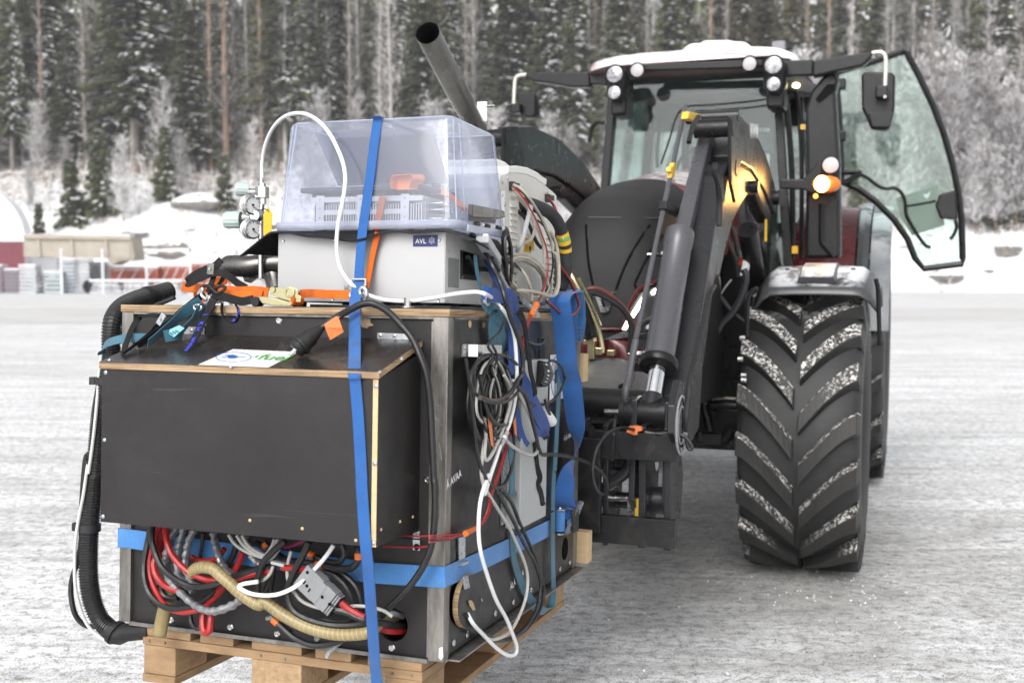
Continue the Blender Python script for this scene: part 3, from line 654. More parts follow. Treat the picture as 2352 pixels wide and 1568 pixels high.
g = MB(); r = random.Random(21)
for i in range(1500):
    if i < 170: x, y = 1.55 + r.gauss(0, .26), 5.35 + r.gauss(0, .28)
    elif i < 260: x, y = 2.25 + r.gauss(0, .3), 8.3 + r.gauss(0, .5)
    else: y = 3.8 + 9 * r.random() ** 1.6; x = r.uniform(-.5, .5) * y
    q = r.uniform(.002, .0055) * (1.8 if r.random() < .05 else 1); c = np.array([x, y, q * .35]); vs_ = [c + np.array([r.uniform(.6, 1.2) * q * math.cos(a), r.uniform(.6, 1.2) * q * math.sin(a), -q * .4]) for a in (0, 1.25, 2.5, 3.8, 5.0)] + [c + np.array([r.uniform(-.4, .4) * q, r.uniform(-.4, .4) * q, q * r.uniform(.4, .9)])]
    g.cm = 0 if r.random() < .55 else 1
    g.add(vs_, [(k, (k + 1) % 5, 5) for k in range(5)])
tag(g.build('snow_crumbs', [snow_m, M('grit', (.16, .155, .15), .9)], recalc=False), 'loose snow crumbs and grit scattered over the icy yard', 'snow crumbs', kind='stuff')

# ================================================================== THE LOAD: pallet
def V3(*a): return np.array(a, float)
t = thing('wooden_pallet', 'worn wooden pallet under the black test cabinet, corner blocks showing', 'pallet', (.48, .5, -.14), fr=CF)
pu0, pu1, pv0, pv1 = .079, .886, .0, 1.2
for k, (u, w_) in enumerate(((0, .145), (.175, .1), (.33, .145), (.515, .1), (.662, .145))):
    g = MB(CF); g.bb((pu0 + u, pv0 + rnd.uniform(-.004, .006), -.026), (pu0 + u + w_, pv1, -.004)); g.build('top_board', wood_old, t, bevel=.002)
for v in (0, .52, 1.055):
    g = MB(CF); g.bb((pu0 - .002, v, -.0485), (pu1 + .002, v + .145, -.0265)); g.build('stringer_board', wood_old, t, bevel=.002)
for i, u in enumerate((0, .331, .707)):
    for j, v in enumerate((.003, .52, 1.055)):
        w_ = .145 if i == 1 else .1
        g = MB(CF); g.bb((pu0 + u, v, -.126), (pu0 + u + w_, v + .142, -.049)); g.build('block', wood_chip if (i + j) % 3 == 1 else wood_old, t, bevel=.003)
    g = MB(CF); g.bb((pu0 + u - .001, 0, -.148), (pu0 + u + w_ + .001, pv1, -.1265)); g.build('bottom_board', wood_old, t, bevel=.002)
for u in (pu0 + .02, pu0 + .07, pu0 + .36, pu0 + .43, pu0 + .73, pu0 + .78):
    for z in (-.0375,):
        g = MB(CF); g.cyl((u, -.003, z), (u, .001, z), .0035, n=8); g.build('nail', steel_raw, t)

# ================================================================== the black plywood test cabinet
t = thing('test_cabinet', 'large black plywood cabinet in a raw steel frame strapped on the pallet', 'cabinet', (.47, .58, 0), fr=CF)
CAB = t
PW = .036
for nm, u0, u1 in (('l', 0, PW), ('r', CW - .04, CW)):
    g = MB(CF); g.bb((u0, 0, .004), (u1, .034, CH - .0185)); g.build('steel_post', steel_raw, t, bevel=.0015)
g = MB(CF); g.bb((CW - .036, CD - .045, .004), (CW - .0015, CD, CH - .0185)); g.build('steel_post', steel_raw, t, bevel=.0015)
g = MB(CF); g.bb((.001, CD - .045, .004), (PW, CD, CH - .0185)); g.build('steel_post', steel_raw, t, bevel=.0015)
g = MB(CF); g.bb((PW, .002, CH - .024), (CW - .04, .03, CH - .0185)); g.bb((CW - .0005, .036, CH - .024), (CW + .001, CD - .05, CH - .0187)); g.build('top_rail', steel_raw, t)
g = MB(CF); g.bb((PW, -.004, -.002), (CW - .04, .028, .002)); g.bb((PW, -.004, .002), (CW - .04, -.001, .008)); g.build('bottom_angle', steel_raw, t)
g = MB(CF); g.bb((CW - .03, .036, -.002), (CW + .028, CD, .002)); g.build('bottom_angle', steel_raw, t)
g = MB(CF); g.bb((CW - .0455, .0045, .01), (CW - .0405, .0245, CH - .03)); g.build('post_flange', steel_raw, t)
g = MB(CF); g.bb((-.002, -.003, CH - .018), (CW + .004, CD, CH)); tp = g.build('plywood_top', ply_edge, t, bevel=.0012)
g = MB(CF); g.bb((.0, 0, CH + .0003), (CW + .002, CD - .002, CH + .0012)); g.build('top_film', ply_side, t)
# front panel with the round hole at lower right; the hole is a real opening
def panel_hole(fr, mk, o, ex, ey, w, h, holes, th_vec, n=26):
    """flat panel w x h at o spanned by ex, ey with circular holes [(x, y, r)]"""
    bm = bmesh.new(); outer = [bm.verts.new((x, y, 0)) for x, y in ((0, 0), (w, 0), (w, h), (0, h))]
    ed = [bm.edges.new((outer[i], outer[(i + 1) % 4])) for i in range(4)]
    for (x, y, r) in holes:
        c = [bm.verts.new((x + r * math.cos(2 * math.pi * k / n), y + r * math.sin(2 * math.pi * k / n), 0)) for k in range(n)]
        ed += [bm.edges.new((c[i], c[(i + 1) % n])) for i in range(n)]
    res = bmesh.ops.triangle_fill(bm, edges=ed, use_beauty=True)
    fs = [f for f in bm.faces]; r_ = bmesh.ops.extrude_face_region(bm, geom=fs)
    for v in [e for e in r_['geom'] if isinstance(e, bmesh.types.BMVert)]: v.co.z = 1
    bm.verts.index_update(); g = MB(fr); o, ex, ey, th = map(lambda q: np.array(q, float), (o, ex, ey, th_vec))
    g.add([o + ex * v.co.x + ey * v.co.y + th * v.co.z for v in bm.verts], [[v.index for v in f.verts] for f in bm.faces]); bm.free(); return g
hA = cv('i', 640, 1165, .018); hB = cv('i', 692, 1165, .018)
holes = [(hA[0] - PW - .004, hA[2] - .006, .041)]
hC = cv('h', 735, 975, .018); holes.append((hC[0] - PW, hC[2] - .006, .03))
g = panel_hole(CF, 0, (PW, .012, .004), X3, Z3, CW - .046 - PW, CH - .03, holes, (0, .012, 0)); fp = g.build('front_panel', ply_dark, t)
for (hx, hy_, hr) in holes:
    g = MB(CF); g.tube([(PW + hx, .0118, .004 + hy_), (PW + hx, .024, .004 + hy_)], hr, n=26, caps=False); g.build('hole_edge', ply_edge, t)
sA = cu('i', 1068, 1000); sB = cu('i', 1783, 665); 
g = panel_hole(CF, 0, (CW - .0138, .006, .012), Y3, Z3, CD - .052, CH - .036, [(sA[1] - .006, sA[2] - .012, .062), (sB[1] - .006, sB[2] - .012, .037)], (.0125, 0, 0)); g.build('side_panel', ply_side, t)
g = MB(CF); g.tube([(CW - .0135, sB[1], sB[2]), (CW - .001, sB[1], sB[2])], .0372, n=26, caps=False); g.build('hole_edge', ply_edge, t)
g = MB(CF); g.bb((.0, .04, .006), (.01, CD - .05, CH - .02)); g.build('side_panel', ply_side, t)
g = MB(CF); g.bb((.04, CD - .014, .006), (CW - .04, CD - .004, CH - .02)); g.build('back_panel', ply_side, t)
g = MB(CF); g.bb((.04, .05, .0), (CW - .04, CD - .05, .012)); g.build('floor_panel', ply_side, t)
# round hanging cover disc over the lower hole
sD = cu('i', 1115, 1000, CW + .012)
g = MB(CF); g.lathe((CW + .004, sD[1] + .012, sD[2] - .008), (1, -.08, 0), [(0, 0), (.066, 0), (.066, .014), (0, .014)], 40); g.build('hole_cover', [ply_edge], t, smooth=True)
g = MB(CF); g.lathe((CW + .0185, sD[1] + .011, sD[2] - .008), (1, -.08, 0), [(0, 0), (.0655, 0), (.0655, .001), (0, .001)], 40); g.build('hole_cover_face', ply_side, t)
def side_patch(v_, x, y, pts, mat, nm, off=.0012, th=.0015):
    g = MB(CF); g.prism([cu(v_, a, b, CW + off) for a, b in pts], (th, 0, 0)); return g.build(nm, mat, t)
side_patch('i', 0, 0, [(1130, 1012), (1150, 1010), (1162, 1030), (1176, 1075), (1160, 1078), (1150, 1060), (1140, 1050)], chip, 'torn_edge', .021)
side_patch('i', 0, 0, [(1060, 575), (1104, 570), (1104, 712), (1095, 740), (1062, 745)], zinc, 'bracket', .0015, .003)
side_patch('i', 0, 0, [(1086, 855), (1125, 848), (1138, 925), (1102, 938)], zinc, 'bracket', .021, .002)
g = MB(CF); c = cu('i', 1078, 735, CW + .004); g.bb(c - V3(.003, .016, .012), c + V3(.014, .02, -.006)); g.build('bracket', zinc, t)
# flange head bolts
def bolt(p, ax, r, nm='bolt', m=steel_br, h=.0035):
    g = MB(CF); g.lathe(p, ax, [(r, 0), (r, h * .4), (r * .72, h), (r * .42, h), (r * .42, h * .35), (0, h * .35)], 14); return g.build(nm, m, CAB, smooth=True, angle=30)
for v_, x, y in (('h', 813, 1145), ('h', 1212, 1192), ('h', 1527, 1237), ('h', 1796, 1268), ('i', 116, 1268), ('i', 617, 1330)): bolt(cv(v_, x, y, .0118), (0, -1, 0), .0095)
bolt(cv('e', 1372, 474, .0118), (0, -1, 0), .0095); bolt(cv('i', 852, 202, .0118), (0, -1, 0), .0085)
for x, y in ((1031, 1297), (1122, 1240), (1311, 1100), (1433, 1025), (1551, 942), (1747, 802), (1812, 758)): bolt(cu('i', x, y), (1, 0, 0), .0095)
g_ = cu('f', 637, 498); bolt(g_, (1, 0, 0), .01, 'bolt', wood_new, .002)
for v_, pts in (('e', [(1920, 455), (1985, 460), (1982, 485), (2008, 505), (1975, 512), (1960, 525), (1930, 518), (1915, 490)]), ('e', [(868, 475), (884, 478), (880, 505), (866, 515)])):
    g = MB(CF); g.prism([cv(v_, x, y, .0112) for x, y in pts], (0, .0006, 0)); g.build('torn_film', chip, t)
for v_, pts in (('f', [(725, 485), (745, 490), (735, 522), (722, 515)]),):
    side_patch(v_, 0, 0, pts, chip, 'torn_film', .0003, .0006)
g = MB(CF); g.prism([cv('i', x, y, -.001) for x, y in ((935, 1330), (958, 1325), (962, 1390), (948, 1410), (932, 1395))], (0, .0008, 0)); g.build('paint_splash', ink_w, t)
for pts in (((395, 1035), (440, 1050), (452, 1100), (420, 1068)), ((400, 1110), (425, 1150), (452, 1185), (400, 1160)), ((420, 1290), (430, 1295), (450, 1410), (418, 1330))):
    g = MB(CF); g.tube([cv('f', x, y, -.0006) for x, y in pts], .0006, n=4); g.build('scratch', steel_br, t)
# marker writing on the side and hinge hardware
def sidetext(s, v_, x, y, size, ang=0, off=.0012):
    o = cu(v_, x, y, CW + off); ca, sa = math.cos(R(ang)), math.sin(R(ang))
    text(s, o, (0, ca, sa), (0, -sa, ca), size, ink_w, t, 'marker_writing', .0006, CF, .012)
sidetext('\u00c4 AVAA', 'i', 984, 266, .027, 12); sidetext('\u00c4L\u00c4 AVAA', 'i', 1105, 1172, .027, 14); sidetext('\u00c4L\u00c4 AVAA', 'i', 1412, 945, .025, 10); sidetext('\u00c4L\u00c4 AVAA', 'f', 1268, 1282, .022, 4)
# hinges between lid and cabinet
def hinge(v_, pl, axx):
    h = MB(CF); h.prism([cv(v_, x, y, .0095) for x, y in pl], (0, -.003, 0)); o = h.build('hinge', zinc, CAB, bevel=.0005); o['label'] = 'zinc plated hinge'
    a, b = axx; g = MB(CF); g.cyl(cv(v_, *a, .002), cv(v_, *b, .002), .0045, n=12); g.build('hinge_pin', zinc, o, smooth=True)
    d = (cv(v_, *b, .002) - cv(v_, *a, .002)); 
    for k in (.1, .5, .9):
        c = cv(v_, *a, .004) + d * k + V3(0, 0, .022); g = MB(CF); g.lathe(c, (0, -1, 0), [(.0045, 0), (.0045, .001), (.002, .002), (0, .002)], 10); g.build('screw', steel_br, o)
    g = MB(CF); c0 = cv(v_, *a, -.002); c1 = cv(v_, *b, -.002); g.prism([c0, c1, c1 + V3(.004, -.028, -.010), c0 + V3(-.004, -.028, -.010)], (0, 0, .002)); g.build('hinge_leaf', zinc, o)
hinge('e', [(2034, 556), (2252, 563), (2252, 628), (2034, 620)], ((2025, 632), (2268, 640)))
hinge('e', [(735, 512), (872, 520), (872, 590), (735, 580)], ((700, 590), (862, 598)))

# ------------------------------------------------------------------ the projecting box with the sloping lid
BD = -.22; BU0, BU1 = .119, .868
zt = cv('e', 2045, 865, BD)[2]; zb_ = cv('h', 2200, 662, BD)[2] + .002; zl = cv('f', 335, 645, .03)[2]
bx = MB(CF); bx.bb((BU0, BD, zb_), (BU1 - .0135, BD + .012, zt - .001)); 
box = bx.build('front_box', ply_dark, CAB, bevel=.0006); box['label'] = 'black box with a sloping hinged lid on the cabinet front'
g = MB(CF); g.bb((BU1 - .013, BD + .0005, zb_ + .0005), (BU1 - .0012, BD + .0015, zt - .0012)); g.bb((BU1 - .013, BD + .0003, zb_), (BU1 - .0008, BD + .011, zt - .002)); g.build('side_panel_edge', wood_new, box)
g = MB(CF); sl = (zl - zt) / (.01 - BD)
g.prism([(BU1 - .012, BD + .002, zb_ + .001), (BU1 - .012, .011, zb_ + .001), (BU1 - .012, .011, zl - .016), (BU1 - .012, BD + .002, zt - .002)], (.0118, 0, 0)); g.build('side_panel', ply_side, box)
g = MB(CF); g.prism([(BU0, BD + .002, zb_ + .001), (BU0, .011, zb_ + .001), (BU0, .011, zl - .016), (BU0, BD + .002, zt - .002)], (.0118, 0, 0)); g.build('side_panel', ply_side, box)
g = MB(CF); g.prism([(BU0 - .006, BD - .004, zt), (BU1 + .004, BD - .004, zt), (BU1 + .004, .009, zl), (BU0 - .006, .009, zl)], (0, 0, .015)); lid = g.build('lid', ply_edge, box, bevel=.0006)
ld = nrm((0, .009 - BD, zl - zt)); ln = nrm(np.cross(X3, ld))
LO = V3(0, BD - .004, zt + .0152)
def lp(v_, x, y, off=0.):       # pixel to the lid surface
    r_ = CF.R.T @ ray(v_, x, y); o = CF.R.T @ (CAMP - CF.t); k = np.dot(LO + ln * off - o, ln) / np.dot(r_, ln); return o + k * r_
g = MB(CF); g.prism([LO + V3(BU0 - .0058, 0, 0), LO + V3(BU1 + .0038, 0, 0), LO + V3(BU1 + .0038, 0, 0) + ld * .239, LO + V3(BU0 - .0058, 0, 0) + ld * .239], ln * .0008); g.build('lid_film', M('glossy lid film', (.022, .0195, .019), .24, 0, .3, 4, .08, 400, rv=.1, spec=.55), box)
def screw(p, ax, m=zinc, r=.0055, par=None):
    g = MB(CF); g.lathe(p, ax, [(r, 0), (r * .85, .0012), (r * .4, .0022), (r * .3, .0012), (0, .0012)], 12); return g.build('screw', m, par or box, smooth=True)
for v_, x, y, m in (('e', 205, 822, zinc), ('e', 197, 1275, zinc), ('h', 355, 448, zinc), ('e', 2023, 913, zinc), ('e', 2015, 1434, zinc), ('h', 2183, 93, zinc), ('h', 2172, 627, zinc), ('h', 1343, 474, wood_new), ('h', 1695, 529, wood_new), ('h', 2055, 608, wood_new)):
    screw(cv(v_, x, y, BD - .0002), (0, -1, 0), m, .0055 if m is zinc else .004)
for v_, x, y in (('i', 672, 482), ('i', 758, 450), ('i', 545, 536)): screw(cu(v_, x, y, BU1), (1, 0, 0), wood_new, .004)
for v_, x, y in (('e', 430, 660), ('e', 232, 738), ('e', 1048, 785), ('e', 2050, 818), ('e', 2196, 728), ('e', 2310, 648)): screw(lp(v_, x, y, .001), ln, zinc, .0055)
g = MB(CF); g.prism([cv('e', x, y, BD - .0004) for x, y in ((2004, 870), (2030, 872), (2026, 900), (2012, 895))], (0, .0006, 0)); g.build('torn_film', chip, box)
# sticker on the lid
st = [lp('e', x, y, .001) for x, y in ((828, 770), (1300, 788), (1500, 685), (1062, 667))]
g = MB(CF); g.prism(st, ln * .0005); sticker = g.build('logo_sticker', paper, box, bevel=.0001)
sc_ = (st[0] + st[1] + st[2] + st[3]) / 4
def lq(x, y, o=.0018): return lp('e', x, y, o)
ring = [lq(1065 + 118 * math.cos(a) - 18 * math.sin(a) * 0, 719 + 32 * math.sin(a)) for a in [math.pi * 2 * k / 30 for k in range(-5, 26)]]
g = MB(CF); g.tube(ring, .0013, n=4); g.build('logo_ring', ink_b, sticker)
g = MB(CF); g.tube([lq(1180, 716), lq(1240, 716), lq(1215, 712)], .0012, n=4, sm=4); g.build('logo_cord', grn, sticker)
g = MB(CF); g.prism([lq(x, y) for x, y in ((1030, 704), (1060, 702), (1092, 710), (1097, 718), (1080, 727), (1040, 728), (1022, 722))], ln * .0004); g.prism([lq(x, y) for x, y in ((1005, 705), (1032, 705), (1030, 710), (1003, 710))], ln * .0004); g.prism([lq(x, y) for x, y in ((985, 718), (1024, 718), (1022, 723), (982, 723))], ln * .0004); g.prism([lq(x, y) for x, y in ((1092, 715), (1150, 716), (1150, 719), (1092, 719))], ln * .0004); g.build('logo_plug', ink_b, sticker)
fd = nrm(lq(1420, 738) - lq(1230, 729)); text('fuel', lq(1216, 733), fd, ld, .058, grn, sticker, 'logo_text', .0005, CF, .02)
g = MB(CF); g.tube([lq(1215, 722), lq(1236, 700), lq(1280, 698)], [.0022, .0022, .0006], n=5, sm=4); g.build('logo_leaf', grn, sticker)
# ------------------------------------------------------------------ grey enclosure, handle and sticker on the side
e0, e1 = cu('k', 960, 1290, .985), cu('i', 1630, 420, .985)
g = MB(CF); g.bb((CW + .001, .42, .255), (CW + .045, .655, .715)); enc = g.build('grey_enclosure', M('light grey enclosure', (.36, .375, .37), .45, 0, .05, 3), CAB, bevel=.003)
g = MB(CF); g.bb((CW + .001, .385, .27), (CW + .006, .42, .70)); g.build('mounting_flange', zinc, enc)
for z in (.33, .47, .62): g = MB(CF); g.lathe((CW + .006, .40, z), (1, 0, 0), [(.005, 0), (.005, .002), (0, .003)], 10); g.build('screw', steel_br, enc)
g = MB(CF); q0, q1 = cu('k', 455, 1140, CW + .001), cu('k', 800, 1215, CW + .001)
a = cu('k', 470, 1180, CW + .002); b = cu('k', 800, 1180, CW + .002)
g.ribbon([a, a + V3(.004, .012, 0), a + V3(.028, .016, 0), a + V3(.034, .03, 0), b + V3(.034, -.03, 0), b + V3(.028, -.01, 0), b], .030, (0, 0, 1), .002, 0); hn = g.build('carry_handle', steel_br, CAB)
g = MB(CF); g.bb(a - V3(.002, .02, .016), a + V3(.002, .012, .016)); g.build('handle_foot', steel_br, hn)
for dz in (-.005, .006): g = MB(CF); g.lathe(a + V3(.002, -.006, dz), (1, 0, 0), [(.0035, 0), (.0035, .0015), (0, .002)], 8); g.build('screw', zinc, hn)
g = MB(CF); g.prism([cu('f', x, y, CW + .0008) for x, y in ((1178, 704), (1232, 700), (1295, 990), (1172, 1012))], (.0005, 0, 0)); s2 = g.build('logo_sticker', paper, CAB)
c0 = cu('f', 1215, 850, CW + .0016)
g = MB(CF); g.tube([c0 + V3(0, .05 * math.cos(a), .062 * math.sin(a)) for a in [2 * math.pi * k / 28 for k in range(26)]], .0014, n=4); g.build('logo_ring', ink_b, s2)
g = MB(CF); g.prism([c0 + V3(0, y, z) for y, z in ((-.012, .02), (.012, .022), (.016, 0), (.012, -.02), (-.012, -.022))], (.0005, 0, 0)); g.bb(c0 + V3(0, -.028, .007), c0 + V3(.0005, -.01, .012)); g.bb(c0 + V3(0, -.028, -.012), c0 + V3(.0005, -.01, -.007)); g.bb(c0 + V3(0, .014, -.002), c0 + V3(.0005, .04, .001)); g.build('logo_plug', ink_b, s2)
g = MB(CF); g.prism([c0 + V3(.0, y, z) for y, z in ((.052, .03), (.066, .032), (.07, .0), (.058, .004))], (.0005, 0, 0)); g.build('logo_leaf', grn, s2)
g = MB(CF); c = cv('i', 785, 640, .0095); g.prism([cv('i', x, y, .0085) for x, y in ((762, 560), (808, 545), (808, 675), (762, 670))], (0, -.003, 0)); g.build('bracket', zinc, CAB)
g = MB(CF); c = cv('i', 783, 652, .005); g.lathe(c, (0, -1, 0), [(.008, 0), (.008, .0008), (0, .0008)], 14); g.build('bracket_hole', blk_dk, CAB)
# fork pocket timber pieces behind
for v_, x, y, du, dz, lab in (('r', 150, 1085, .055, .055, 'square pine block sticking out low behind the cabinet corner'), ('q', 225, 190, .03, .06, 'pine block sticking out behind the cabinet beside the grey loader cover')):
    c = cu(v_, x, y, CW - .03); top = cu(v_, x, y - (178 if v_ == 'r' else 160), CW - .03)[2] - c[2]
    g = MB(CF); g.bb((CW - .12, CD + .006, c[2] - top), (CW + du - .02, CD + .06, c[2] + top)); tag(g.build('timber_block', wood_new, bevel=.0015), lab, 'timber')

# ================================================================== ON TOP OF THE CABINET
def pv(*L): return [cv(q[0], q[1], q[2], q[3]) for q in L]
def pu(*L): return [cu(q[0], q[1], q[2], CW + q[3]) for q in L]
def cable(pts, r, mat, name='cable', parent=None, n=7, sm=6, lab=None, cat=None, group=None, fr=CF):
    g = MB(fr); g.tube(pts, r, n=n, sm=sm); o = g.build(name, mat, parent, smooth=True, recalc=False)
    if cat: tag(o, lab, cat, group)
    return o
# --- grey measuring box
t = thing('measuring_box', 'grey sheet metal measuring box with a navy label on top of the cabinet', 'instrument', (.65, .27, CH), fr=CF); AV = t
A0, A1, A2, A3, AW0, AW1 = .413, .888, .1, .44, .866, 1.043
g = MB(CF); g.bb((A0, A2, AW0), (A1 - .0015, A3, AW1)); g.build('housing', avl_grey, t, bevel=.0015)
g = MB(CF); g.bb((A1 - .0012, A2 + .001, AW0 + .001), (A1, A3, AW1 - .001)); g.build('side_plate', M('pale grey side plate', (.56, .56, .555), .45, .1, .05, 4, rv=.05), t)
for u in (A0 + .05, A1 - .06):
    for v in (A2 + .03, A3 - .04):
        g = MB(CF); g.cyl((u, v, CH + .001), (u, v, AW0), .018, n=14); g.build('foot', blk_pl, t)
g = MB(CF); g.bb((A0 + .1, A2 - .005, CH + .0015), (A1 + .02, A3, CH + .009)); g.build('base_rail', blk_pl, t)
for x, y in ((562, 948), (900, 946), (1610, 943), (893, 1340), (1603, 1350)): g = MB(CF); g.lathe(cv('b', x, y, A2 - .0002), (0, -1, 0), [(.0042, 0), (.003, .0015), (.0012, .0008), (0, .0008)], 10); g.build('screw', steel_br, t)
g = MB(CF); g.bb(cv('b', 1431, 985, A2 - .0012), cv('b', 1598, 907, A2 - .0003)); lb = g.build('name_label', navy, t)
a = cv('b', 1448, 964, A2 - .0013); text('AVL', a, X3, Z3, .0165, ink_w, lb, 'label_text', .0006, CF, .008)
c = cv('b', 1557, 943, A2 - .0016)
for k in range(6):
    an = k * math.pi / 3 + .5; q = c + V3(.0062 * math.cos(an), 0, .0068 * math.sin(an)); g = MB(CF); g.tube([q + V3(.0017 * math.cos(b), 0, .0019 * math.sin(b)) for b in [i * math.pi / 4 for i in range(9)]], .0005, n=4); g.tube([c + V3(.0015 * math.cos(an), 0, .0015 * math.sin(an)), q * .75 + c * .25], .0004, n=4); g.build('emblem', ink_w, lb)
a = cv('b', 965, 1282, A2 - .0006); text('M.O.V.E', a, X3, Z3, .021, ink_g, t, 'printed_name', .0003, CF, .01); a = cv('b', 1040, 1316, A2 - .0006); text('GAS PEMS iS', a, X3, Z3, .0075, ink_g, t, 'printed_name', .0003, CF, .004)
g = MB(CF); c0 = cu('k', 275, 95, A1); c1 = cu('k', 395, 440, A1)
for i in range(11):
    for j in range(24):
        v = c0[1] + (c1[1] - c0[1]) * (i + (.5 if j % 2 else 0)) / 10.5; w = c0[2] + (c1[2] - c0[2]) * j / 23
        g.prism([(A1 + .0002, v + .0013 * math.cos(q), w + .0021 * math.sin(q)) for q in [k * math.pi / 3 for k in range(6)]], (.0002, 0, 0))
tag(g.build('vent_holes', blk_dk, t), kind='stuff')
g = MB(CF); g.prism([cu('k', x, y, A1 + .0002) for x, y in ((415, 0), (625, 60), (630, 362), (412, 340))], (.002, 0, 0)); bz = g.build('recess_frame', blk_pl, t)
g = MB(CF); g.prism([cu('k', x, y, A1 + .0023) for x, y in ((445, 20), (618, 70), (618, 300), (448, 285))], (.0006, 0, 0)); g.build('recess', blk_dk, t)
g = MB(CF); g.prism([cu('k', x, y, A1 + .004) for x, y in ((470, 60), (560, 190), (730, 200), (725, 258), (545, 240), (470, 110))], (.014, 0, 0)); g.build('latch_handle', blk_pl, t, bevel=.001)
for x, y in ((435, 320), (622, 345)): g = MB(CF); g.lathe(cu('k', x, y, A1 + .0023), (1, 0, 0), [(.0035, 0), (.0035, .001), (.0015, .001), (.0012, .0003), (0, .0003)], 10); g.build('screw', steel_br, t)
for x, y in ((268, 600), (455, 610), (615, 620), (283, 12)): g = MB(CF); g.lathe(cu('k', x, y, A1 + .0002), (1, 0, 0), [(.002, 0), (.0, .0008)], 8); g.build('screw', blk_pl, t)
# --- ribbed rubber mat
def rubber_mat():
    g = MB(CF); NU, NV = 190, 10; us = np.linspace(.318, .965, NU); vs = []
    for i, u in enumerate(us):
        for j in range(NV + 1):
            v = .068 + (A3 + .02 - .068) * j / NV; w = 1.0465 + (.0016 if i % 2 else 0)
            if u < .412: w -= .058 * ((.412 - u) / .094) ** 1.4 * (1 - .25 * j / NV)
            if u > .892: w -= (u - .892) * (.25 + 2.3 * (v - .068))
            fr_ = max(0, 1 - (v - .068) / .035); w -= fr_ * (.006 + .022 * math.exp(-((u - .62) / .09) ** 2) + .004 * math.sin(u * 40))
            vs.append((u, v, w))
    g.add(vs, [(i * (NV + 1) + j, (i + 1) * (NV + 1) + j, (i + 1) * (NV + 1) + j + 1, i * (NV + 1) + j + 1) for i in range(NU - 1) for j in range(NV)])
    return tag(g.build('rubber_mat', rub_blk, solid=.0035), 'black ribbed rubber mat hanging over the edges of the grey measuring box', 'mat')
rubber_mat()
# --- transparent storage box turned upside down
t = thing('storage_box', 'upturned clear bluish plastic storage box covering a laptop', 'plastic box', (.66, .27, 1.05), fr=CF); SB = t
def rrect(u0, u1, v0, v1, w, r=.02, n=5):
    o = []
    for (cx_, cy_, a0) in ((u1 - r, v1 - r, 0), (u0 + r, v1 - r, 90), (u0 + r, v0 + r, 180), (u1 - r, v0 + r, 270)):
        for k in range(n + 1): a = R(a0 + 90 * k / n); o.append(V3(cx_ + r * math.cos(a), cy_ + r * math.sin(a), w))
    return o
g = MB(CF); g.loft([rrect(.412, .918, .092, .468, 1.070, .03), rrect(.4125, .9175, .0925, .4675, 1.074, .03), rrect(.424, .896, .118, .440, 1.322, .026), rrect(.427, .893, .122, .436, 1.331, .024), rrect(.434, .886, .13, .428, 1.3345, .02), ], caps=False)
n_ = 24; 
g.add(rrect(.434, .886, .13, .428, 1.3345, .02), [tuple(range(n_))]); g.build('shell', plast, t, smooth=True, angle=60)
g = MB(CF); g.loft([rrect(.412, .918, .092, .468, 1.0705, .03), rrect(.405, .926, .082, .476, 1.069, .032), rrect(.407, .924, .084, .474, 1.05, .032)], caps=False); rim = g.build('rim', plast_e, t, smooth=True, angle=60, solid=.0025)
g = MB(CF); g.tube(rrect(.405, .926, .082, .476, 1.0695, .032) + [rrect(.405, .926, .082, .476, 1.0695, .032)[0]], .0018, n=5, caps=False); g.build('rim_bead', plast_e, rim, smooth=True)
g = MB(CF); q = rrect(.4345, .8855, .1305, .4275, 1.334, .02); g.tube(q + [q[0]], .0022, n=5, caps=False); g.build('top_bead', plast_e, t, smooth=True)
for (ua, va, ub, vb) in ((.915, .105, .889, .135), (.9, .094, .876, .124), (.43, .094, .45, .124), (.414, .11, .43, .14), (.915, .45, .888, .42), (.916, .16, .891, .17)):
    g = MB(CF); g.tube([(ua, va, 1.074), (ub, vb, 1.328)], .0017, n=5); g.build('corner_rib', plast_e, t, smooth=True)
# black latch and hinge clips on the right end
lt_ = [cu('b', x, y, .93) for x, y in ((1800, 700), (2020, 745), (2025, 790), (1985, 800), (1800, 790))]
g = MB(CF); g.prism(lt_, (.012, 0, 0)); l = g.build('latch', M('translucent black latch', (.035, .033, .032), .2, 0, .2, 10, spec=.7), t, bevel=.003)
g = MB(CF); g.prism([cu('b', x, y, .9325) for x, y in ((1802, 770), (1975, 805), (1972, 830), (1802, 812))], (.006, 0, 0)); g.build('latch_foot', blk_pl, l)
for x, y in ((1862, 832), (1930, 845), (2008, 858)): c = cu('b', x, y, .931); g = MB(CF); g.cyl(c - V3(0, .015, 0), c + V3(0, .012, 0), .0058, n=12); g.build('hinge_clip', blk_pl, t, smooth=True)
for x, y in ((1893, 838), (1965, 850), (2035, 866)): c = cu('b', x, y, .931); g = MB(CF); g.cyl(c - V3(0, .006, 0), c + V3(0, .006, 0), .0062, n=12); g.build('hinge_ring', white_pl, t, smooth=True)
g = MB(CF); g.prism([cu('b', x, y, .93) for x, y in ((1795, 835), (2055, 880), (2040, 922), (1790, 885))], (.004, 0, 0)); g.build('hinge_flap', plast_e, t)
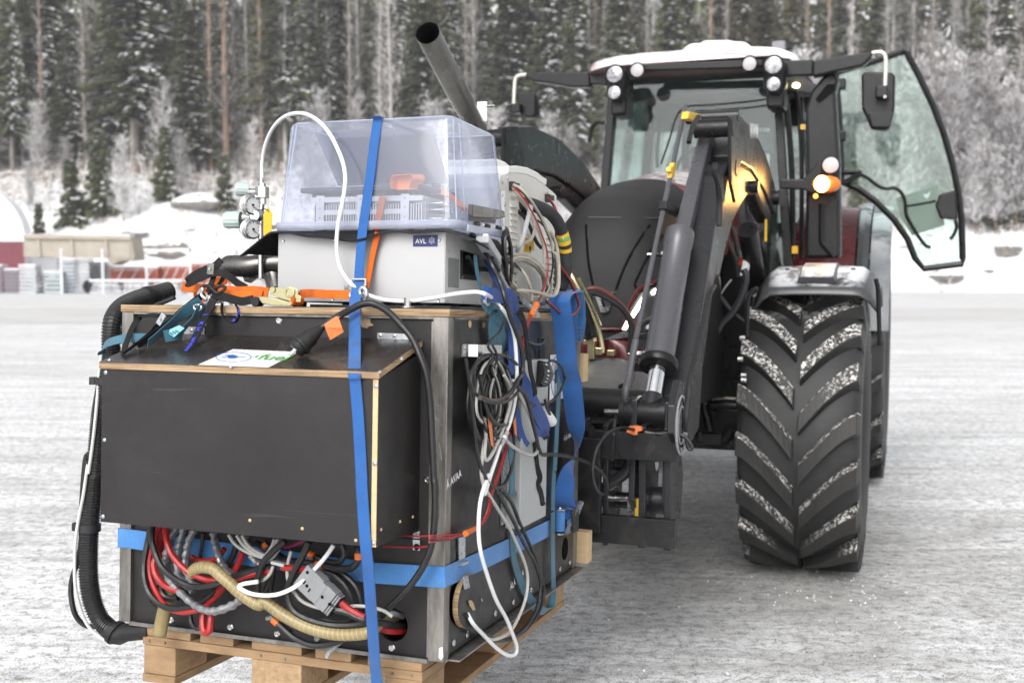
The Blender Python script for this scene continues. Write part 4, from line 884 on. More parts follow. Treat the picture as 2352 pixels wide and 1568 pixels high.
# --- finned computer under the box
t = thing('finned_computer', 'silver fanless computer with cooling fins inside the clear storage box', 'computer', (.64, .27, 1.05), fr=CF)
alu = M('bare aluminium', (.42, .42, .43), .4, .6, .08, 6)
g = MB(CF); g.bb((.482, .175, 1.054), (.800, .36, 1.142)); g.build('body', alu, t, bevel=.001)
g = MB(CF)
for k in range(44):
    u = .484 + k * .0072; g.bb((u, .160, 1.058), (u + .003, .175, 1.122))
g.build('cooling_fins', alu, t)
for x0, x1 in ((.492, .516), (.613, .632), (.738, .762)):
    g = MB(CF); g.bb((x0, .156, 1.056), (x1, .1598, 1.146)); b = g.build('bracket', alu, t)
    for w in (1.135, 1.112, 1.088, 1.066): g = MB(CF); g.lathe(((x0 + x1) / 2, .1558, w), (0, -1, 0), [(.002, 0), (0, .0006)], 8); g.build('screw', blk_pl, b)
g = MB(CF); g.bb((.516, .1563, 1.095), (.738, .1597, 1.108)); g.bb((.476, .1563, 1.128), (.80, .1597, 1.142)); g.build('front_bar', alu, t)
text('AVL', (.56, .1561, 1.0975), X3, Z3, .010, ink_g, t, 'printed_name', .0004, CF, .004)
for w in (1.125, 1.108, 1.085, 1.07):
    for v in (.2, .23, .26): g = MB(CF); g.cyl((.8, v, w), (.838, v, w), .0055, n=10); g.build('plug', steel_br, t, smooth=True)
# --- laptop
t = thing('laptop', 'open dark laptop lying on the finned computer inside the storage box', 'laptop', (.6, .25, 1.15), fr=CF)
lapm = M('laptop slate plastic', (.012, .015, .045), .45, 0, .1, 8)
P0 = cv('b', 672, 592, .15); P1 = cv('b', 1490, 572, .15)
wl = P0[2]
g = MB(CF); g.prism([(P0[0], .15, wl), (P1[0], .15, wl + .002), (.832, .30, wl - .004), (P0[0] + .1, .375, wl - .002)], (0, 0, -.013)); g.build('base', lapm, t, bevel=.003)
g = MB(CF); g.prism([(P0[0] + .02, .18, wl - .0135), (P1[0] - .03, .18, wl - .0135), (.80, .30, wl - .017), (P0[0] + .12, .35, wl - .0135)], (0, 0, -.011)); g.build('dock_pad', rub_blk, t)
s0, s1, s2_, s3 = cv('b', 925, 578, .33), cv('b', 1668, 560, .33), cv('b', 1553, 174, .38), cv('b', 768, 216, .38)
g = MB(CF); g.prism([s0, s1, s2_, s3], (0, .007, 0)); sc2 = g.build('screen', lapm, t, bevel=.003)
g = MB(CF); g.prism([s0 * .96 + s2_ * .04 - V3(0, .0005, 0), s1 * .96 + s3 * .04 - V3(0, .0005, 0), s2_ * .96 + s0 * .04 - V3(0, .0005, 0), s3 * .96 + s1 * .04 - V3(0, .0005, 0)], (0, -.0003, 0)); g.build('display', M('dark display', (.010, .013, .042), .45, 0, .05, 4, spec=.2), sc2)
g = MB(CF); c = cv('b', 1482, 194, .376); g.bb(c - V3(.018, .001, .0035), c + V3(.018, 0, .0035)); g.build('screen_label', ink_g, sc2)
# orange tape marker clipped on the laptop
a = [cv('b', x, y, .14) for x, y in ((1325, 600), (1322, 555), (1335, 515), (1385, 505), (1455, 502), (1470, 530), (1455, 560), (1440, 600))]
g = MB(CF); g.ribbon([q for q in a], .05, (.25, 1, .1), .0012, 4); tag(g.build('orange_tape', tape_o), 'loop of orange tape stuck on the laptop edge', 'tape')
g = MB(CF); g.prism([cv('b', x, y, .139) for x, y in ((1322, 510), (1452, 500), (1440, 602), (1318, 604))], (0, .001, 0)); tag(g.build('orange_flag', tape_o), 'flat orange flag hanging over the front edge of the laptop', 'tape')
g = MB(CF); g.lathe(cv('b', 1465, 535, .16), (1, 0, .05), [(.011, -.012), (.011, .006), (.009, .006), (.009, -.012)], 16); tag(g.build('camera_barrel', blk_pl), 'small black cylinder beside the orange tape on the laptop', 'webcam')
g = MB(CF); g.ribbon([cv('b', x, y, v) for x, y, v in ((1500, 585, .2), (1560, 610, .22), (1640, 620, .24), (1700, 660, .27), (1790, 740, .3))], .016, (0, .3, 1), .002, 4); tag(g.build('orange_cable_wrap', tape_o), 'orange strip running right from the laptop inside the storage box', 'tape')

# --- white instrument with louvres standing behind
t = thing('white_analyser', 'off white analyser with curved top, louvred panels and yellow stickers', 'instrument', (.8, .75, CH), fr=CF); WA = t
UB = .878
def ux(x, y, u=UB): return cu('x', x, y, u)
prof = [ux(x, y) for x, y in ((530, 265), (600, 246), (690, 241), (800, 257), (900, 302), (960, 352), (1000, 372), (1100, 458), (1116, 485), (1106, 620), (1075, 1515))]
prof += [V3(UB, prof[-1][1], AW0 - .004), V3(UB, ux(500, 1160)[1] + .01, AW0 - .004), ux(497, 470), ux(497, 390)]
g = MB(CF); g.prism(prof, (-.42, 0, 0)); g.build('housing', beige, t, bevel=.002)
g = MB(CF); pf = [ux(x, y) for x, y in ((600, 246), (690, 241), (800, 257), (900, 302), (962, 352), (1002, 372))]; g.loft([[p + V3(.002, 0, 0) for p in pf] + [p + V3(.002, 0, .022) + V3(0, .004, 0) for p in pf[::-1]], [p + V3(-.45, 0, 0) for p in pf] + [p + V3(-.45, 0, .022) for p in pf[::-1]]]); g.build('top_cover', beige_w, t, bevel=.003)
g = MB(CF); d0 = [cu('x', x, y, .84) for x, y in ((500, 300), (470, 92), (520, 96), (580, 120), (640, 172), (684, 238), (530, 268))]
g.prism(d0, (-.4, 0, 0)); g.build('front_cover', beige_w, t, bevel=.006)
g = MB(CF); g.prism([ux(x, y, UB + .0005) for x, y in ((527, 430), (600, 448), (708, 498), (690, 1180), (530, 1150))], (.012, 0, 0)); pn = g.build('louvre_panel', beige, t, bevel=.0015)
def louvre(x0, x1, y, dy, u, par):
    a, b = ux(x0, y, u), ux(x1, y + dy, u); hgt = .019
    g = MB(CF); g.add([a, b, b + V3(0, 0, -hgt), a + V3(0, 0, -hgt), b + V3(.008, 0, -hgt * .95), a + V3(.008, 0, -hgt * .95)], [(0, 1, 4, 5), (5, 4, 2, 3), (0, 5, 3), (1, 2, 4)])
    g.build('louvre', beige, par); g = MB(CF); g.bb(np.minimum(a, b) * 1 + V3(.0001, .001, 0) + V3(0, 0, -hgt * 1.12 - abs(a[2] - b[2]) * 0), np.array([a[0] + .0006, b[1], a[2] - hgt * .99])); g.build('louvre_gap', blk_pl, par)
for k in range(10): louvre(622, 690, 528 + k * 66, 12, UB + .0126, pn)
g = MB(CF); g.prism([ux(x, y, UB + .0127) for x, y in ((632, 474), (684, 486), (684, 520), (632, 508))], (.001, 0, 0)); np_ = g.build('name_plate', M('tan plate', (.42, .37, .3), .5), pn)
for x, y in ((545, 470), (572, 570), (600, 290), (1018, 438), (722, 796)): g = MB(CF); g.lathe(ux(x, y, UB + (.0127 if x < 580 and y > 400 else .0003)), (1, 0, 0), [(.0055, 0), (.0045, .0025), (.002, .002), (0, .0018)], 12); g.build('screw', steel_br, t, smooth=True)
g = MB(CF); g.prism([ux(x, y, UB + .0004) for x, y in ((712, 560), (800, 580), (800, 690), (712, 700))], (.0015, 0, 0)); g.build('dark_recess', blk_dk, t)
g = MB(CF); g.prism([ux(x, y, UB + .0004) for x, y in ((690, 755), (1000, 790), (985, 1500), (680, 1500))], (.003, 0, 0)); mp = g.build('middle_plate', beige_w, t)
for k in range(10): louvre(1005, 1068, 862 + k * 66, 8, UB + .0012, t)
for k in range(4): louvre(622, 690, 1120 + k * 90, 12, UB + .0035, t)
g = MB(CF); g.prism([ux(x, y, UB + .0037) for x, y in ((782, 912), (850, 930), (848, 1078), (765, 1066))], (.0006, 0, 0)); g.prism([ux(x, y, UB + .0044) for x, y in ((822, 930), (878, 938), (876, 1050), (820, 1040))], (.0005, 0, 0)); st3 = g.build('yellow_sticker', yel, t)
for k in range(6): g = MB(CF); g.prism([ux(x, y + k * 12, UB + .005) for x, y in ((785, 985), (815 + 3 * (k % 2), 988), (815 + 3 * (k % 2), 991), (785, 988))], (.0002, 0, 0)); g.build('sticker_line', ink_k, st3)
g = MB(CF); g.prism([ux(x, y, UB + .0051) for x, y in ((822, 1000), (850, 1010), (845, 1060), (828, 1050))], (.0002, 0, 0)); g.build('sticker_mark', ink_k, st3)
text('M.O.V.E GAS', ux(790, 893, UB + .004), (0, 1, -.05), (0, 0, 1), .011, ink_g, t, 'printed_name', .0003, CF, .003)
for x, y in ((632, 380), (1002, 505)):
    c = ux(x, y, UB + .001); g = MB(CF); g.bb(c + V3(0, -.011, -.013), c + V3(.014, .011, .013)); k_ = g.build('socket', blk_pl, t, bevel=.001)
    g = MB(CF); g.bb(c + V3(.0142, -.006, -.008), c + V3(.026, .008, .008)); g.build('plug', blk_pl, k_)
text('IN', ux(540, 355, UB + .0004), (0, 1, -.05), (0, 0, 1), .012, ink_k, t, 'printed_mark', .0003, CF, .01)
# insulated black hose in front of the white analyser
hp = [cu('x', x, y, u) for x, y, u in ((740, 560, .89), (830, 565, .915), (930, 600, .93), (1040, 655, .94), (1120, 745, .95), (1165, 850, .955), (1195, 960, .96), (1210, 1080, .96), (1212, 1220, .96), (1190, 1360, .95), (1150, 1460, .94))]
hz_ = cable(hp, .0195, M('foam insulation', (.022, .022, .024), .8, 0, .15, 20, .3, 90), 'insulated_hose', None, 14, 6, 'thick black insulated hose with yellow tape rings bending beside the white analyser', 'hose')
S = smooth(hp, 6)
for a, b, m in ((31, 33, yel), (33, 35, grn), (35, 37, yel), (39, 41, yel)):
    g = MB(CF); g.tube(S[a:b + 1], .0203, n=14); o = g.build('tape_ring', M('green label', (.15, .36, .10), .5) if m is grn else yel, hz_, smooth=True)
q = S[34]; g = MB(CF); d = nrm(CF.R.T @ (CAMP - CF.w(q))); g.tube([q + d * .021 + V3(0, .006 * math.cos(a), .005 * math.sin(a)) for a in [k * math.pi / 6 for k in range(13)]], .0007, n=4); g.build('tape_mark', ink_w, hz_)
d0_ = CF.R.T @ (CAMP - CF.w(S[32])); d0_ = nrm(d0_); xd_ = nrm(np.cross((0, 0, 1), d0_)); text('21', S[32] + d0_ * .0205 - xd_ * .006 - V3(0, 0, .004), xd_ * 1 + V3(0, 0, .25), (0, 0, 1), .012, ink_k, hz_, 'tape_number', .0004, CF, .01)
# leads from the sockets
GR = 'leads hanging in front of the white analyser'
L1 = [(660, 385, .905), (740, 430, .93), (830, 530, .95), (900, 640, .955), (960, 740, .955), (1010, 860, .955), (1050, 960, .95), (1070, 1080, .95), (1075, 1200, .95), (1050, 1360, .955), (1000, 1470, .96)]
cable([cu('x', x, y, u) for x, y, u in L1], .0032, cab_blk, 'black_lead', None, 6, 6, 'thin black lead curving down from the left socket of the white analyser', 'cable')
cable([cu('x', x + 4, y - 22, u + .004) for x, y, u in L1[:8]] + [cu('x', x, y, .965) for x, y in ((1110, 1090), (1130, 1250), (1125, 1400), (1090, 1500))], .0042, cab_bei, 'beige_lead', None, 6, 6, 'beige lead arching beside the thin black one on the white analyser', 'cable')
L2 = [(650, 388, .905), (700, 420, .93), (770, 505, .95), (840, 620, .96), (900, 730, .965), (950, 860, .965), (1000, 1000, .965), (1022, 1120, .965), (1026, 1220, .97), (1010, 1350, .975), (970, 1480, .98), (930, 1568, .98)]
cable([cu('x', x, y, u) for x, y, u in L2], .0024, cab_red, 'red_lead', None, 6, 6, 'red lead running from the left socket of the white analyser down to the strap knot', 'cable')
cable([cu('x', x, y, u) for x, y, u in ((660, 400, .9), (720, 480, .92), (800, 590, .93), (850, 680, .94), (880, 780, .945), (880, 860, .945), (840, 940, .945), (760, 980, .94), (660, 1005, .92), (580, 1035, .9))], .0048, cab_bei, 'beige_cable', None, 7, 6, 'beige cable curling back left under the first louvred panel', 'cable')
cable([cu('x', x, y, u) for x, y, u in ((700, 490, .905), (800, 600, .925), (880, 730, .93), (930, 860, .935), (975, 1000, .935), (985, 1180, .935))], .0044, cab_bei, 'beige_cable', None, 7, 6, 'beige cable hanging straight past the yellow sticker', 'cable')
cable([cu('x', x, y, u) for x, y, u in ((855, 550, .95), (835, 650, .95), (800, 770, .95), (770, 900, .95), (730, 1000, .945), (690, 1060, .93), (640, 1120, .92))], .0068, cab_mid, 'grey_tube', None, 9, 6, 'pale grey tube slanting down left across the white analyser', 'hose')
cable([cu('x', x, y, u) for x, y, u in ((712, 640, .89), (770, 690, .9), (830, 790, .905), (870, 890, .905), (910, 970, .905), (950, 1020, .905))], .0058, rub_blk, 'black_tube', None, 8, 6, 'short black tube ending beside the yellow sticker', 'hose')
cable([cu('x', x, y, u) for x, y, u in ((1025, 500, .905), (1080, 560, .92), (1115, 640, .93), (1125, 780, .93), (1125, 980, .93))], .0022, cab_red, 'red_lead', None, 6, 6, 'short red lead from the right socket of the white analyser', 'cable')
cable([cu('x', x, y, u) for x, y, u in ((1022, 508, .904), (1070, 570, .918), (1100, 640, .928))], .003, cab_blk, 'black_lead', None, 6, 6, 'short black lead beside the red one at the right socket', 'cable')
cable([cu('x', x, y, u) for x, y, u in ((915, 735, .9), (970, 780, .91), (1030, 860, .93), (1090, 950, .95), (1130, 1080, .955), (1150, 1200, .955), (1230, 1330, .97), (1290, 1450, .98), (1330, 1560, .99), (1345, 1640, 1.0), (1290, 1730, 1.0), (1180, 1730, .99), (1090, 1650, .985), (1010, 1590, .98))], .0036, cab_blk, 'black_lead', None, 6, 6, 'long thin black lead looping over the blue strap roll', 'cable')
cable([cu('x', x, y, u) for x, y, u in ((1155, 1210, .957), (1235, 1325, .973), (1297, 1445, .983), (1338, 1560, .993), (1350, 1635, 1.003), (1290, 1715, 1.003), (1180, 1715, .993), (1090, 1635, .988), (1010, 1570, .983))], .0024, cab_red, 'red_lead', None, 6, 6, 'long red lead looping over the blue strap roll', 'cable')
# coiled beige cable at the foot of the analyser
for k in range(9):
    c = cu('x', 815 + rnd.uniform(-14, 14), 1340 + rnd.uniform(-20, 20), .93 + .006 * k - .02); s_ = rnd.uniform(.75, 1.1); loop = []
    for i in range(26):
        a = 2 * math.pi * i / 24; loop.append(c + V3(rnd.uniform(-.003, .003), .20 * s_ * math.cos(a + .1) , .058 * s_ * math.sin(a) - .012 * s_ * math.cos(a)))
    if k: cable(loop, .0045, cab_bei, 'cable_turn', BC, 6, 2)
    else:
        BC = thing('beige_cable_coil', 'coil of beige cable lying at the foot of the white analyser', 'cable coil', c, fr=CF); cable(loop, .0045, cab_bei, 'cable_turn', BC, 6, 2)
cable([cu('x', x, y, u) for x, y, u in ((560, 1160, .91), (680, 1200, .94), (770, 1280, .97), (820, 1380, .98), (850, 1480, .98), (855, 1568, .98))], .0048, cab_bei, 'cable_turn', BC, 7, 6)
cable([cu('x', x, y, u) for x, y, u in ((690, 1465, .96), (800, 1470, .98), (920, 1490, .985), (1020, 1520, .985), (1085, 1520, .985), (1120, 1480, .985), (1138, 1400, .98), (1140, 1250, .97), (1130, 1100, .965), (1100, 950, .96), (1040, 840, .955))], .0048, cab_bei, 'cable_turn', BC, 7, 6)
# black power brick with its coiled lead beside the measuring box
pb = thing('power_adapter', 'grey and white power adapter hanging by its black lead beside the storage box', 'power adapter', cu('x', 400, 1000, .95), fr=CF)
a, b = cu('x', 335, 930, .955), cu('x', 470, 1150, .955); g = MB(CF); g.bar(a, b, .020, .036, up=(1, 0, 0)); g.build('brick', cab_mid, pb, bevel=.003)
g = MB(CF); g.bar(a + V3(.002, .014, .006), b + V3(.002, .014, .006), .021, .014, up=(1, 0, 0)); g.build('brick_side', white_pl, pb, bevel=.002)
cable([cu('x', x, y, .957) for x, y in ((462, 1150), (500, 1230), (540, 1330), (590, 1430), (612, 1500))], .006, cab_mid, 'lead', pb); cable([cu('x', x, y, .96) for x, y in ((435, 1130), (480, 1200), (515, 1260))], .006, cab_blk, 'plug', pb)
for k in range(7):
    c = cu('x', 590 + 4 * k, 1120 + 3 * k, .925 + .007 * k); s_ = 1 - .04 * k
    pts = [c + V3(rnd.uniform(-.003, .003), .035 * s_ * math.cos(a), .075 * s_ * math.sin(a) - .03 * math.cos(a)) for a in [2 * math.pi * i / 20 for i in range(22)]]
    cable(pts, .0038, cab_blk, 'lead_turn', pb, 6, 2)
# --- leaning exhaust stack
t = thing('exhaust_stack', 'leaning bare steel exhaust pipe with an open dark mouth behind the storage box', 'pipe', cv('D', 1092, 290, .95), fr=CF)
a, b = cv('D', 982, 76, .42), cv('D', 1094, 296, .95); d = nrm(b - a)
g = MB(CF); g.lathe(a, d, [(.0335, .004), (.0348, 0), (.0355, .003), (.0355, np.linalg.norm(b - a) * .72), (.033, np.linalg.norm(b - a) * .75), (.033, np.linalg.norm(b - a)), (.028, np.linalg.norm(b - a)), (.0335, .28), (.0335, .004)], 32); g.build('pipe', steel_bl, t, smooth=True)
g = MB(CF); g.lathe(a + d * .22, d, [(0, 0), (.0334, 0)], 24); g.build('dark_bore', blk_dk, t)
g = MB(CF); c = cv('b', 1895, 75, .93); g.bb(c - V3(.017, .004, .035), c + V3(.017, .006, .03)); g.build('bracket', white_pl, t, bevel=.002)
g = MB(CF); c = cv('b', 1945, 42, .93); g.cyl(c - V3(.025, 0, 0), c + V3(.018, 0, 0), .004, n=8); g.build('bolt', steel_br, t)
g = MB(CF); g.tube([b, b + d * .10, b + d * .16 + V3(0, .03, -.02), V3(b[0] + .03, 1.07, b[2] - .16), V3(b[0] + .03, 1.085, b[2] - .25), V3(b[0] + .03, 1.085, CH)], .033, n=18, sm=4); g.build('lower_pipe', steel_bl, t, smooth=True)
# --- exhaust elbow at the left
t = thing('exhaust_elbow', 'rounded bare steel exhaust elbow left of the grey measuring box', 'pipe', cv('j', 1900, 800, .3), fr=CF)
pts = [cv('j', x, y, v) for x, y, v in ((1752, 716, .33), (1850, 712, .33), (1960, 715, .33), (2060, 700, .34), (2200, 690, .36), (2300, 690, .38))]
g = MB(CF); g.tube(pts, [.0, .031, .032, .032, .032, .032, .031, .031, .0305, .030, .030, .031, .033, .036, .038, .04, .04, .04], n=18, sm=3); g.build('elbow', steel_bl, t, smooth=True)
c = pts[0]; g = MB(CF); g.lathe(c + V3(.022, 0, 0), (-1, 0, .05), [(.032, -.004), (.031, .008), (.026, .02), (.015, .028), (0, .031)], 20); g.build('end_cap', steel_bl, t, smooth=True)
g = MB(CF); g.tube([cv('j', x, y, .36) for x, y in ((2100, 730), (2150, 790), (2170, 880))], .03, n=14, sm=4); g.build('lower_branch', steel_bl, t, smooth=True)
g = MB(CF); g.prism([cv('j', x, y, .40) for x, y in ((1800, 800), (1850, 775), (2060, 765), (2100, 860), (2090, 905), (1900, 905))], (0, .03, 0)); g.build('steel_shield', steel_br, t, bevel=.004)
g = MB(CF); c = cv('j', 1965, 795, .35); g.lathe(c, (.1, -1, .2), [(.020, 0), (.022, .008), (.012, .012), (.012, .016), (0, .016)], 7); g.build('clamp_knob', steel_bl, t)
g = MB(CF); c = cv('j', 2095, 815, .35); g.tube([c + V3(.024 * math.cos(a), 0, .011 * math.sin(a)) for a in [k * math.pi / 8 for k in range(17)]], .0015, n=5); g.build('wire_ring', steel_br, t)
# --- gas regulator
t = thing('gas_regulator', 'chrome gas regulator with two gauges, pale green knobs and a yellow tag', 'regulator', (.2, .3, CH), fr=CF)
RV = .3
def rp(x, y, v=RV): return cv('b', x, y, v)
g = MB(CF); c = rp(418, 620); g.cyl(c - V3(0, 0, .017), c + V3(0, 0, .015), .0195, n=6); g.build('hex_body', steel_br, t, bevel=.001)
prof_ = [(rp(415, 495), rp(415, 525), .0085), (rp(415, 528), rp(415, 556), .0065), (rp(416, 560), rp(416, 588), .011), (rp(420, 655), rp(420, 700), .010), (rp(418, 700), rp(412, 745), .007)]
for a, b, r_ in prof_: g = MB(CF); g.cyl(a, b, r_, n=6 if r_ > .008 else 12); g.build('fitting', steel_br, t)
g = MB(CF); g.cyl(rp(410, 740), rp(410, 1200), .008, n=12); g.build('stem', steel_br, t, smooth=True)
g = MB(CF); g.bb(rp(385, 1090, .33), rp(435, 990, .35)); g.build('mounting_block', steel_br, t)
g = MB(CF); g.lathe(rp(385, 780), (.05, -.3, 0), [(0, -.02), (.017, -.02), (.021, -.012), (.021, .012), (.014, .02), (0, .02)], 20); g.cyl(rp(300, 790), rp(405, 790), .016, n=16); g.build('valve_body', steel_br, t, smooth=True)
dial = M('gauge dial', (.65, .66, .66), .3, 0, .05, 30)
for x, y in ((345, 705), (348, 868)):
    ax = nrm((.86, -.50, -.06)); c = rp(x, y, .28); g = MB(CF); g.lathe(c, ax, [(0, -.024), (.025, -.024), (.0285, -.018), (.0285, -.002), (.0265, .0), (.0265, .003), (.0285, .004), (.0285, .010), (.0245, .012), (.024, .008), (0, .008)], 32); ga = g.build('gauge', steel_br, t, smooth=True)
    g = MB(CF); g.lathe(c + ax * .0085, ax, [(.0235, 0), (0, .0003)], 28); dl = g.build('dial', dial, ga)
    xd = nrm(np.cross((0, 0, 1), ax)); yd = np.cross(ax, xd)
    for k in range(9):
        a = R(-40 + k * 32.5); p_ = c + ax * .0092 + (xd * math.cos(a) + yd * math.sin(a)) * .0175; g = MB(CF); g.bar(p_, p_ + (xd * math.cos(a) + yd * math.sin(a)) * .005, .0012, .0004, up=ax); g.build('tick', ink_k, ga)
    g = MB(CF); g.bar(c + ax * .0095 - yd * .006, c + ax * .0095 + nrm(xd - yd * .8) * .015, .0016, .0005, up=ax); g.build('needle', ink_k, ga); g = MB(CF); g.lathe(c + ax * .0092, ax, [(.0035, 0), (.0035, .002), (0, .002)], 10); g.build('hub', ink_k, ga)
    g = MB(CF); g.lathe(c, ax, [(.0288, -.016), (.0288, -.005)], 32); g.build('band', dial if y > 800 else M('white band', (.7, .68, .6), .4), ga, smooth=True)
    g = MB(CF); a0 = 2.6; g.tube([c + ax * z + (xd * math.cos(a0) + yd * math.sin(a0 + .5)) * .029 for z in (-.016, -.006)], .003, n=5); g.build('red_mark' if y < 800 else 'yellow_mark', tape_o if y < 800 else yel, ga)
for x, y, ax, r_, L_ in ((300, 600, (-.75, -.45, .0), .0185, .032), (250, 806, (-1, -.22, -.02), .0235, .046)):
    c = rp(x, y, .3); ax = nrm(ax); k_ = MB(CF); k_.lathe(c, ax, [(0, -.012), (r_, -.012), (r_, L_ * .7), (r_ * .93, L_ * .78), (0, L_ * .8)], 28); kn = k_.build('knob', mint, t, smooth=True, angle=30)
    xd = perp(ax); yd = np.cross(ax, xd)
    for q in range(14):
        a = 2 * math.pi * q / 14; o_ = c + (xd * math.cos(a) + yd * math.sin(a)) * r_; g = MB(CF); g.bar(o_ - ax * .010, o_ + ax * L_ * .68, .003, .0025, up=xd * math.cos(a) + yd * math.sin(a)); g.build('grip_rib', mint, kn)
g = MB(CF); g.cyl(rp(330, 618), rp(395, 618), .0105, n=14); g.build('spindle', steel_br, t, smooth=True)
g = MB(CF); g.prism([cv('b', x, y, .27) for x, y in ((455, 718), (486, 768), (478, 905), (426, 922), (426, 768))], (0, .0014, 0)); g.build('yellow_tag', yel, t)
g = MB(CF); g.tube([cv('b', x, y, .268) for x, y in ((405, 740), (430, 732), (455, 740), (460, 752))], .0014, n=5, sm=3); g.build('tag_tie', blk_pl, t)
# arching white hose
c1 = pv(('b', 415, 497, .3), ('b', 418, 420, .3), ('b', 440, 300, .28), ('b', 490, 190, .25), ('b', 560, 118, .2), ('b', 640, 90, .16), ('b', 720, 98, .12), ('b', 800, 145, .09), ('b', 870, 225, .07), ('b', 930, 340, .06), ('b', 968, 450, .055), ('b', 976, 560, .05), ('b', 955, 700, .045), ('b', 930, 830, .045), ('b', 918, 960, .05), ('b', 930, 1080, .055), ('b', 965, 1170, .055), ('b', 1030, 1248, .05), ('b', 1120, 1305, .045), ('b', 1240, 1342, .05), ('b', 1400, 1352, .045), ('b', 1560, 1332, .045), ('b', 1720, 1302, .045), ('b', 1850, 1290, .03), ('b', 1920, 1305, .02))
c2 = pu(('k', 800, 575, .03), ('k', 880, 660, .05), ('k', 950, 750, .06), ('k', 1005, 850, .065), ('k', 1040, 960, .07), ('k', 1062, 1100, .07), ('k', 1074, 1300, .07), ('k', 1080, 1450, .07), ('l', 1075, 120, .07), ('l', 1050, 330, .07), ('l', 1005, 530, .07), ('l', 950, 680, .065), ('l', 890, 820, .06), ('l', 830, 1000, .055), ('l', 770, 1180, .05), ('l', 700, 1400, .05), ('i', 1265, 170, .05), ('i', 1215, 330, .05), ('i', 1200, 500, .055), ('i', 1208, 650, .06), ('i', 1245, 800, .06), ('i', 1315, 1000, .06), ('i', 1385, 1130, .055), ('i', 1430, 1240, .05), ('i', 1457, 1320, .045), ('i', 1445, 1372, .04), ('i', 1395, 1378, .035), ('i', 1320, 1330, .03), ('i', 1230, 1240, .03), ('i', 1165, 1170, .03), ('i', 1125, 1100, .02))
wh = cable(c1 + c2, .0052, cab_wht, 'white_hose', None, 10, 5, 'long white hose arching from the regulator over the storage box and down the cabinet side', 'hose')
for x, y, x2, y2 in ((960, 665, 935, 705), (940, 712, 920, 745), (925, 755, 895, 805)): g = MB(CF); g.cyl(cu('l', x, y, CW + .067), cu('l', x2, y2, CW + .064), .0095, n=6); g.build('hose_fitting', steel_br, wh)
cable(pu(('l', 930, 735, .06), ('l', 890, 740, .06), ('l', 860, 735, .06), ('l', 800, 690, .055)), .0035, cab_blk, 'cable_tie', wh)
# small standoff bolt on the plywood
g = MB(CF); c = cv('b', 1392, 1395, .02); g.cyl(c, c + V3(0, 0, .024), .008, n=6); g.lathe(c, (0, 0, 1), [(.018, 0), (.018, .003), (0, .003)], 16); tag(g.build('standoff_bolt', steel_br), 'upright hexagonal bolt on the plywood top in front of the measuring box', 'bolt')

# ================================================================== STRAPS
def mixpts(*L):
    """('v'|'u'|'w'|'l', view, x, y, offset) -> point on a face of the load"""
    o = []
    for q in L:
        k, v_, x, y, f = q
        o.append(cv(v_, x, y, -f) if k == 'v' else cu(v_, x, y, CW + f) if k == 'u' else cw(v_, x, y, CH + f) if k == 'w' else lp(v_, x, y, f))
    return o
def strap(pts, w, wd, mat, name='strap', parent=None, th=.0022, sm=6, lab=None, cat='strap', group=None):
    g = MB(CF); g.ribbon(pts, w, wd, th, sm); o = g.build(name, mat, parent, smooth=True, angle=50)
    if lab: tag(o, lab, cat, group)
    return o
# vertical blue strap
vs = thing('tensioned_strap', 'bright blue strap running over the storage box and down the cabinet front', 'strap', cv('e', 1880, 250, .07), fr=CF)
zt_ = 1.338
up = [V3(cv('b', 1205, 128, .13)[0] + .03, .47, 1.06), V3(cv('b', 1205, 128, .13)[0] + .016, .434, 1.32), V3(cv('b', 1205, 128, .13)[0] + .012, .42, zt_), V3(cv('b', 1205, 128, .13)[0], .127, zt_ - .001)] + [cv('b', x, y, v) for x, y, v in ((1195, 136, .116), (1170, 300, .108), (1145, 500, .098), (1118, 700, .088), (1095, 860, .077), (1083, 980, .072), (1072, 1120, .064), (1066, 1215, .058))]
strap(up, .0255, (1, 0, -.02), BLUE, 'webbing', vs)
lo = [cv('b', 1066, 1215, .058), cv('e', 1888, 300, .03), cv('e', 1880, 380, -.005), cv('e', 1880, 560, -.085), cv('e', 1879, 700, -.15), cv('e', 1878, 838, BD - .008), cv('e', 1885, 900, BD - .0045), cv('e', 1905, 1150, BD - .0035), cv('e', 1925, 1500, BD - .0035), cv('h', 2095, 250, BD - .0035), cv('h', 2120, 620, BD - .004), cv('h', 2138, 800, BD + .02), cv('h', 2160, 1100, BD + .075), cv('h', 2180, 1380, BD + .13), cv('h', 2200, 1640, BD + .19), cv('h', 2230, 2200, -.0)]
strap(lo, .0285, (1, 0, -.03), BLUE, 'webbing', vs, sm=4)
c = cv('b', 1066, 1225, .053); g = MB(CF)
for s_ in (-1, 1): g.cyl(c + V3(-.019, 0, s_ * .008), c + V3(.019, 0, s_ * .008), .0032, n=10); g.cyl(c + V3(s_ * .019, 0, -.009), c + V3(s_ * .019, 0, .009), .003, n=10)
g.build('buckle', zinc, vs, smooth=True)
g = MB(CF); g.tube([cv('b', x, y, .035) for x, y in ((1085, 1262), (1110, 1268), (1118, 1310), (1105, 1345), (1125, 1365), (1155, 1372), (1150, 1395), (1110, 1405), (1075, 1390), (1070, 1360), (1082, 1320), (1075, 1285), (1085, 1262))], .0052, n=8, sm=4); g.build('steel_hook', zinc, vs, smooth=True)
g = MB(CF); g.tube([cv('b', x, y, .03) for x, y in ((1010, 1290), (1008, 1310), (1020, 1330), (1040, 1335))], .004, n=8, sm=4); g.build('steel_ring', zinc, vs, smooth=True)
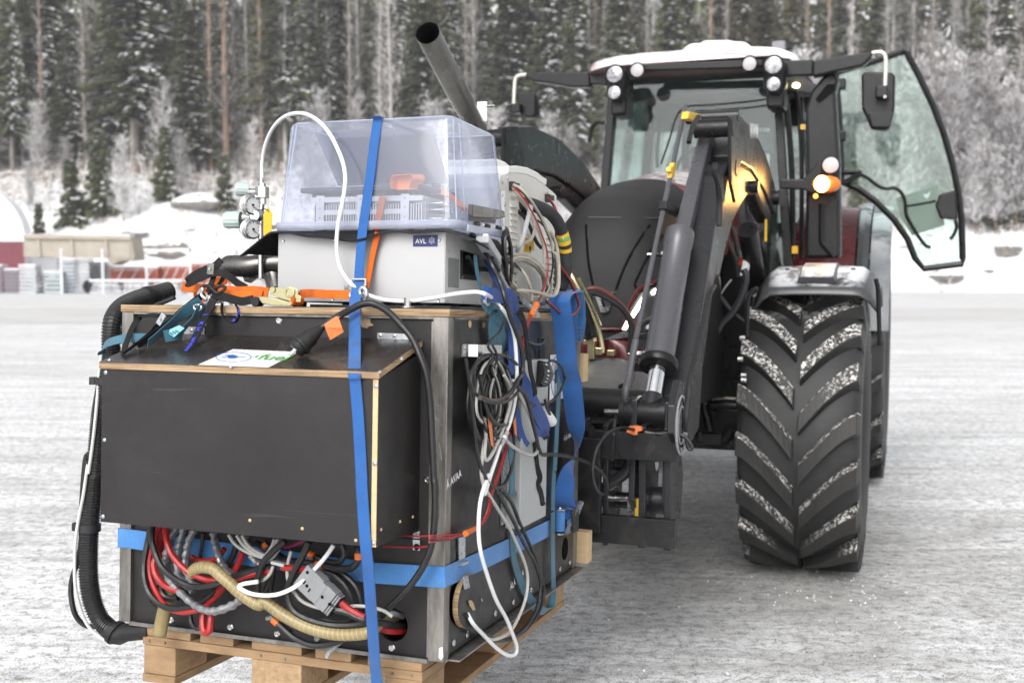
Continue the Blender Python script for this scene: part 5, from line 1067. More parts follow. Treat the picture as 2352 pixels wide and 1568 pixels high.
# wide light blue horizontal strap with its ratchet
hs_ = thing('wide_ratchet_strap', 'wide light blue strap wrapped round the lower cabinet with a steel ratchet', 'ratchet strap', cv('i', 975, 858, -.003), fr=CF)
k0 = cv('h', 460, 590, -.0035); k1 = cv('i', 485, 826, -.0035); kc = cv('i', 972, 858, -.0035); k2 = cu('i', 1700, 510, CW + .004)
corner = V3(CW + .0035, -.0035, kc[2])
hp_ = [V3(-.0035, .5, k0[2]), V3(-.0035, .2, k0[2]), V3(-.0035, .03, k0[2]), V3(-.0035, .004, k0[2]), V3(-.0028, -.0028, k0[2]), V3(.004, -.0035, k0[2]), V3(.03, -.0035, k0[2]), V3(.15, -.0035, k0[2] * .83 + k1[2] * .17), (k0 + k1) / 2 * V3(1, 0, 1) + V3(0, -.0035, 0), k1, V3(CW - .008, -.0035, kc[2]), V3(CW + .001, -.001, kc[2]), V3(CW + .0035, .01, kc[2] + .001)]
cs_ = [cu('i', x, y, CW + .0035) for x, y in ((1250, 730), (1500, 612), (1690, 518))]
strap(hp_ + cs_, .051, (0, 0, 1), BLUE_L, 'webbing', hs_, sm=0)
r0 = cu('i', 1745, 480, CW + .016)
g = MB(CF); g.cyl(r0 + V3(0, 0, -.030), r0 + V3(0, 0, .034), .017, n=20); g.build('webbing_spool', BLUE_L, hs_, smooth=True)
for s_ in (-1, 1):
    g = MB(CF); c = r0 + V3(0, 0, s_ * .036); g.lathe(c, (0, 0, s_), [(0, 0)] + [(.0225, 0), (.0225, .002), (0, .002)], 9); g.bb(c + V3(-.014, -.02, -.0012), c + V3(.016, .085, .0012)); rp_ = g.build('ratchet_plate', zinc, hs_, bevel=.0005)
    g = MB(CF); g.lathe(c, (0, 0, s_), [(.019, .002)] + [(.019 + .004 * (k % 2), .004) for k in range(1)] + [(0, .005)], 14); g.build('cog', zinc, rp_); g = MB(CF); g.lathe(c, (0, 0, s_), [(.006, .005), (.005, .008), (0, .008)], 8); g.build('rivet', steel_br, rp_)
a, b = cu('i', 1790, 560, CW + .035), cu('i', 1868, 365, CW + .05)
g = MB(CF); d = nrm(b - a); 
for s_ in (-1, 1): g.prism([a + V3(0, s_ * .022, 0), a + V3(0, s_ * .022 + .004 * s_, 0), b + V3(0, s_ * .022 + .004 * s_, 0), b + V3(0, s_ * .022, 0)], (.012, 0, 0))
g.build('handle_side', zinc, hs_); g = MB(CF); g.prism([a + V3(.006, -.024, 0), a + V3(.006, .024, 0), b + V3(.006, .024, 0), b + V3(.006, -.024, 0)], (.0025, 0, 0)); g.build('handle_plate', zinc, hs_)
g = MB(CF); g.cyl(b + V3(.004, -.03, 0), b + V3(.004, .03, 0), .007, n=10); g.build('handle_grip', zinc, hs_); g = MB(CF); g.prism([cu('i', x, y, CW + .052) for x, y in ((1818, 405), (1868, 372), (1865, 540), (1830, 560))], (.004, 0, 0)); g.build('handle_web', blk_pl, hs_)
strap([cu('i', x, y, CW + f) for x, y, f in ((1800, 520, .01), (1830, 450, .012), (1862, 400, .006), (1880, 380, 0))], .042, (0, .3, 1), BLUE_L, 'webbing', hs_)
# tail of the strap hanging from its roll down to the ratchet
rl = thing('strap_roll', 'roll of blue strap lying on the cabinet rear corner with its tail hanging down', 'strap roll', cu('k', 1700, 700, CW + .02), fr=CF)
rc = cu('k', 1745, 745, CW + .0); spir = []
for i in range(150):
    a = i * .21; rr_ = .034 + .0013 * a; spir.append(rc + V3(0, rr_ * .95 * math.cos(a), rr_ * 1.12 * math.sin(a) * (1 if math.sin(a) > 0 else 1.15)))
sw = nrm((1, -.16, .04)); g = MB(CF); g.ribbon(spir, .050, sw, .0014, 0); g.build('webbing_roll', BLUE_L, rl, smooth=True)
tl = [cu('k', 1770, 480, CW + .015), cu('k', 1650, 500, CW + .04), cu('k', 1590, 560, CW + .05), cu('k', 1600, 700, CW + .052), cu('k', 1630, 900, CW + .052), cu('k', 1655, 1150, CW + .05), cu('k', 1680, 1400, CW + .05), cu('l', 1715, 50, CW + .048), cu('l', 1745, 300, CW + .046), cu('l', 1772, 560, CW + .042), cu('l', 1780, 760, CW + .040), cu('l', 1775, 880, CW + .038), cu('l', 1740, 1050, CW + .036), cu('l', 1670, 1220, CW + .034), cu('l', 1635, 1400, CW + .032), cu('l', 1660, 1560, CW + .028), cu('i', 1765, 400, CW + .022), cu('i', 1760, 470, CW + .018)]
wdv = [(.95, .3, 0)] * 8 + [(.95, .2, .05), (.9, -.1, .1), (.6, -.7, .1), (.38, -.95, .1), (.1, -1, .1), (-.5, -.8, 0), (-.85, -.5, 0), (-.9, -.4, 0), (-.9, -.4, 0), (-.9, -.4, 0)]
wdv = [V3(*q) * (-1 if i >= 11 and False else 1) for i, q in enumerate(wdv)]
strap(tl, .062, wdv, BLUE, 'webbing_tail', rl, sm=5)
# narrow teal strap that drops in a loop below the cabinet
strap([cu(*q) for q in (('f', 1240, 760, CW + .012), ('f', 1235, 950, CW + .013), ('f', 1222, 1200, CW + .013), ('f', 1208, 1450, CW + .013), ('i', 1707, 150, CW + .013), ('i', 1700, 300, CW + .014), ('i', 1698, 560, CW + .016), ('i', 1700, 800, CW + .018), ('i', 1702, 950, CW + .02), ('i', 1685, 1050, CW + .02), ('i', 1640, 1085, CW + .02), ('i', 1570, 1035, CW + .016), ('i', 1510, 940, CW + .012), ('i', 1460, 820, CW + .010), ('i', 1432, 700, CW + .01), ('i', 1425, 560, CW + .009), ('i', 1425, 300, CW + .009), ('l', 1020, 1400, CW + .048), ('l', 1025, 1100, CW + .048), ('l', 1000, 800, CW + .048), ('l', 960, 500, CW + .03), ('l', 930, 200, CW + .02), ('f', 830, 640, CW + .02), ('f', 800, 500, CW + .02), ('f', 790, 430, CW + .02))], .027, [V3(.15, 1, 0)] * 8 + [V3(.3, 1, .1), V3(.5, .9, .3), V3(.5, .8, .5), V3(.4, .9, .3), V3(.3, 1, .1)] + [V3(.15, 1, 0)] * 12, TEAL, 'hanging_strap', None, sm=5, lab='narrow faded teal strap hanging in a loop below the cabinet side')
# teal strap knotted at the top corner
tk = thing('knotted_strap', 'faded teal strap knotted over the plywood edge beside the blue strap', 'strap', cu('k', 800, 650, CW + .02), fr=CF)
for pts, w_ in (((('k', 720, 600, .02), ('k', 740, 680, .03), ('k', 800, 690, .035), ('k', 880, 680, .03), ('k', 860, 760, .025), ('k', 800, 850, .022), ('k', 800, 1000, .02), ('k', 820, 1130, .02), ('k', 870, 1240, .02)), .036), ((('k', 830, 620, .03), ('k', 900, 640, .03), ('k', 890, 800, .02), ('k', 900, 1000, .02), ('k', 960, 1150, .02), ('k', 1000, 1080, .02), ('k', 985, 900, .018), ('k', 960, 720, .02)), .034), ((('k', 590, 60, .005), ('k', 610, 250, .008), ('k', 650, 420, .012), ('k', 690, 560, .02)), .012)):
    strap([cu(a, x, y, CW + o) for a, x, y, o in pts], w_, (.3, 1, .15), TEAL, 'webbing', tk, sm=5)
g = MB(CF); g.tube([cu('k', x, y, CW + .035) for x, y in ((700, 560), (725, 545), (742, 590), (730, 640), (700, 620), (695, 580))], .006, n=8, sm=4); g.build('steel_hook', zinc, tk, smooth=True)
# dark blue strap ends
db = thing('blue_strap_ends', 'dark blue strap knotted at the plywood corner with long loose ends on the side', 'strap', cu('k', 950, 600, CW + .05), fr=CF)
for pts, w_, wd_ in ([(('k', 730, 110, -.03), ('k', 790, 240, -.01), ('k', 860, 380, .02), ('k', 930, 480, .035)), .022, (.4, 1, .4)],
    [(('k', 680, 500, .03), ('k', 770, 520, .045), ('k', 880, 540, .05), ('k', 960, 560, .05), ('k', 1010, 640, .05), ('k', 1050, 760, .045)), .036, (.2, .4, 1)],
    [(('k', 880, 500, .04), ('k', 980, 540, .055), ('k', 1040, 660, .05), ('k', 1060, 820, .045), ('k', 1050, 1000, .04), ('k', 1070, 1200, .04), ('l', 1120, -50, .045), ('l', 1180, 100, .055), ('l', 1250, 260, .06), ('l', 1320, 420, .06), ('l', 1390, 560, .058), ('l', 1418, 650, .055), ('l', 1400, 690, .05), ('l', 1360, 690, .048), ('l', 1310, 600, .046), ('l', 1250, 450, .044), ('l', 1200, 330, .04)), .040, (.25, 1, .12)],
    [(('k', 1000, 700, .035), ('k', 1010, 900, .035), ('k', 1010, 1150, .035), ('k', 1010, 1400, .035), ('l', 1015, 100, .04), ('l', 1050, 300, .045), ('l', 1090, 500, .045), ('l', 1120, 660, .045), ('l', 1165, 790, .045), ('l', 1200, 840, .045)), .026, (.25, 1, 0)],
    [(('k', 1020, 1050, .03), ('k', 1040, 1300, .032), ('k', 1060, 1500, .032), ('l', 1100, 120, .034)), .034, (.2, 1, 0)]):
    strap([cu(a, x, y, CW + o) for a, x, y, o in pts], w_, wd_, BLUE_D, 'webbing', db, sm=5)
# black lettered straps on the side
bs = thing('black_lettered_strap', 'narrow black strap with blue woven lettering hanging beside the dark blue ends', 'strap', cu('k', 1150, 800, CW + .03), fr=CF)
pb_ = [cu(a, x, y, CW + o) for a, x, y, o in (('k', 1090, 720, .068), ('k', 1140, 790, .068), ('k', 1175, 900, .068), ('k', 1190, 1020, .068), ('k', 1200, 1150, .068), ('k', 1225, 1280, .068), ('k', 1240, 1420, .068), ('l', 1260, 40, .072), ('l', 1290, 160, .08), ('l', 1295, 240, .08))]
strap(pb_, .019, (.25, 1, .1), BWEB, 'webbing', bs)
def letter_strap(s, P, size, par, wd, flip=1, off=.0024):
    S = smooth(P, 8); L = [0]
    for i in range(1, len(S)): L.append(L[-1] + np.linalg.norm(S[i] - S[i - 1]))
    n = len(s); 
    for k, ch in enumerate(s):
        if ch == ' ': continue
        d = L[-1] * (k + .3) / n; i = max(1, next((j for j, x in enumerate(L) if x > d), len(S) - 1)); t_ = nrm(S[i] - S[i - 1]); w_ = nrm(np.array(wd, float)); w_ = nrm(w_ - t_ * np.dot(w_, t_)); nn = np.cross(t_, -w_)
        if np.dot(nn, CF.R.T @ (CAMP - CF.w(S[i]))) < 0: nn = -nn; w_ = -w_
        text(ch, S[i] + w_ * size * .38 + nn * (off - .0012), t_, -w_, size, bthread, par, 'letter', .0008, CF, .03)
letter_strap('W.IKH.FI', pb_[1:6], .021, bs, (.25, -1, .1)); letter_strap('WWW', pb_[7:10], .012, bs, (.25, -1, .1))
strap([cu(a, x, y, CW + o) for a, x, y, o in (('l', 1290, 780, .05), ('l', 1310, 950, .05), ('l', 1330, 1100, .05), ('l', 1345, 1200, .05), ('l', 1335, 1290, .05), ('l', 1370, 1400, .05), ('l', 1385, 1520, .048), ('i', 1625, 330, .04), ('i', 1650, 410, .03), ('i', 1690, 420, .02))], .018, [V3(.2, 1, 0)] * 3 + [V3(.8, .5, 0)] + [V3(.2, 1, 0)] * 6, BWEB, 'black_strap', None, sm=5, lab='plain black strap end hanging from the puck down to the ratchet')
# orange ratchet strap across the plywood top
os_ = thing('orange_ratchet_strap', 'orange strap with a yellow passivated ratchet lying along the plywood top', 'ratchet strap', cv('e', 1400, 320, .03), fr=CF)
strap([cv('e', x, y, v) for x, y, v in ((1450, 310, .04), (1550, 292, .05), (1700, 297, .052), (1850, 300, .05))], .022, (0, 0, 1), OWEB, 'webbing', os_)
strap([cv('e', x, y, v) for x, y, v in ((1300, 285, .035), (1200, 275, .04), (1100, 278, .05), (1010, 270, .05), (900, 262, .07), (800, 255, .10), (720, 245, .14))], .026, (0, .15, 1), OWEB, 'webbing', os_)
strap([cv('e', x, y, v) for x, y, v in ((1260, 290, .03), (1150, 300, .03), (1020, 292, .035), (930, 330, .03), (850, 345, .03))], .018, (0, .5, 1), OWEB, 'webbing', os_)
strap([cv('e', x, y, v) for x, y, v in ((1020, 205, .12), (950, 215, .12), (880, 260, .12), (800, 290, .13))], .022, (0, .3, 1), OWEB, 'webbing', os_)
strap([cv('b', x, y, v) for x, y, v in ((1228, 650, .15), (1200, 790, .15), (1178, 880, .12))], .019, (1, 0, .1), OWEB, 'webbing', os_)
strap([cv('b', x, y, v) for x, y, v in ((1195, 890, .078), (1165, 1020, .085), (1140, 1150, .08), (1118, 1265, .06))], .016, (1, -.1, .1), OWEB, 'webbing', os_)
c = cv('e', 1380, 320, .012); sp = CH + .012
for s_ in (0, 1):
    v0 = .02 - .028 * s_
    pl = [cv('e', x, y, v0) for x, y in ((1305, 258), (1345, 250), (1420, 262), (1470, 252), (1500, 268), (1498, 300), (1520, 315), (1515, 350), (1450, 345), (1380, 322), (1310, 300))]
    g = MB(CF); g.prism(pl, (0, .002, 0)); g.build('ratchet_plate', zinc_y, os_, bevel=.0005)
    cc = cv('e', 1445, 283, v0 - .0005); g = MB(CF); g.lathe(cc, (0, -1, 0), [(.014, 0), (.014, .003), (.009, .0035), (.009, .001), (0, .001)], 18); g.build('cog', zinc_y, os_, smooth=True)
    cc = cv('e', 1330, 266, v0 - .0005); g = MB(CF); g.lathe(cc, (0, -1, 0), [(.0085, 0), (.0075, .003), (0, .003)], 14); g.build('rivet', zinc_y, os_, smooth=True)
g = MB(CF); a = cv('e', 1445, 283, -.012); g.cyl(a, a + V3(0, .036, 0), .009, n=14); g.build('spindle', zinc_y, os_)
pl = [cv('e', x, y, -.010) for x, y in ((1235, 310), (1320, 318), (1420, 345), (1480, 350), (1440, 376), (1330, 374), (1260, 362), (1238, 335))]
g = MB(CF); g.prism(pl, (0, .034, 0)); g.build('lever', zinc_y, os_, bevel=.002)
g = MB(CF); q = cv('e', 1480, 335, .004); g.cyl(q - V3(.006, .012, 0), q + V3(.008, .016, 0), .014, n=16); g.build('webbing_spool', OWEB, os_, smooth=True)
g = MB(CF); q = cv('e', 1225, 348, .006); g.cyl(q - V3(.0, .012, 0), q + V3(.0, .016, 0), .012, n=14); g.build('handle_grip', rub_blk, os_, smooth=True)
for pts in (((960, 400), (930, 360), (945, 320), (1000, 310), (1020, 345), (990, 370)),):
    pass
# tangle of black and teal straps at the left corner
ts = thing('strap_tangle', 'tangle of black and faded teal straps with cam buckles on the left cabinet corner', 'strap', cv('e', 900, 280, .04), fr=CF)
def ts_(L, w_, wd_, m, nm='webbing', sm=6): return strap([cv('e', x, y, v) for x, y, v in L], w_, wd_, m, nm, ts, sm=sm)
ts_(((985, 62, .1), (930, 110, .09), (850, 140, .08), (790, 175, .07), (752, 215, .06), (770, 225, .055), (830, 195, .05), (900, 165, .045), (970, 152, .04), (1040, 180, .05), (1090, 220, .06), (1150, 255, .07)), .019, (.1, .25, 1), BWEB)
ts_(((975, 75, .07), (950, 130, .06), (925, 200, .05), (910, 245, .045), (890, 285, .04)), .016, (1, 0, .2), BWEB)
ts_(((1010, 160, .08), (975, 220, .07), (930, 270, .05), (895, 300, .04)), .016, (1, 0, .4), BWEB)
ts_(((1200, 330, .0), (1120, 345, .0), (1040, 325, .005), (960, 305, .012), (920, 295, .02)), .022, (0, .1, 1), BWEB)
p_loop = ((990, 355, -.012), (985, 400, -.014), (1000, 455, -.016), (1040, 485, -.02), (1080, 480, -.022), (1100, 440, -.02), (1095, 395, -.016), (1075, 360, -.012)); ts_(p_loop, .017, (.3, -1, .1), BWEB)
P_l = [(930, 330, -.005), (890, 420, -.02), (840, 520, -.055), (790, 620, -.10), (755, 672, -.125)]; ts_(P_l, .026, (1, 0, .25), BWEB, 'lettered_end')
letter_strap('IKH.WWW', [cv('e', x, y, v - .003) for x, y, v in P_l[1:]], .020, ts, (1, 0, .25)); letter_strap('W.IK', [cv('e', x, y, v - .003) for x, y, v in ((1100, 385, -.018), (1098, 430, -.022), (1070, 478, -.024))], .014, ts, (1, -.2, 0))
ts_(((870, 290, .01), (800, 350, -.01), (700, 430, -.03), (640, 480, -.05), (560, 540, -.08), (480, 600, -.11), (420, 640, -.13)), .02, (.5, .3, 1), BWEB)
ts_(((560, 440, -.06), (500, 435, -.06), (430, 460, -.07), (380, 530, -.09), (350, 610, -.13), (325, 690, -.17)), .014, (.6, .6, .4), BWEB)
ts_(((560, 500, -.07), (500, 560, -.09), (430, 615, -.12), (370, 660, -.15), (320, 698, -.18)), .014, (.4, .6, .8), BWEB)
ts_(((850, 345, -.005), (780, 390, -.02), (700, 450, -.04), (620, 520, -.07), (550, 580, -.10), (490, 630, -.13)), .032, (.5, 0, 1), TEAL)
ts_(((870, 370, -.01), (800, 450, -.03), (740, 520, -.06), (690, 560, -.08), (600, 580, -.1)), .03, (.5, .2, 1), TEAL)
ts_(((480, 590, -.10), (400, 590, -.10), (300, 600, -.08), (220, 625, -.06), (185, 660, -.05), (178, 700, -.045)), .024, [V3(0, .4, 1)] * 4 + [V3(.2, .5, 1), V3(.5, .5, .9)], TEAL)
lb_ = MB(CF); lb_.prism([cv('e', x, y, -.095) for x, y in ((608, 545), (700, 505), (735, 525), (665, 585))], (0, .001, 0)); lbo = lb_.build('cyan_label', cyan_lb, ts)
for k in range(3): g = MB(CF); g.prism([cv('e', x + 18 * k, y - 8 * k, -.0962) for x, y in ((632, 556), (640, 552), (664, 566), (657, 570))], (0, .0004, 0)); g.build('label_line', ink_k, lbo)
def cam_buckle(x0, y0, x1, y1, v, w_):
    a, b = cv('e', x0, y0, v), cv('e', x1, y1, v); g = MB(CF); g.bar(a, b, .017 if w_ else .02, .005, up=(0, -1, .2)); o = g.build('cam_buckle', zinc if w_ else steel_raw, ts, bevel=.001)
    g = MB(CF); m_ = (a + b) / 2; g.lathe(m_ + V3(0, -.004, 0), (0, -1, 0), [(.004, 0), (.003, .002), (0, .002)], 8); g.build('rivet', steel_br, o)
cam_buckle(600, 432, 560, 500, -.075, 1); cam_buckle(915, 90, 910, 165, .04, 0)
g = MB(CF); g.tube([cv('e', x, y, v) for x, y, v in ((845, 255, .02), (870, 240, .015), (905, 245, .012), (930, 270, .01), (960, 290, .01), (990, 275, .01), (1010, 255, .015), (985, 240, .02), (950, 255, .02))], .0042, n=8, sm=4); g.build('bungee_loop', rub_blk, ts, smooth=True)
g = MB(CF); g.tube([cv('e', x, y, .0) for x, y in ((830, 300), (845, 270), (860, 262), (850, 300), (885, 330), (905, 310), (895, 350), (870, 360))], .005, n=8, sm=4); g.build('steel_hook', zinc, ts, smooth=True)
g = MB(CF); g.tube([cv('e', x, y, -.02) for x, y in ((800, 375), (830, 368), (850, 385), (835, 405), (805, 395), (800, 375))], .0035, n=8, sm=4); g.build('steel_ring', zinc, ts, smooth=True)
g = MB(CF); g.prism([cv('e', x, y, .03) for x, y in ((925, 330), (965, 322), (1005, 350), (950, 362))], (0, .001, 0)); g.prism([cv('e', x, y, .03) for x, y in ((1035, 352), (1060, 352), (1060, 370), (1035, 370))], (0, .001, 0)); g.build('white_tag', white_pl, ts)

# ================================================================== HOSES ON THE LEFT
def corr(path, r, mat, name, par=None, pitch=.0075, amp=.07, n=14, **k):
    S = smooth([np.array(p) for p in path], 10); 
    # resample at pitch / 4
    L = [0]
    for i in range(1, len(S)): L.append(L[-1] + np.linalg.norm(S[i] - S[i - 1]))
    m = int(L[-1] / (pitch / 4)); ds = np.linspace(0, L[-1], m); A = np.array(S); Q = np.array([np.interp(ds, L, A[:, i]) for i in range(3)]).T
    g = MB(CF); g.tube(list(Q), [r * (1 + amp * (1 if (i % 4) < 2 else -1)) for i in range(m)], n=n); o = g.build(name, mat, par, smooth=True, angle=25, recalc=False)
    if 'lab' in k: tag(o, k['lab'], k['cat'])
    return o
hl = thing('corrugated_hose', 'thick black corrugated hose bending down the left side of the cabinet', 'hose', cv('h', 290, 300, .0), fr=CF)
hpth = [cv('j', 1330, 905, .22), cv('j', 1260, 925, .19), cv('j', 1160, 950, .15), cv('j', 1050, 985, .10), cv('j', 950, 1040, .05), cv('j', 890, 1130, .01), cv('j', 872, 1230, .0), cv('j', 872, 1340, .0), cv('e', 248, 720, .0), cv('e', 215, 880, .0), cv('e', 175, 1100, .01), cv('e', 155, 1300, .01), cv('e', 140, 1500, .01), cv('h', 300, 80, .01), cv('h', 285, 300, .01), cv('h', 265, 520, .01), cv('h', 258, 700, .01), cv('h', 262, 880, .01), cv('h', 290, 1030, .015), cv('h', 345, 1150, .02), cv('h', 420, 1220, .02)]
corr(hpth, .0245, M('ribbed hose plastic', (.02, .02, .021), .38, 0, .2, 20, spec=.5), 'ribbed_tube', hl)
g = MB(CF); g.tube([cv('h', x, y, .02) for x, y in ((395, 1200), (425, 1235), (470, 1240), (520, 1225), (620, 1218), (680, 1215))], [.027, .028, .028, .024, .023, .023], n=18, sm=0); g.build('end_elbow', rub_blk, hl, smooth=True)
g = MB(CF); g.tube([cv('h', x, y, .02) for x, y in ((450, 1160), (485, 1300))], .001, n=4); c = cv('h', 440, 1225, .02); g.lathe(c, (.9, 0, -.45), [(.034, -.006), (.034, .006), (.024, .006), (.024, -.006), (.034, -.006)], 24); g.build('clamp', rub_blk, hl)
def ring(P_, i, r_, w_, m, nm):
    ax = nrm(P_[i + 1] - P_[i - 1]); g = MB(CF); g.lathe(P_[i], ax, [(r_ - .002, -w_), (r_, -w_), (r_, w_), (r_ - .002, w_), (r_ - .002, -w_)], 24); return g.build(nm, m, hl, smooth=True, angle=30)
ring(hpth, 2, .0285, .006, rub_blk, 'hose_clip'); 
for i, cc_ in ((15, cv('h', 243, 565, .0)), (9, cv('e', 165, 800, .0))):
    g = MB(CF); g.lathe(hpth[i] + V3(0, 0, 0), (0.05, 0, 1), [(.026, -.010), (.030, -.010), (.030, .010), (.026, .010), (.026, -.010)], 22); q = hpth[i] + V3(-.036, -.006, 0); g.lathe(q, (0, 0, 1), [(.010, -.010), (.014, -.010), (.014, .010), (.010, .010), (.010, -.010)], 14); g.build('hose_clip', blk_pl, hl, smooth=True, angle=30)
cable([cv(a, x, y, v) for a, x, y, v in (('e', 180, 690, -.02), ('e', 170, 760, -.02), ('e', 160, 860, -.02), ('e', 150, 1000, -.02), ('e', 125, 1250, -.02), ('e', 90, 1500, -.02), ('h', 255, 100, -.02), ('h', 225, 300, -.02), ('h', 190, 480, -.02), ('h', 170, 640, -.02), ('h', 165, 800, -.02), ('h', 175, 950, -.02), ('h', 215, 1100, -.01), ('h', 270, 1200, 0), ('h', 340, 1260, .0), ('h', 390, 1280, .0))], .0045, M('milky tube', (.55, .56, .54), .4, 0, .08, 14), 'milky_tube', None, 8, 5, 'thin milky tube clipped beside the black corrugated hose', 'hose')
cable([cv(a, x, y, v) for a, x, y, v in (('e', 185, 1010, .0), ('e', 150, 1150, .0), ('e', 115, 1350, .0), ('h', 240, 60, .0), ('h', 215, 350, .0), ('h', 210, 600, .0), ('h', 185, 750, .0), ('h', 150, 860, .0), ('h', 140, 960, .0), ('h', 160, 1080, .0), ('h', 200, 1150, .01), ('h', 260, 1185, .02), ('h', 350, 1180, .03))], .0072, cab_blk, 'thin_ribbed_tube', None, 8, 5, 'thinner black ribbed conduit looping outside the thick hose', 'hose')
cable([cv(a, x, y, v) for a, x, y, v in (('e', 670, 320, .05), ('e', 600, 350, .05), ('e', 450, 420, .06), ('e', 320, 530, .06), ('e', 300, 600, .06))], .006, cab_blk, 'black_cable', None, 7, 5, 'black cable slipping over the left rear edge of the plywood top', 'cable')

# ================================================================== CABLES BELOW THE FRONT BOX
def cl(pts, r, m, lab, name='cable', n=8, group=None):
    return cable([cv(a, x, y, v) for a, x, y, v in pts], r, m, name, None, n, 6, lab, 'cable', group)
def V(*L): return [('v', x, y, d) for x, y, d in L]
cl(V((440, 150, -.08), (420, 300, -.09), (430, 480, -.10), (480, 650, -.105), (560, 830, -.11), (680, 960, -.115), (850, 1080, -.12), (1000, 1150, -.12), (1150, 1165, -.12), (1300, 1150, -.12), (1450, 1105, -.115), (1700, 1010, -.10), (1950, 920, -.09), (2150, 860, -.085), (2300, 850, -.08)), .0082, cab_blk, 'thick black cable crossing in front of the red loops')
cl(V((640, 180, -.08), (640, 320, -.09), (670, 500, -.10), (740, 660, -.105), (860, 810, -.11), (1000, 930, -.11), (1150, 1000, -.11), (1300, 1050, -.11), (1450, 1060, -.11), (1650, 1060, -.1), (1850, 1000, -.09), (2100, 940, -.085), (2300, 910, -.08)), .0080, cab_red, 'frontmost thick red cable curving below the box')
cl(V((560, 180, -.07), (500, 300, -.07), (480, 450, -.07), (490, 600, -.07), (480, 720, -.08), (450, 800, -.085), (480, 950, -.09), (560, 1080, -.095), (650, 1160, -.1), (760, 1200, -.1), (850, 1230, -.1)), .008, cab_red, 'red cable loop hanging just right of the outermost loop')
cl(V((400, 250, -.06), (360, 450, -.06), (330, 600, -.065), (300, 800, -.07), (300, 1000, -.08), (350, 1200, -.085), (450, 1350, -.09), (600, 1460, -.095), (780, 1510, -.1), (950, 1500, -.1), (1100, 1450, -.1), (1250, 1350, -.08), (1400, 1230, -.06)), .0082, cab_blk, 'outermost black cable loop at the left of the tangle')
cl(V((560, 250, -.04), (480, 400, -.05), (420, 560, -.055), (380, 750, -.06), (385, 950, -.065), (430, 1120, -.07), (520, 1300, -.08), (600, 1420, -.09), (700, 1500, -.095), (900, 1550, -.1), (1080, 1530, -.1), (1180, 1500, -.09), (1400, 1330, -.06), (1600, 1100, -.04), (1750, 850, -.03), (1850, 600, -.03)), .008, cab_red, 'largest red cable loop running along the bottom of the tangle')
cl(V((600, 250, -.05), (580, 400, -.05), (570, 560, -.05), (590, 700, -.05), (600, 850, -.05)), .0075, cab_red, 'short red cable end hidden behind the silver sleeve')
cl(V((1040, 690, -.04), (1140, 735, -.04), (1250, 755, -.04), (1380, 740, -.04), (1480, 680, -.04), (1560, 560, -.04)), .0075, cab_red, 'red cable lying against the blue strap')
cl(V((1750, 420, -.035), (1720, 600, -.035), (1640, 780, -.035), (1500, 1000, -.035), (1400, 1200, -.04)), .008, cab_blk, 'black cable rising steeply behind the silver sleeve')
cl(V((1850, 620, -.045), (1780, 800, -.045), (1680, 960, -.05), (1500, 1180, -.055), (1380, 1320, -.06)), .0075, cab_red, 'straight red cable slanting up right behind the tan hose')
cl(V((560, 1150, -.06), (580, 1260, -.07), (640, 1320, -.07), (740, 1345, -.07), (830, 1330, -.07)), .0078, cab_blk, 'short black bend above the hanging tan hose end')
cl([('h', 940, 1090, -.05), ('h', 950, 1160, -.055), ('h', 985, 1200, -.06), ('h', 1020, 1170, -.055), ('h', 1030, 1080, -.05)], .0065, cab_blk, 'small black loop hanging below the silver sleeve')
cl([('h', 1030, 1080, -.07), ('h', 1025, 1170, -.08), ('h', 1040, 1225, -.085), ('h', 1070, 1215, -.085), ('h', 1080, 1150, -.08), ('h', 1085, 1080, -.07)], .0085, cab_red, 'red cable loop hanging lowest over the bottom angle')
# silver sleeves
def sleeve(L, r, nm_lab):
    P = smooth([cv(a, x, y, v) for a, x, y, v in L], 8); r_ = random.Random(len(L)); g = MB(CF)
    g.tube(P, [r * (1 + .16 * math.sin(i * 1.1) + r_.uniform(-.1, .1)) for i in range(len(P))], n=10, flat=.65); o = g.build('silver_sleeve', silver_sl, None, smooth=True, angle=28, recalc=False); tag(o, nm_lab, 'cable sleeve')
sleeve(V((840, 220, -.06), (740, 360, -.06), (680, 560, -.065), (640, 760, -.07), (660, 950, -.08), (760, 1130, -.09), (900, 1280, -.1), (1060, 1420, -.11), (1200, 1500, -.115), (1340, 1540, -.12), (1500, 1520, -.12), (1700, 1440, -.11), (1850, 1330, -.1)), .014, 'silver fabric sleeve sweeping in a wide loop below the red cables')
sleeve(V((930, 240, -.075), (880, 420, -.075), (840, 600, -.075), (830, 800, -.08), (850, 980, -.085), (960, 1120, -.09), (1080, 1230, -.09)), .013, 'silver sleeve hanging straight down left of the other short one')
sleeve(V((1090, 260, -.08), (1010, 420, -.08), (970, 600, -.08), (950, 780, -.08), (980, 950, -.085), (1050, 1080, -.09), (1140, 1160, -.09)), .0125, 'short silver sleeve hanging over the start of the tan hose')
sleeve(V((1380, 300, -.06), (1410, 450, -.06), (1450, 600, -.06), (1500, 750, -.06), (1580, 880, -.06), (1690, 970, -.06)), .0115, 'silver sleeve slanting down to the right behind the tan hose')
sleeve(V((1880, 360, -.07), (1920, 500, -.07), (1970, 640, -.07), (2060, 760, -.07), (2180, 830, -.07), (2330, 840, -.065)), .0115, 'silver sleeve curving right under the grey cables')
sleeve([('h', 560 + 900, 1130, -.02), ('h', 1600, 1105, -.02), ('h', 1800, 1150, -.02), ('h', 1990, 1170, -.02)], .010, 'flattened silver sleeve lying on the bottom angle behind the tan hose')
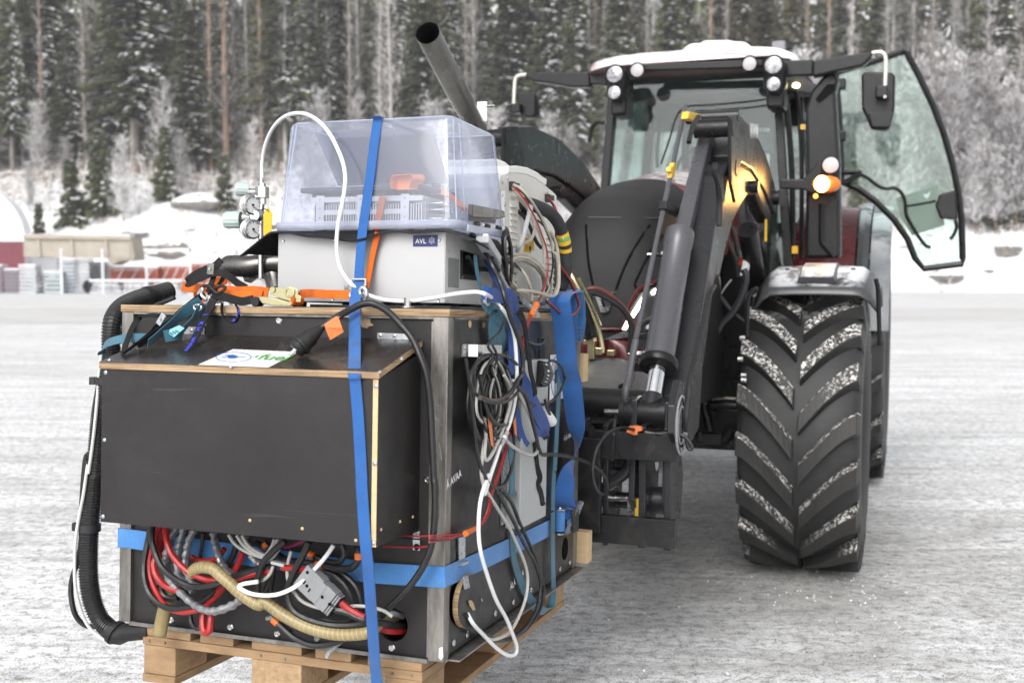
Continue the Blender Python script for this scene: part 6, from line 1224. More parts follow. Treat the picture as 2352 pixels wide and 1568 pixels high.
# tan spiral hose
th_ = [('v', 1040, 950, -.10), ('v', 1120, 870, -.115), ('v', 1250, 850, -.13), ('v', 1380, 880, -.135), ('v', 1500, 980, -.135), ('v', 1650, 1110, -.135), ('v', 1850, 1290, -.13), ('v', 2100, 1440, -.125), ('h', 1440, 1020, -.12), ('h', 1570, 1110, -.115), ('h', 1730, 1190, -.11), ('h', 1900, 1235, -.105), ('h', 2050, 1238, -.1), ('h', 2150, 1220, -.095), ('i', 530, 1160, -.06), ('i', 580, 1130, .0), ('i', 640, 1115, .08)]
Pt = [cv(a, x, y, v) for a, x, y, v in th_]; to = thing('tan_spiral_hose', 'tan spiral ribbed hose sweeping across the tangle into the round hole', 'hose', Pt[0], fr=CF)
g = MB(CF); g.tube(Pt, .0148, n=14, sm=8); g.build('hose_wall', tan_hose, to, smooth=True)
g = MB(CF); S = smooth(Pt, 8); L = [0]
for i in range(1, len(S)): L.append(L[-1] + np.linalg.norm(S[i] - S[i - 1]))
n_ = int(L[-1] / .0011); ds = np.linspace(0, L[-1], n_); A = np.array(S); Q = np.array([np.interp(ds, L, A[:, i]) for i in range(3)]).T; hx_ = []
for i in range(n_):
    t_ = nrm(Q[min(i + 1, n_ - 1)] - Q[max(0, i - 1)]); x = nrm(np.cross(t_, (0, 1, .1))); y = np.cross(t_, x); a = 2 * math.pi * ds[i] / .0125; hx_.append(Q[i] + (x * math.cos(a) + y * math.sin(a)) * .0148)
g.tube(hx_, .0009, n=4); g.build('spiral_rib', tan_rib, to, smooth=True, recalc=False)
te = thing('tan_hose_end', 'short cut end of tan spiral hose hanging out of the small left hole', 'hose', cv('h', 740, 1240, -.05), fr=CF)
q = [cv('h', x, y, v) for x, y, v in ((850, 940, .04), (815, 970, -.03), (785, 1030, -.055), (760, 1120, -.06), (735, 1245, -.06))]
g = MB(CF); g.tube(q, .0165, n=14, sm=5, caps=False); g.build('hose_wall', tan_hose, te, smooth=True, solid=.003)
for s_ in range(9): 
    i = 2 + s_ * 2; SS = smooth(q, 5); i = min(i, len(SS) - 2); g = MB(CF); g.lathe(SS[i], nrm(SS[i + 1] - SS[i - 1]), [(.0165, -.001), (.0175, 0), (.0165, .001)], 16); g.build('rib_ring', tan_rib, te, smooth=True)
# light grey cables and their tie
gc = thing('grey_cable_bundle', 'bundle of light grey cables dropping to a flat white cable end', 'cable bundle', cv('h', 1530, 760, -.08), fr=CF)
for L in ([(1200, 570), (1240, 630), (1310, 680), (1400, 715), (1450, 725)], [(1255, 575), (1300, 640), (1380, 700), (1450, 730)], [(1290, 575), (1330, 640), (1400, 690), (1455, 715)], [(1510, 600), (1490, 650), (1455, 700), (1420, 725)], [(1530, 600), (1510, 660), (1475, 710), (1440, 730)], [(1555, 605), (1540, 660), (1500, 720), (1470, 740)], [(1500, 780), (1480, 830), (1440, 870), (1380, 890), (1300, 905), (1270, 920)], [(1620, 680), (1600, 760), (1595, 840), (1610, 900), (1650, 970), (1700, 1020), (1780, 1055), (1860, 1070)], [(1980, 1055), (2060, 1048), (2150, 1055), (2210, 1070), (2250, 1085), (2300, 1120)]):
    cable([cv('h', x, y, -.085) for x, y in L], .0042, cab_gry, 'lead', gc, 7, 6)
g = MB(CF); a, b = cv('h', 1492, 752, -.09), cv('h', 1582, 775, -.09); g.bar(a, b, .008, .017, up=(0, -1, 0)); g.build('flat_plug', cab_gry, gc, bevel=.002)
cl([('h', 1905, 640, -.12), ('h', 1850, 720, -.125), ('h', 1780, 800, -.13), ('h', 1700, 880, -.135), ('h', 1620, 935, -.14), ('h', 1530, 970, -.14), ('h', 1440, 978, -.14), ('h', 1350, 965, -.14), ('h', 1285, 935, -.14), ('h', 1270, 918, -.14), ('h', 1300, 900, -.135), ('h', 1400, 885, -.13)], .0052, cab_wht, 'white hose loop hanging in front of the grey connector', 'white_tube')
# black cables with orange marks
for L, r_, lb__ in (([(1580, 610, -.1), (1500, 680, -.1), (1430, 760, -.1), (1400, 850, -.1), (1395, 940, -.1), (1410, 1020, -.1)], .0085, 'thick black cable dropping left of the grey connector'),
    ([(1740, 620, -.11), (1700, 710, -.11), (1640, 820, -.11), (1600, 930, -.11), (1605, 1010, -.11), (1640, 1080, -.11), (1720, 1130, -.11), (1850, 1170, -.105), (1980, 1180, -.1), (2100, 1165, -.1), (2200, 1110, -.11)], .0088, 'black cable hanging in a long bow behind the tan hose'),
    ([(1440, 620, -.04), (1500, 680, -.045), (1600, 740, -.05), (1740, 760, -.06), (1850, 780, -.07), (1950, 800, -.08), (2030, 790, -.09), (2070, 740, -.095), (2075, 690, -.095), (2070, 650, -.09)], .0085, 'black cable with orange bands turning up under the box corner'),
    ([(1960, 640, -.07), (1975, 700, -.07), (1940, 755, -.07), (1870, 750, -.06), (1780, 720, -.05)], .008, 'black cable bend behind the orange banded cable'),
    ([(1500, 1140, -.07), (1560, 1190, -.07), (1640, 1260, -.07), (1750, 1310, -.075), (1850, 1310, -.075), (1950, 1280, -.075), (2050, 1220, -.07)], .008, 'black cable running along the bottom angle'),
    ([(1820, 800, -.045), (1920, 850, -.045), (1990, 920, -.045), (2030, 1010, -.045), (2040, 1100, -.045), (2020, 1150, -.045)], .008, 'large black cable ring behind the grey connector'),
    ([(1900, 800, -.035), (1990, 850, -.035), (2060, 930, -.035), (2090, 1040, -.035), (2080, 1150, -.035)], .0075, 'second black ring just outside the large one'),
    ([(1420, 1000, -.03), (1480, 880, -.03), (1500, 800, -.03), (1480, 700, -.03), (1380, 620, -.03)], .008, 'black cable rising left of the grey cables'),
    ([(1500, 830, -.03), (1480, 950, -.03), (1490, 1060, -.03), (1540, 1160, -.035), (1620, 1230, -.04)], .0075, 'black cable behind the thick one left of the connector')):
    cl([('h', x, y, v) for x, y, v in L], r_, cab_blk, lb__)
om = thing('orange_heat_shrink', 'orange heat shrink bands marking the black cables under the box', 'cable marking', cv('h', 2070, 720, -.095), fr=CF)
for (x0, y0, v0, x1, y1, v1, r_) in ((2073, 735, -.095, 2074, 692, -.095, .0098), (1790, 766, -.066, 1835, 778, -.069, .0096), (1742, 700, -.055, 1775, 715, -.055, .0095), (1497, 1137, -.07, 1530, 1168, -.07, .0092), (1440, 632, -.043, 1458, 660, -.045, .0092)):
    g = MB(CF); g.cyl(cv('h', x0, y0, v0), cv('h', x1, y1, v1), r_, n=12); g.build('band', cab_org, om, smooth=True)
for k, m in enumerate((cab_red, M('thin blue wire', (.02, .03, .3), .4), cab_red, cab_blk)):
    cl([('h', 1570, 650 + 6 * k, -.06), ('h', 1620, 640 + 6 * k, -.06), ('h', 1690, 612 + 8 * k, -.06), ('h', 1730, 590, -.06)], .0022, m, 'thin %s wire bundled between the thick black cables' % ('first red', 'blue', 'lower red', 'black')[k], 'thin_wire')
# big grey connector pair
gn = thing('grey_connector', 'large grey two pole battery connector with red and black cables', 'connector', cv('h', 1800, 930, -.12), fr=CF)
a, b = cv('h', 1700, 830, -.125), cv('h', 1930, 1055, -.125); d = nrm(b - a); L_ = np.linalg.norm(b - a); nrml = V3(0, -1, 0); nrml = nrm(nrml - d * np.dot(nrml, d)); x_ = np.cross(d, nrml)
def cbx(t0, t1, w_, h_, nm, off=0., mat=gry_pl, par=gn, sx=0., bev=.0015):
    g = MB(CF); g.box((a + d * L_ * (t0 + t1) / 2) + nrml * off + x_ * sx, (w_, L_ * (t1 - t0), h_), np.array([x_, d, nrml]).T); return g.build(nm, mat, par, bevel=bev)
h1 = cbx(0, .5, .062, .028, 'socket_half'); h2 = cbx(.42, .62, .056, .031, 'plug_collar', .001); h3 = cbx(.6, .86, .058, .030, 'plug_half')
for s_ in (-1, 1):
    for k in range(7): cbx(.60 + .055 * k, .645 + .055 * k, .031 - .0006 * k, .029 - .0005 * k, 'cable_sleeve', 0, gry_pl, gn, s_ * .0155, .004)
    cbx(.99, 1.001, .024, .022, 'sleeve_mouth', 0, blk_dk, gn, s_ * .0155, 0)
for t_, sx in ((.10, -.018), (.26, .008), (.66, .0), (.87, .0)):
    g = MB(CF); g.lathe(a + d * L_ * t_ + x_ * sx + nrml * (.0145 if t_ < .5 else .0155), nrml, [(.004, 0), (.004, .0006), (0, .0006)], 12); g.build('pin_hole', blk_dk, gn)
for t_, sx in ((.16, .006), (.34, .012)): cbx(t_, t_ + .03, .010, .001, 'slot', .0146, blk_dk, gn, sx, 0)
text('II', a + d * L_ * .12 + x_ * .020 + nrml * .0145, -x_ * -1, -d * 1, .022, ink_k, gn, 'pole_mark', .0006, CF, .03); text('II', a + d * L_ * .80 - x_ * .005 + nrml * .0155, x_, -d, .020, ink_k, gn, 'pole_mark', .0006, CF, .03)
e = b; cable([b + x_ * -.0155 - d * .01, cv('h', 1995, 1060, -.12), cv('h', 2060, 1100, -.115), cv('h', 2110, 1125, -.11)], .0085, cab_red, 'red_pole_cable', gn)
cable([b + x_ * .0155 - d * .01, cv('h', 1980, 1085, -.12), cv('h', 2060, 1120, -.115), cv('h', 2140, 1150, -.105), cv('i', 560, 1165, -.07), cv('i', 640, 1180, -.02), cv('i', 690, 1185, .04)], .0085, cab_blk, 'black_pole_cable', gn)
cable([a - d * .0 + x_ * -.012, cv('h', 1690, 805, -.10), cv('h', 1640, 795, -.09), cv('h', 1560, 790, -.085)], .0085, cab_red, 'red_pole_cable', gn)
cl([('i', 520, 1190, -.05), ('i', 590, 1212, -.035), ('i', 650, 1218, -.0), ('i', 700, 1215, .05)], .0088, cab_red, 'red cable entering the round hole at the lower right'); cl([('i', 530, 1120, -.04), ('i', 600, 1100, -.02), ('i', 650, 1105, .02), ('i', 690, 1120, .06)], .007, cab_mid, 'grey cable entering the top of the round hole')
cable([cv('h', x, y, v) for x, y, v in ((1985, 1260, -.05), (1930, 1310, -.06), (1880, 1355, -.065), (1855, 1395, -.07))], .0055, tubec, 'clear_tube_end', None, 8, 5, 'clear tube end hanging below the bottom angle', 'hose')
cable([cv('h', x, y, v) for x, y, v in ((1030, 560, -.02), (1018, 650, -.02), (1005, 760, -.02))], .005, cab_blk, 'cable_tie_strap', None, 6, 4, 'black cable tie hanging over the blue strap under the box', 'cable tie')
# power plug with its long black lead
pg = thing('power_plug', 'black mains plug with an orange tag lying on the lid', 'plug', cv('e', 1560, 600, -.12), fr=CF)
lead = [cv('e', x, y, v) for x, y, v in ((1560, 600, -.135), (1660, 520, -.11), (1760, 450, -.09), (1850, 400, -.06), (1930, 362, -.04), (2010, 362, -.03), (2100, 410, -.035), (2190, 500, -.045), (2270, 600, -.05), (2330, 740, -.055))] + [cv('f', x, y, v) for x, y, v in ((350, 860, -.055), (372, 1050, -.05), (385, 1300, -.05), (398, 1560, -.05))] + [cv('i', x, y, v) for x, y, v in ((905, 200, -.05), (908, 400, -.05), (895, 580, -.05), (865, 700, -.052), (800, 830, -.055), (700, 960, -.06), (600, 1060, -.06), (540, 1120, -.06), (440, 1170, -.055), (300, 1195, -.05))]
cable(lead, .0085, cab_blk, 'lead', pg, 10, 6)
a = cv('e', 1655, 522, -.115); b = cv('e', 1480, 670, -.16); d = nrm(b - a); L_ = np.linalg.norm(b - a)
g = MB(CF); g.lathe(a, d, [(0, 0), (.009, 0), (.012, L_ * .1), (.020, L_ * .45), (.0235, L_ * .72), (.0265, L_ * .74), (.0265, L_ * .82), (.0225, L_ * .84), (.0225, L_ * .97), (.019, L_), (0, L_)], 24); g.build('plug_body', rub_blk, pg, smooth=True, angle=35)
for k in range(3): g = MB(CF); g.lathe(a + d * L_ * (.38 + .05 * k), d, [(.0205, 0), (.0215, .001), (.0205, .003)], 24); g.build('grip_ridge', rub_blk, pg)
x_ = nrm(np.cross(d, (0, 0, 1)))
for s_ in (-1, 1): g = MB(CF); g.cyl(b + x_ * .0095 * s_, b + x_ * .0095 * s_ + d * .019, .0024, n=10); g.build('pin', steel_br, pg, smooth=True)
g = MB(CF); g.cyl(b + V3(0, -.002, .0), b + d * .0005, .004, n=10); g.build('earth_contact', zinc, pg)
g = MB(CF); g.prism([cv('e', x, y, v) for x, y, v in ((1672, 500, -.12), (1755, 445, -.10), (1775, 452, -.10), (1690, 530, -.12))], (0, .01, .002)); g.build('tape_wrap', tape_o, pg)
P_ = [cv('e', x, y, -.125) for x, y in ((1680, 520), (1770, 450), (1805, 520), (1812, 550), (1710, 605))]; g = MB(CF); g.add([P_[0], P_[1], P_[2] + V3(0, -.008, 0), P_[3] + V3(0, -.004, 0), P_[4] + V3(0, .004, 0)], [(0, 1, 2), (0, 2, 3), (0, 3, 4)]); g.build('orange_flag', tape_o, pg, solid=.0012)

# ================================================================== CABLES HANGING ON THE SIDE
co = thing('cable_coil', 'large hank of black and light grey cables hanging from the side handle', 'cable coil', cu('f', 770, 760, CW + .05), fr=CF)
def sp(x, y, o, v_='f'): return cu(v_, x, y, CW + o)
top = (795, 700); 
for k in range(22):
    xl = 632 + k * 10 + rnd.uniform(-8, 8); xr = 940 - k * 7 + rnd.uniform(-8, 8); yb = rnd.uniform(1180, 1345) - abs(k - 10) * 3; o = .03 + .0035 * (k % 8)
    xm = (xl + xr) / 2; m = cab_blk if k % 4 != 2 else cab_gry
    L = [(790 + rnd.uniform(-12, 12), 722 + rnd.uniform(-8, 22)), (xl + 40, 790), (xl, 950), (xl + 5, 1110), (xm - 30, yb - 40), (xm + 10, yb), (xr - 40, yb - 60), (xr, 1080), (xr - 5, 930), (xr - 50, 790), (800, 725)]
    cable([sp(x, y, o + rnd.uniform(-.003, .003)) for x, y in L], .0040 if m is cab_blk else .0036, m, 'cable_turn', co, 6, 4)
for k in range(5):
    xl = 632 + 7 * k; cable([sp(x, y, .028 + .004 * k) for x, y in ((800, 705), (720, 720), (665, 800), (xl + 5, 900), (xl - 4, 1050), (xl + 10, 1180), (700, 1240 + 8 * k))], .0047, cab_blk, 'cable_turn', co, 7, 5)
cable([sp(x, y, .075) for x, y in ((790, 640), (815, 690), (820, 740), (800, 780), (780, 760), (790, 700), (760, 650), (775, 610), (830, 560), (870, 480))], .0036, cab_blk, 'tie_cord', co, 6, 5)
GC = 'single cables hanging on the cabinet side'
def side(L, r, m, lab, nm='hanging_cable', n=8, sm=5): return cable([cu(a, x, y, CW + o) for a, x, y, o in L], r, m, nm, None, n, sm, lab, 'cable')
side([('f', 860 + 172 * math.cos(a) - 45, 865 + 163 * math.sin(a), .075 + .006 * math.sin(a)) for a in [2 * math.pi * k / 22 - 1.2 for k in range(23)]], .0042, cab_blk, 'round black cable loop hanging frontmost over the hank')
side([('x', 225, 900, -.03), ('k', 560, -180, -.02), ('k', 690, 0, .0), ('k', 790, 180, .03), ('k', 880, 370, .05), ('k', 940, 560, .07), ('k', 1000, 780, .075), ('k', 1070, 960, .08), ('k', 1125, 1120, .08), ('k', 1150, 1300, .08), ('k', 1140, 1450, .08), ('l', 1090, 60, .085), ('l', 1010, 200, .085), ('l', 880, 290, .085), ('l', 760, 300, .085), ('l', 640, 260, .085)], .0062, cab_blk, 'black cable dropping from under the storage box over the plywood corner')
side([('l', 480, -200, .055), ('l', 530, 140, .06), ('l', 560, 420, .06), ('l', 590, 700, .055), ('l', 610, 900, .05), ('l', 680, 1130, .05), ('l', 760, 1280, .05), ('l', 850, 1325, .05), ('l', 950, 1260, .05), ('l', 1020, 1080, .05), ('l', 1045, 850, .05), ('l', 1030, 600, .05), ('l', 960, 420, .05), ('l', 900, 200, .05)], .005, cab_blk, 'long black loop reaching lowest under the hank')
side([('l', 640, 0, .065), ('l', 690, 260, .065), ('l', 740, 440, .065), ('l', 820, 560, .065), ('l', 920, 585, .065), ('l', 1020, 530, .065), ('l', 1075, 350, .065), ('l', 1070, 150, .065), ('l', 1030, 0, .06)], .0055, cab_blk, 'black cable bow across the middle of the hank')
side([('l', 930, 0, .07), ('l', 1000, 130, .07), ('l', 1015, 260, .07), ('l', 985, 420, .07), ('l', 930, 600, .065), ('l', 870, 760, .06), ('l', 780, 940, .055), ('l', 720, 1000, .05), ('l', 700, 930, .05), ('l', 715, 700, .05), ('l', 700, 500, .05)], .0046, cab_gry, 'light grey cable making a narrow loop in the hank')
side([('l', 700, 760, .045), ('l', 670, 1000, .045), ('l', 665, 1180, .045), ('l', 700, 1330, .045), ('i', 1250, 270, .05), ('i', 1330, 400, .05), ('i', 1400, 510, .05), ('i', 1460, 640, .05), ('i', 1510, 760, .05), ('i', 1530, 860, .05), ('i', 1520, 980, .05), ('i', 1480, 1100, .045), ('i', 1420, 1210, .04), ('i', 1350, 1260, .035), ('i', 1270, 1270, .03), ('i', 1190, 1200, .025), ('i', 1120, 1105, .02)], .0046, cab_gry, 'light grey cable falling in a big bow to the round cover')
side([('l', 950, 760, .065), ('l', 1010, 820, .065), ('l', 1080, 870, .065), ('l', 1170, 920, .065), ('l', 1260, 940, .065), ('l', 1310, 910, .065), ('l', 1330, 840, .065), ('l', 1300, 700, .065), ('l', 1240, 500, .065), ('l', 1160, 320, .07), ('l', 1100, 190, .07), ('l', 1040, 60, .07)], .0048, cab_gry, 'light grey cable swinging right from the steel hose fitting')
for k, (dx, o) in enumerate(((0, .05), (18, .045))):
    side([('l', 1010 - 40 * k, 1330 - 500 * (1 - k) * 0 - 100, o), ('l', 880 + dx - 30, 1380, o), ('i', 1320 + dx * 2, 270, o), ('i', 1370 + dx * 3, 360, o), ('i', 1440 + dx * 2, 490, o), ('i', 1500 + dx * 2, 620, o), ('i', 1570 + dx, 740, o), ('i', 1612 + dx * .7, 860, o), ('i', 1610 + dx * 1.6, 980, o), ('i', 1570 + dx * 1.4, 1110, o), ('i', 1480 + dx, 1225, o - .01), ('i', 1370, 1278 + dx * .3, .03), ('i', 1260, 1250, .028), ('i', 1170, 1170, .022), ('i', 1115, 1105, .02)][1:], .0052, cab_blk, ('black cable of the pair dropping nearest to the blue ratchet', 'black cable of the pair bowing farthest right near the pallet')[k])
side([('l', 1080, 130, .08), ('l', 1180, 230, .08), ('l', 1230, 380, .08), ('l', 1270, 560, .078), ('l', 1310, 730, .075), ('l', 1340, 860, .07), ('l', 1380, 930, .07), ('l', 1480, 930, .07), ('l', 1620, 945, .07), ('l', 1760, 975, .07), ('l', 1900, 1020, .07), ('l', 2010, 1080, .08), ('l', 2090, 1160, .09), ('l', 2140, 1260, .1), ('l', 2140, 1350, .1), ('l', 2090, 1395, .1), ('l', 2020, 1340, .1), ('l', 1975, 1220, .1), ('l', 1970, 1080, .1), ('l', 1995, 930, .1), ('l', 2050, 800, .11), ('l', 2130, 700, .12), ('l', 2240, 640, .13), ('l', 2352, 620, .14), ('q', 960, 965, .16)], .0056, cab_blk, 'black cable running right from the cabinet to the carriage plate in a loop')
side([('k', 1280, 1000 + 60, .02), ('k', 1150, 1020, .03), ('k', 1200, 1070, .035), ('k', 1290, 1110, .04), ('k', 1370, 1100, .04), ('k', 1395, 1050, .035), ('k', 1360, 1030, .03), ('k', 1340, 1060, .025), ('k', 1350, 1160, .01), ('k', 1345, 1300, .005)][1:], .0046, cab_blk, 'short black cable curl on the side panel above the grey enclosure')
side([('l', 1010, 160, .06), ('l', 1100, 260, .06), ('l', 1200, 325, .06), ('l', 1340, 350, .06), ('l', 1480, 310, .06), ('l', 1580, 210, .055), ('l', 1640, 60, .05), ('k', 1640, 1500, .045), ('k', 1610, 1400, .045), ('k', 1550, 1320, .045), ('k', 1480, 1300, .045), ('k', 1430, 1350, .045), ('k', 1420, 1450, .045)], .0044, cab_blk, 'thin black cable circling the plug sticker on the side')
side([('l', 1410, 290, .07), ('l', 1430, 380, .07), ('l', 1470, 460, .07)], .004, cab_blk, 'short black lead of the small white sensor')
# red and black wires
for k, (m, dx) in enumerate(((cab_red, 0), (cab_red, 12), (cab_blk, 22), (cab_red, -8))):
    side([('k', 1235 + dx * .5, 790, .045), ('k', 1190 + dx, 920, .04), ('k', 1155 + dx, 1080, .035), ('k', 1130 + dx, 1300, .03), ('l', 1090 + dx * .5, 200, .035), ('l', 1050 + dx, 500, .04), ('l', 975 + dx, 740, .045), ('l', 930 + dx, 920, .05), ('l', 870 + dx, 1130, .05), ('l', 800 + dx, 1330, .05), ('l', 750 + dx, 1480, .05), ('i', 1280 + dx * .6, 330, .05), ('i', 1262 + dx * .8, 420, .045), ('i', 1205 + dx * .3, 515, .035), ('i', 1110, 560 + dx * .5, .012), ('i', 985, 572 + dx * .5 + 12 * k, .010), ('i', 870, 578 + 14 * k, .02)], .0022, m, ('first red wire of the bundle turning left round the steel post', 'second red wire of the bundle turning left round the steel post', 'black wire of the bundle turning left round the steel post', 'lowest red wire of the bundle turning left round the steel post')[k], 'thin_wire', 6, 4)
for k, (m, y2) in enumerate(((cab_red, 0), (cab_blk, 20), (cab_red, 75))):
    cable([cv('i', 870, 578 + y2 * .9, -.01), cv('i', 800, 580 + y2, -.012), cv('i', 700, 575 + y2 * 1.05, -.012), cv('i', 560, 570 + y2 * 1.05, -.05)], .0022, m, 'thin_wire', None, 6, 4, ('upper red wire crossing the zinc bracket behind the front box', 'black wire crossing the zinc bracket behind the front box', 'lower red wire crossing below the zinc bracket')[k], 'cable')
for (v_, x0, y0, x1, y1, r_, o) in (('k', 1310, 640, 1245, 775, .011, .05), ('i', 1112, 562, 1200, 518, .0075, .028)): g = MB(CF); g.cyl(cu(v_, x0, y0, CW + o), cu(v_, x1, y1, CW + o - .003), r_, r_ * .7, n=12); tag(g.build('heat_shrink_sleeve', cab_org, smooth=True), 'orange heat shrink sleeve on the red wires ' + ('at the plywood edge' if v_ == 'k' else 'beside the steel post'), 'cable marking')
for x, y in ((770, 1230), (930, 1160)): g = MB(CF); c = sp(x, y, .06); g.prism([c + V3(0, -.018, .045), c + V3(0, .005, .05), c + V3(0, .03, -.04), c + V3(0, .01, -.03)], (.001, 0, 0)); g.build('orange_flag', tape_o, co)
cable([cu('k', x, y, CW + o) for x, y, o in ((1130, 560, .01), (1200, 630, .03), (1280, 700, .05), (1330, 780, .06))], .0075, tubec, 'clear_tube', None, 8, 5, 'short clear tube end poking over the plywood edge', 'hose')
# yellow ratchet and rear pieces on the plywood
yr = thing('yellow_ratchet', 'small yellow passivated ratchet on the plywood behind the blue knot', 'ratchet', cu('k', 1080, 540, CW - .03), fr=CF)
g = MB(CF); g.prism([cu('k', x, y, CW - .03) for x, y in ((1000, 465), (1080, 480), (1200, 500), (1200, 545), (1100, 560), (1120, 620), (1060, 600))], (.003, 0, 0)); g.build('side_plate', zinc_y, yr); g = MB(CF); c = cu('k', 1115, 590, CW - .026); g.lathe(c, (1, 0, 0), [(.013, 0), (.013, .012), (.006, .014), (0, .014)], 14); g.build('cog', zinc_y, yr, smooth=True); g = MB(CF); g.bb(cu('k', 1095, 550, CW - .05), cu('k', 1160, 490, CW - .01)); g.build('lever', zinc_y, yr, bevel=.001)
strap([cu('k', x, y, CW - .02) for x, y in ((1200, 560), (1250, 500), (1310, 520), (1340, 570))], .03, (1, 0, .1), TEAL, 'teal_strap_loop', None, lab='teal strap loop bulging on the plywood behind the orange sleeve'); g = MB(CF); g.bb(cu('k', 1130, 640, CW - .08), cu('k', 1430, 560, CW - .05)); tag(g.build('blue_strap_pack', BLUE_L, bevel=.004), 'folded light blue strap lying on the plywood under the analyser', 'strap')
g = MB(CF); g.bb((CW - .3, .5, CH + .002), (CW - .03, CD - .1, CH + .015)); tag(g.build('black_tray', blk_pl, bevel=.003), 'flat black tray between the plywood top and the white analyser', 'tray')
g = MB(CF); g.tube([cu('k', x, y, CW) for x, y in ((1420, 560), (1450, 600), (1520, 590), (1525, 620), (1470, 640))], .004, n=8, sm=4); tag(g.build('steel_ring_hook', steel_br, smooth=True), 'small steel hook left of the blue strap roll', 'hook')
# puck antenna and white sensor
pk = thing('puck_antenna', 'glossy black round antenna with white lettering hanging on the side', 'antenna', cu('k', 1380, 1500, CW + .05), fr=CF)
ax = nrm((.75, -.35, .1)); ax = nrm((.45, .85, -.12)); c = cu('l', 1375, -10, CW + .055)
g = MB(CF); g.lathe(c, ax, [(0, -.022), (.034, -.022), (.038, -.016), (.038, -.004), (.0375, .0), (.036, .010), (.028, .019), (.014, .024), (0, .025)], 36); g.build('housing', M('glossy black plastic', (.006, .006, .007), .08, 0, .1, 10, spec=.8), pk, smooth=True)
xd = nrm(np.cross(ax, CF.R.T @ (CAMP - CF.w(c)))); vw = nrm(CF.R.T @ (CAMP - CF.w(c))); rad = nrm(vw - ax * np.dot(vw, ax)); tang = np.cross(ax, rad)
for k, ch in enumerate('GARMIN'):
    a_ = R(38 - k * 15.5); rr_ = rad * math.cos(a_) + tang * math.sin(a_); tt = -rad * math.sin(a_) + tang * math.cos(a_)
    text(ch, c + rr_ * .0382 - ax * .0155, -tt, ax, .0115, ink_w, pk, 'letter', .0004, CF, .02)
ws = thing('white_sensor', 'small white rounded sensor with a green tip behind the blue strap loop', 'sensor', cu('l', 1470, 520, CW + .05), fr=CF)
a, b = cu('l', 1400, 440, CW + .05), cu('l', 1490, 545, CW + .05); g = MB(CF); g.tube([a, a * .6 + b * .4, b], [.014, .0175, .016], n=14, sm=0); g.lathe(b, nrm(b - a), [(.016, 0), (.012, .006), (0, .009)], 14); g.build('body', white_pl, ws, smooth=True)
g = MB(CF); q = cu('l', 1525, 520, CW + .05); g.cyl(b, q, .005, n=10); g.build('green_tip', M('green tip', (.2, .5, .25), .4), ws)
g = MB(CF); g.prism([cu('k', x, y, CW + .002) for x, y in ((962, 1212), (1018, 1220), (1018, 1300), (962, 1292))], (.002, 0, 0)); tag(g.build('zinc_tab', zinc, bevel=.0005), 'small zinc plated tab on the side above the grey enclosure', 'bracket')

# ================================================================== THE TRACTOR
from mathutils.bvhtree import BVHTree
TR = thing('tractor', 'dark red and black tractor facing the camera with lit lamps and its cab door open', 'tractor', (0, 0, 0), fr=TF)
snow_dust = newmat('snow dusted black plastic')
def dusted(name, col, lo=.55, hi=.8, sc_=14, rough=.45, white=(.72, .73, .76), q=(.42, .56)):
    m, nt, p = newmat(name); ge = nt.nodes.new('ShaderNodeNewGeometry'); s = nt.nodes.new('ShaderNodeSeparateXYZ'); lnk(nt, ge.outputs['Normal'], s.inputs[0])
    n = nz(nt, geopos(nt), sc_, 7, .75, .4); f = mth(nt, 'MULTIPLY', ramp(nt, s.outputs[2], [(lo, g3(0)), (hi, g3(1))]), ramp(nt, n, [(q[0], g3(0)), (q[1], g3(1))]))
    base = ramp(nt, nz(nt, tco(nt), 9, 6, .7), [(.3, tuple(c * .75 for c in col)), (.7, tuple(c * 1.3 for c in col))])
    lnk(nt, mixc(nt, f, base, white), p.inputs['Base Color']); p.inputs['Roughness'].default_value = rough; bump(nt, p, n, .2, .004); return m
tyre_m = dusted('tyre rubber', (.017, .017, .0175), .85, .99, 26, .6, (.4, .4, .39))
lug_m = dusted('tyre lug rubber', (.019, .0185, .018), .3, .5, 60, .6, (.66, .64, .61), (.50, .57))
fend_m = dusted('snow dusted fender', (.05, .052, .056), .75, .92, 7, .35)
def tpart(name, mat, g, par=None, **k): return g.build(name, mat, par or TR, **k)
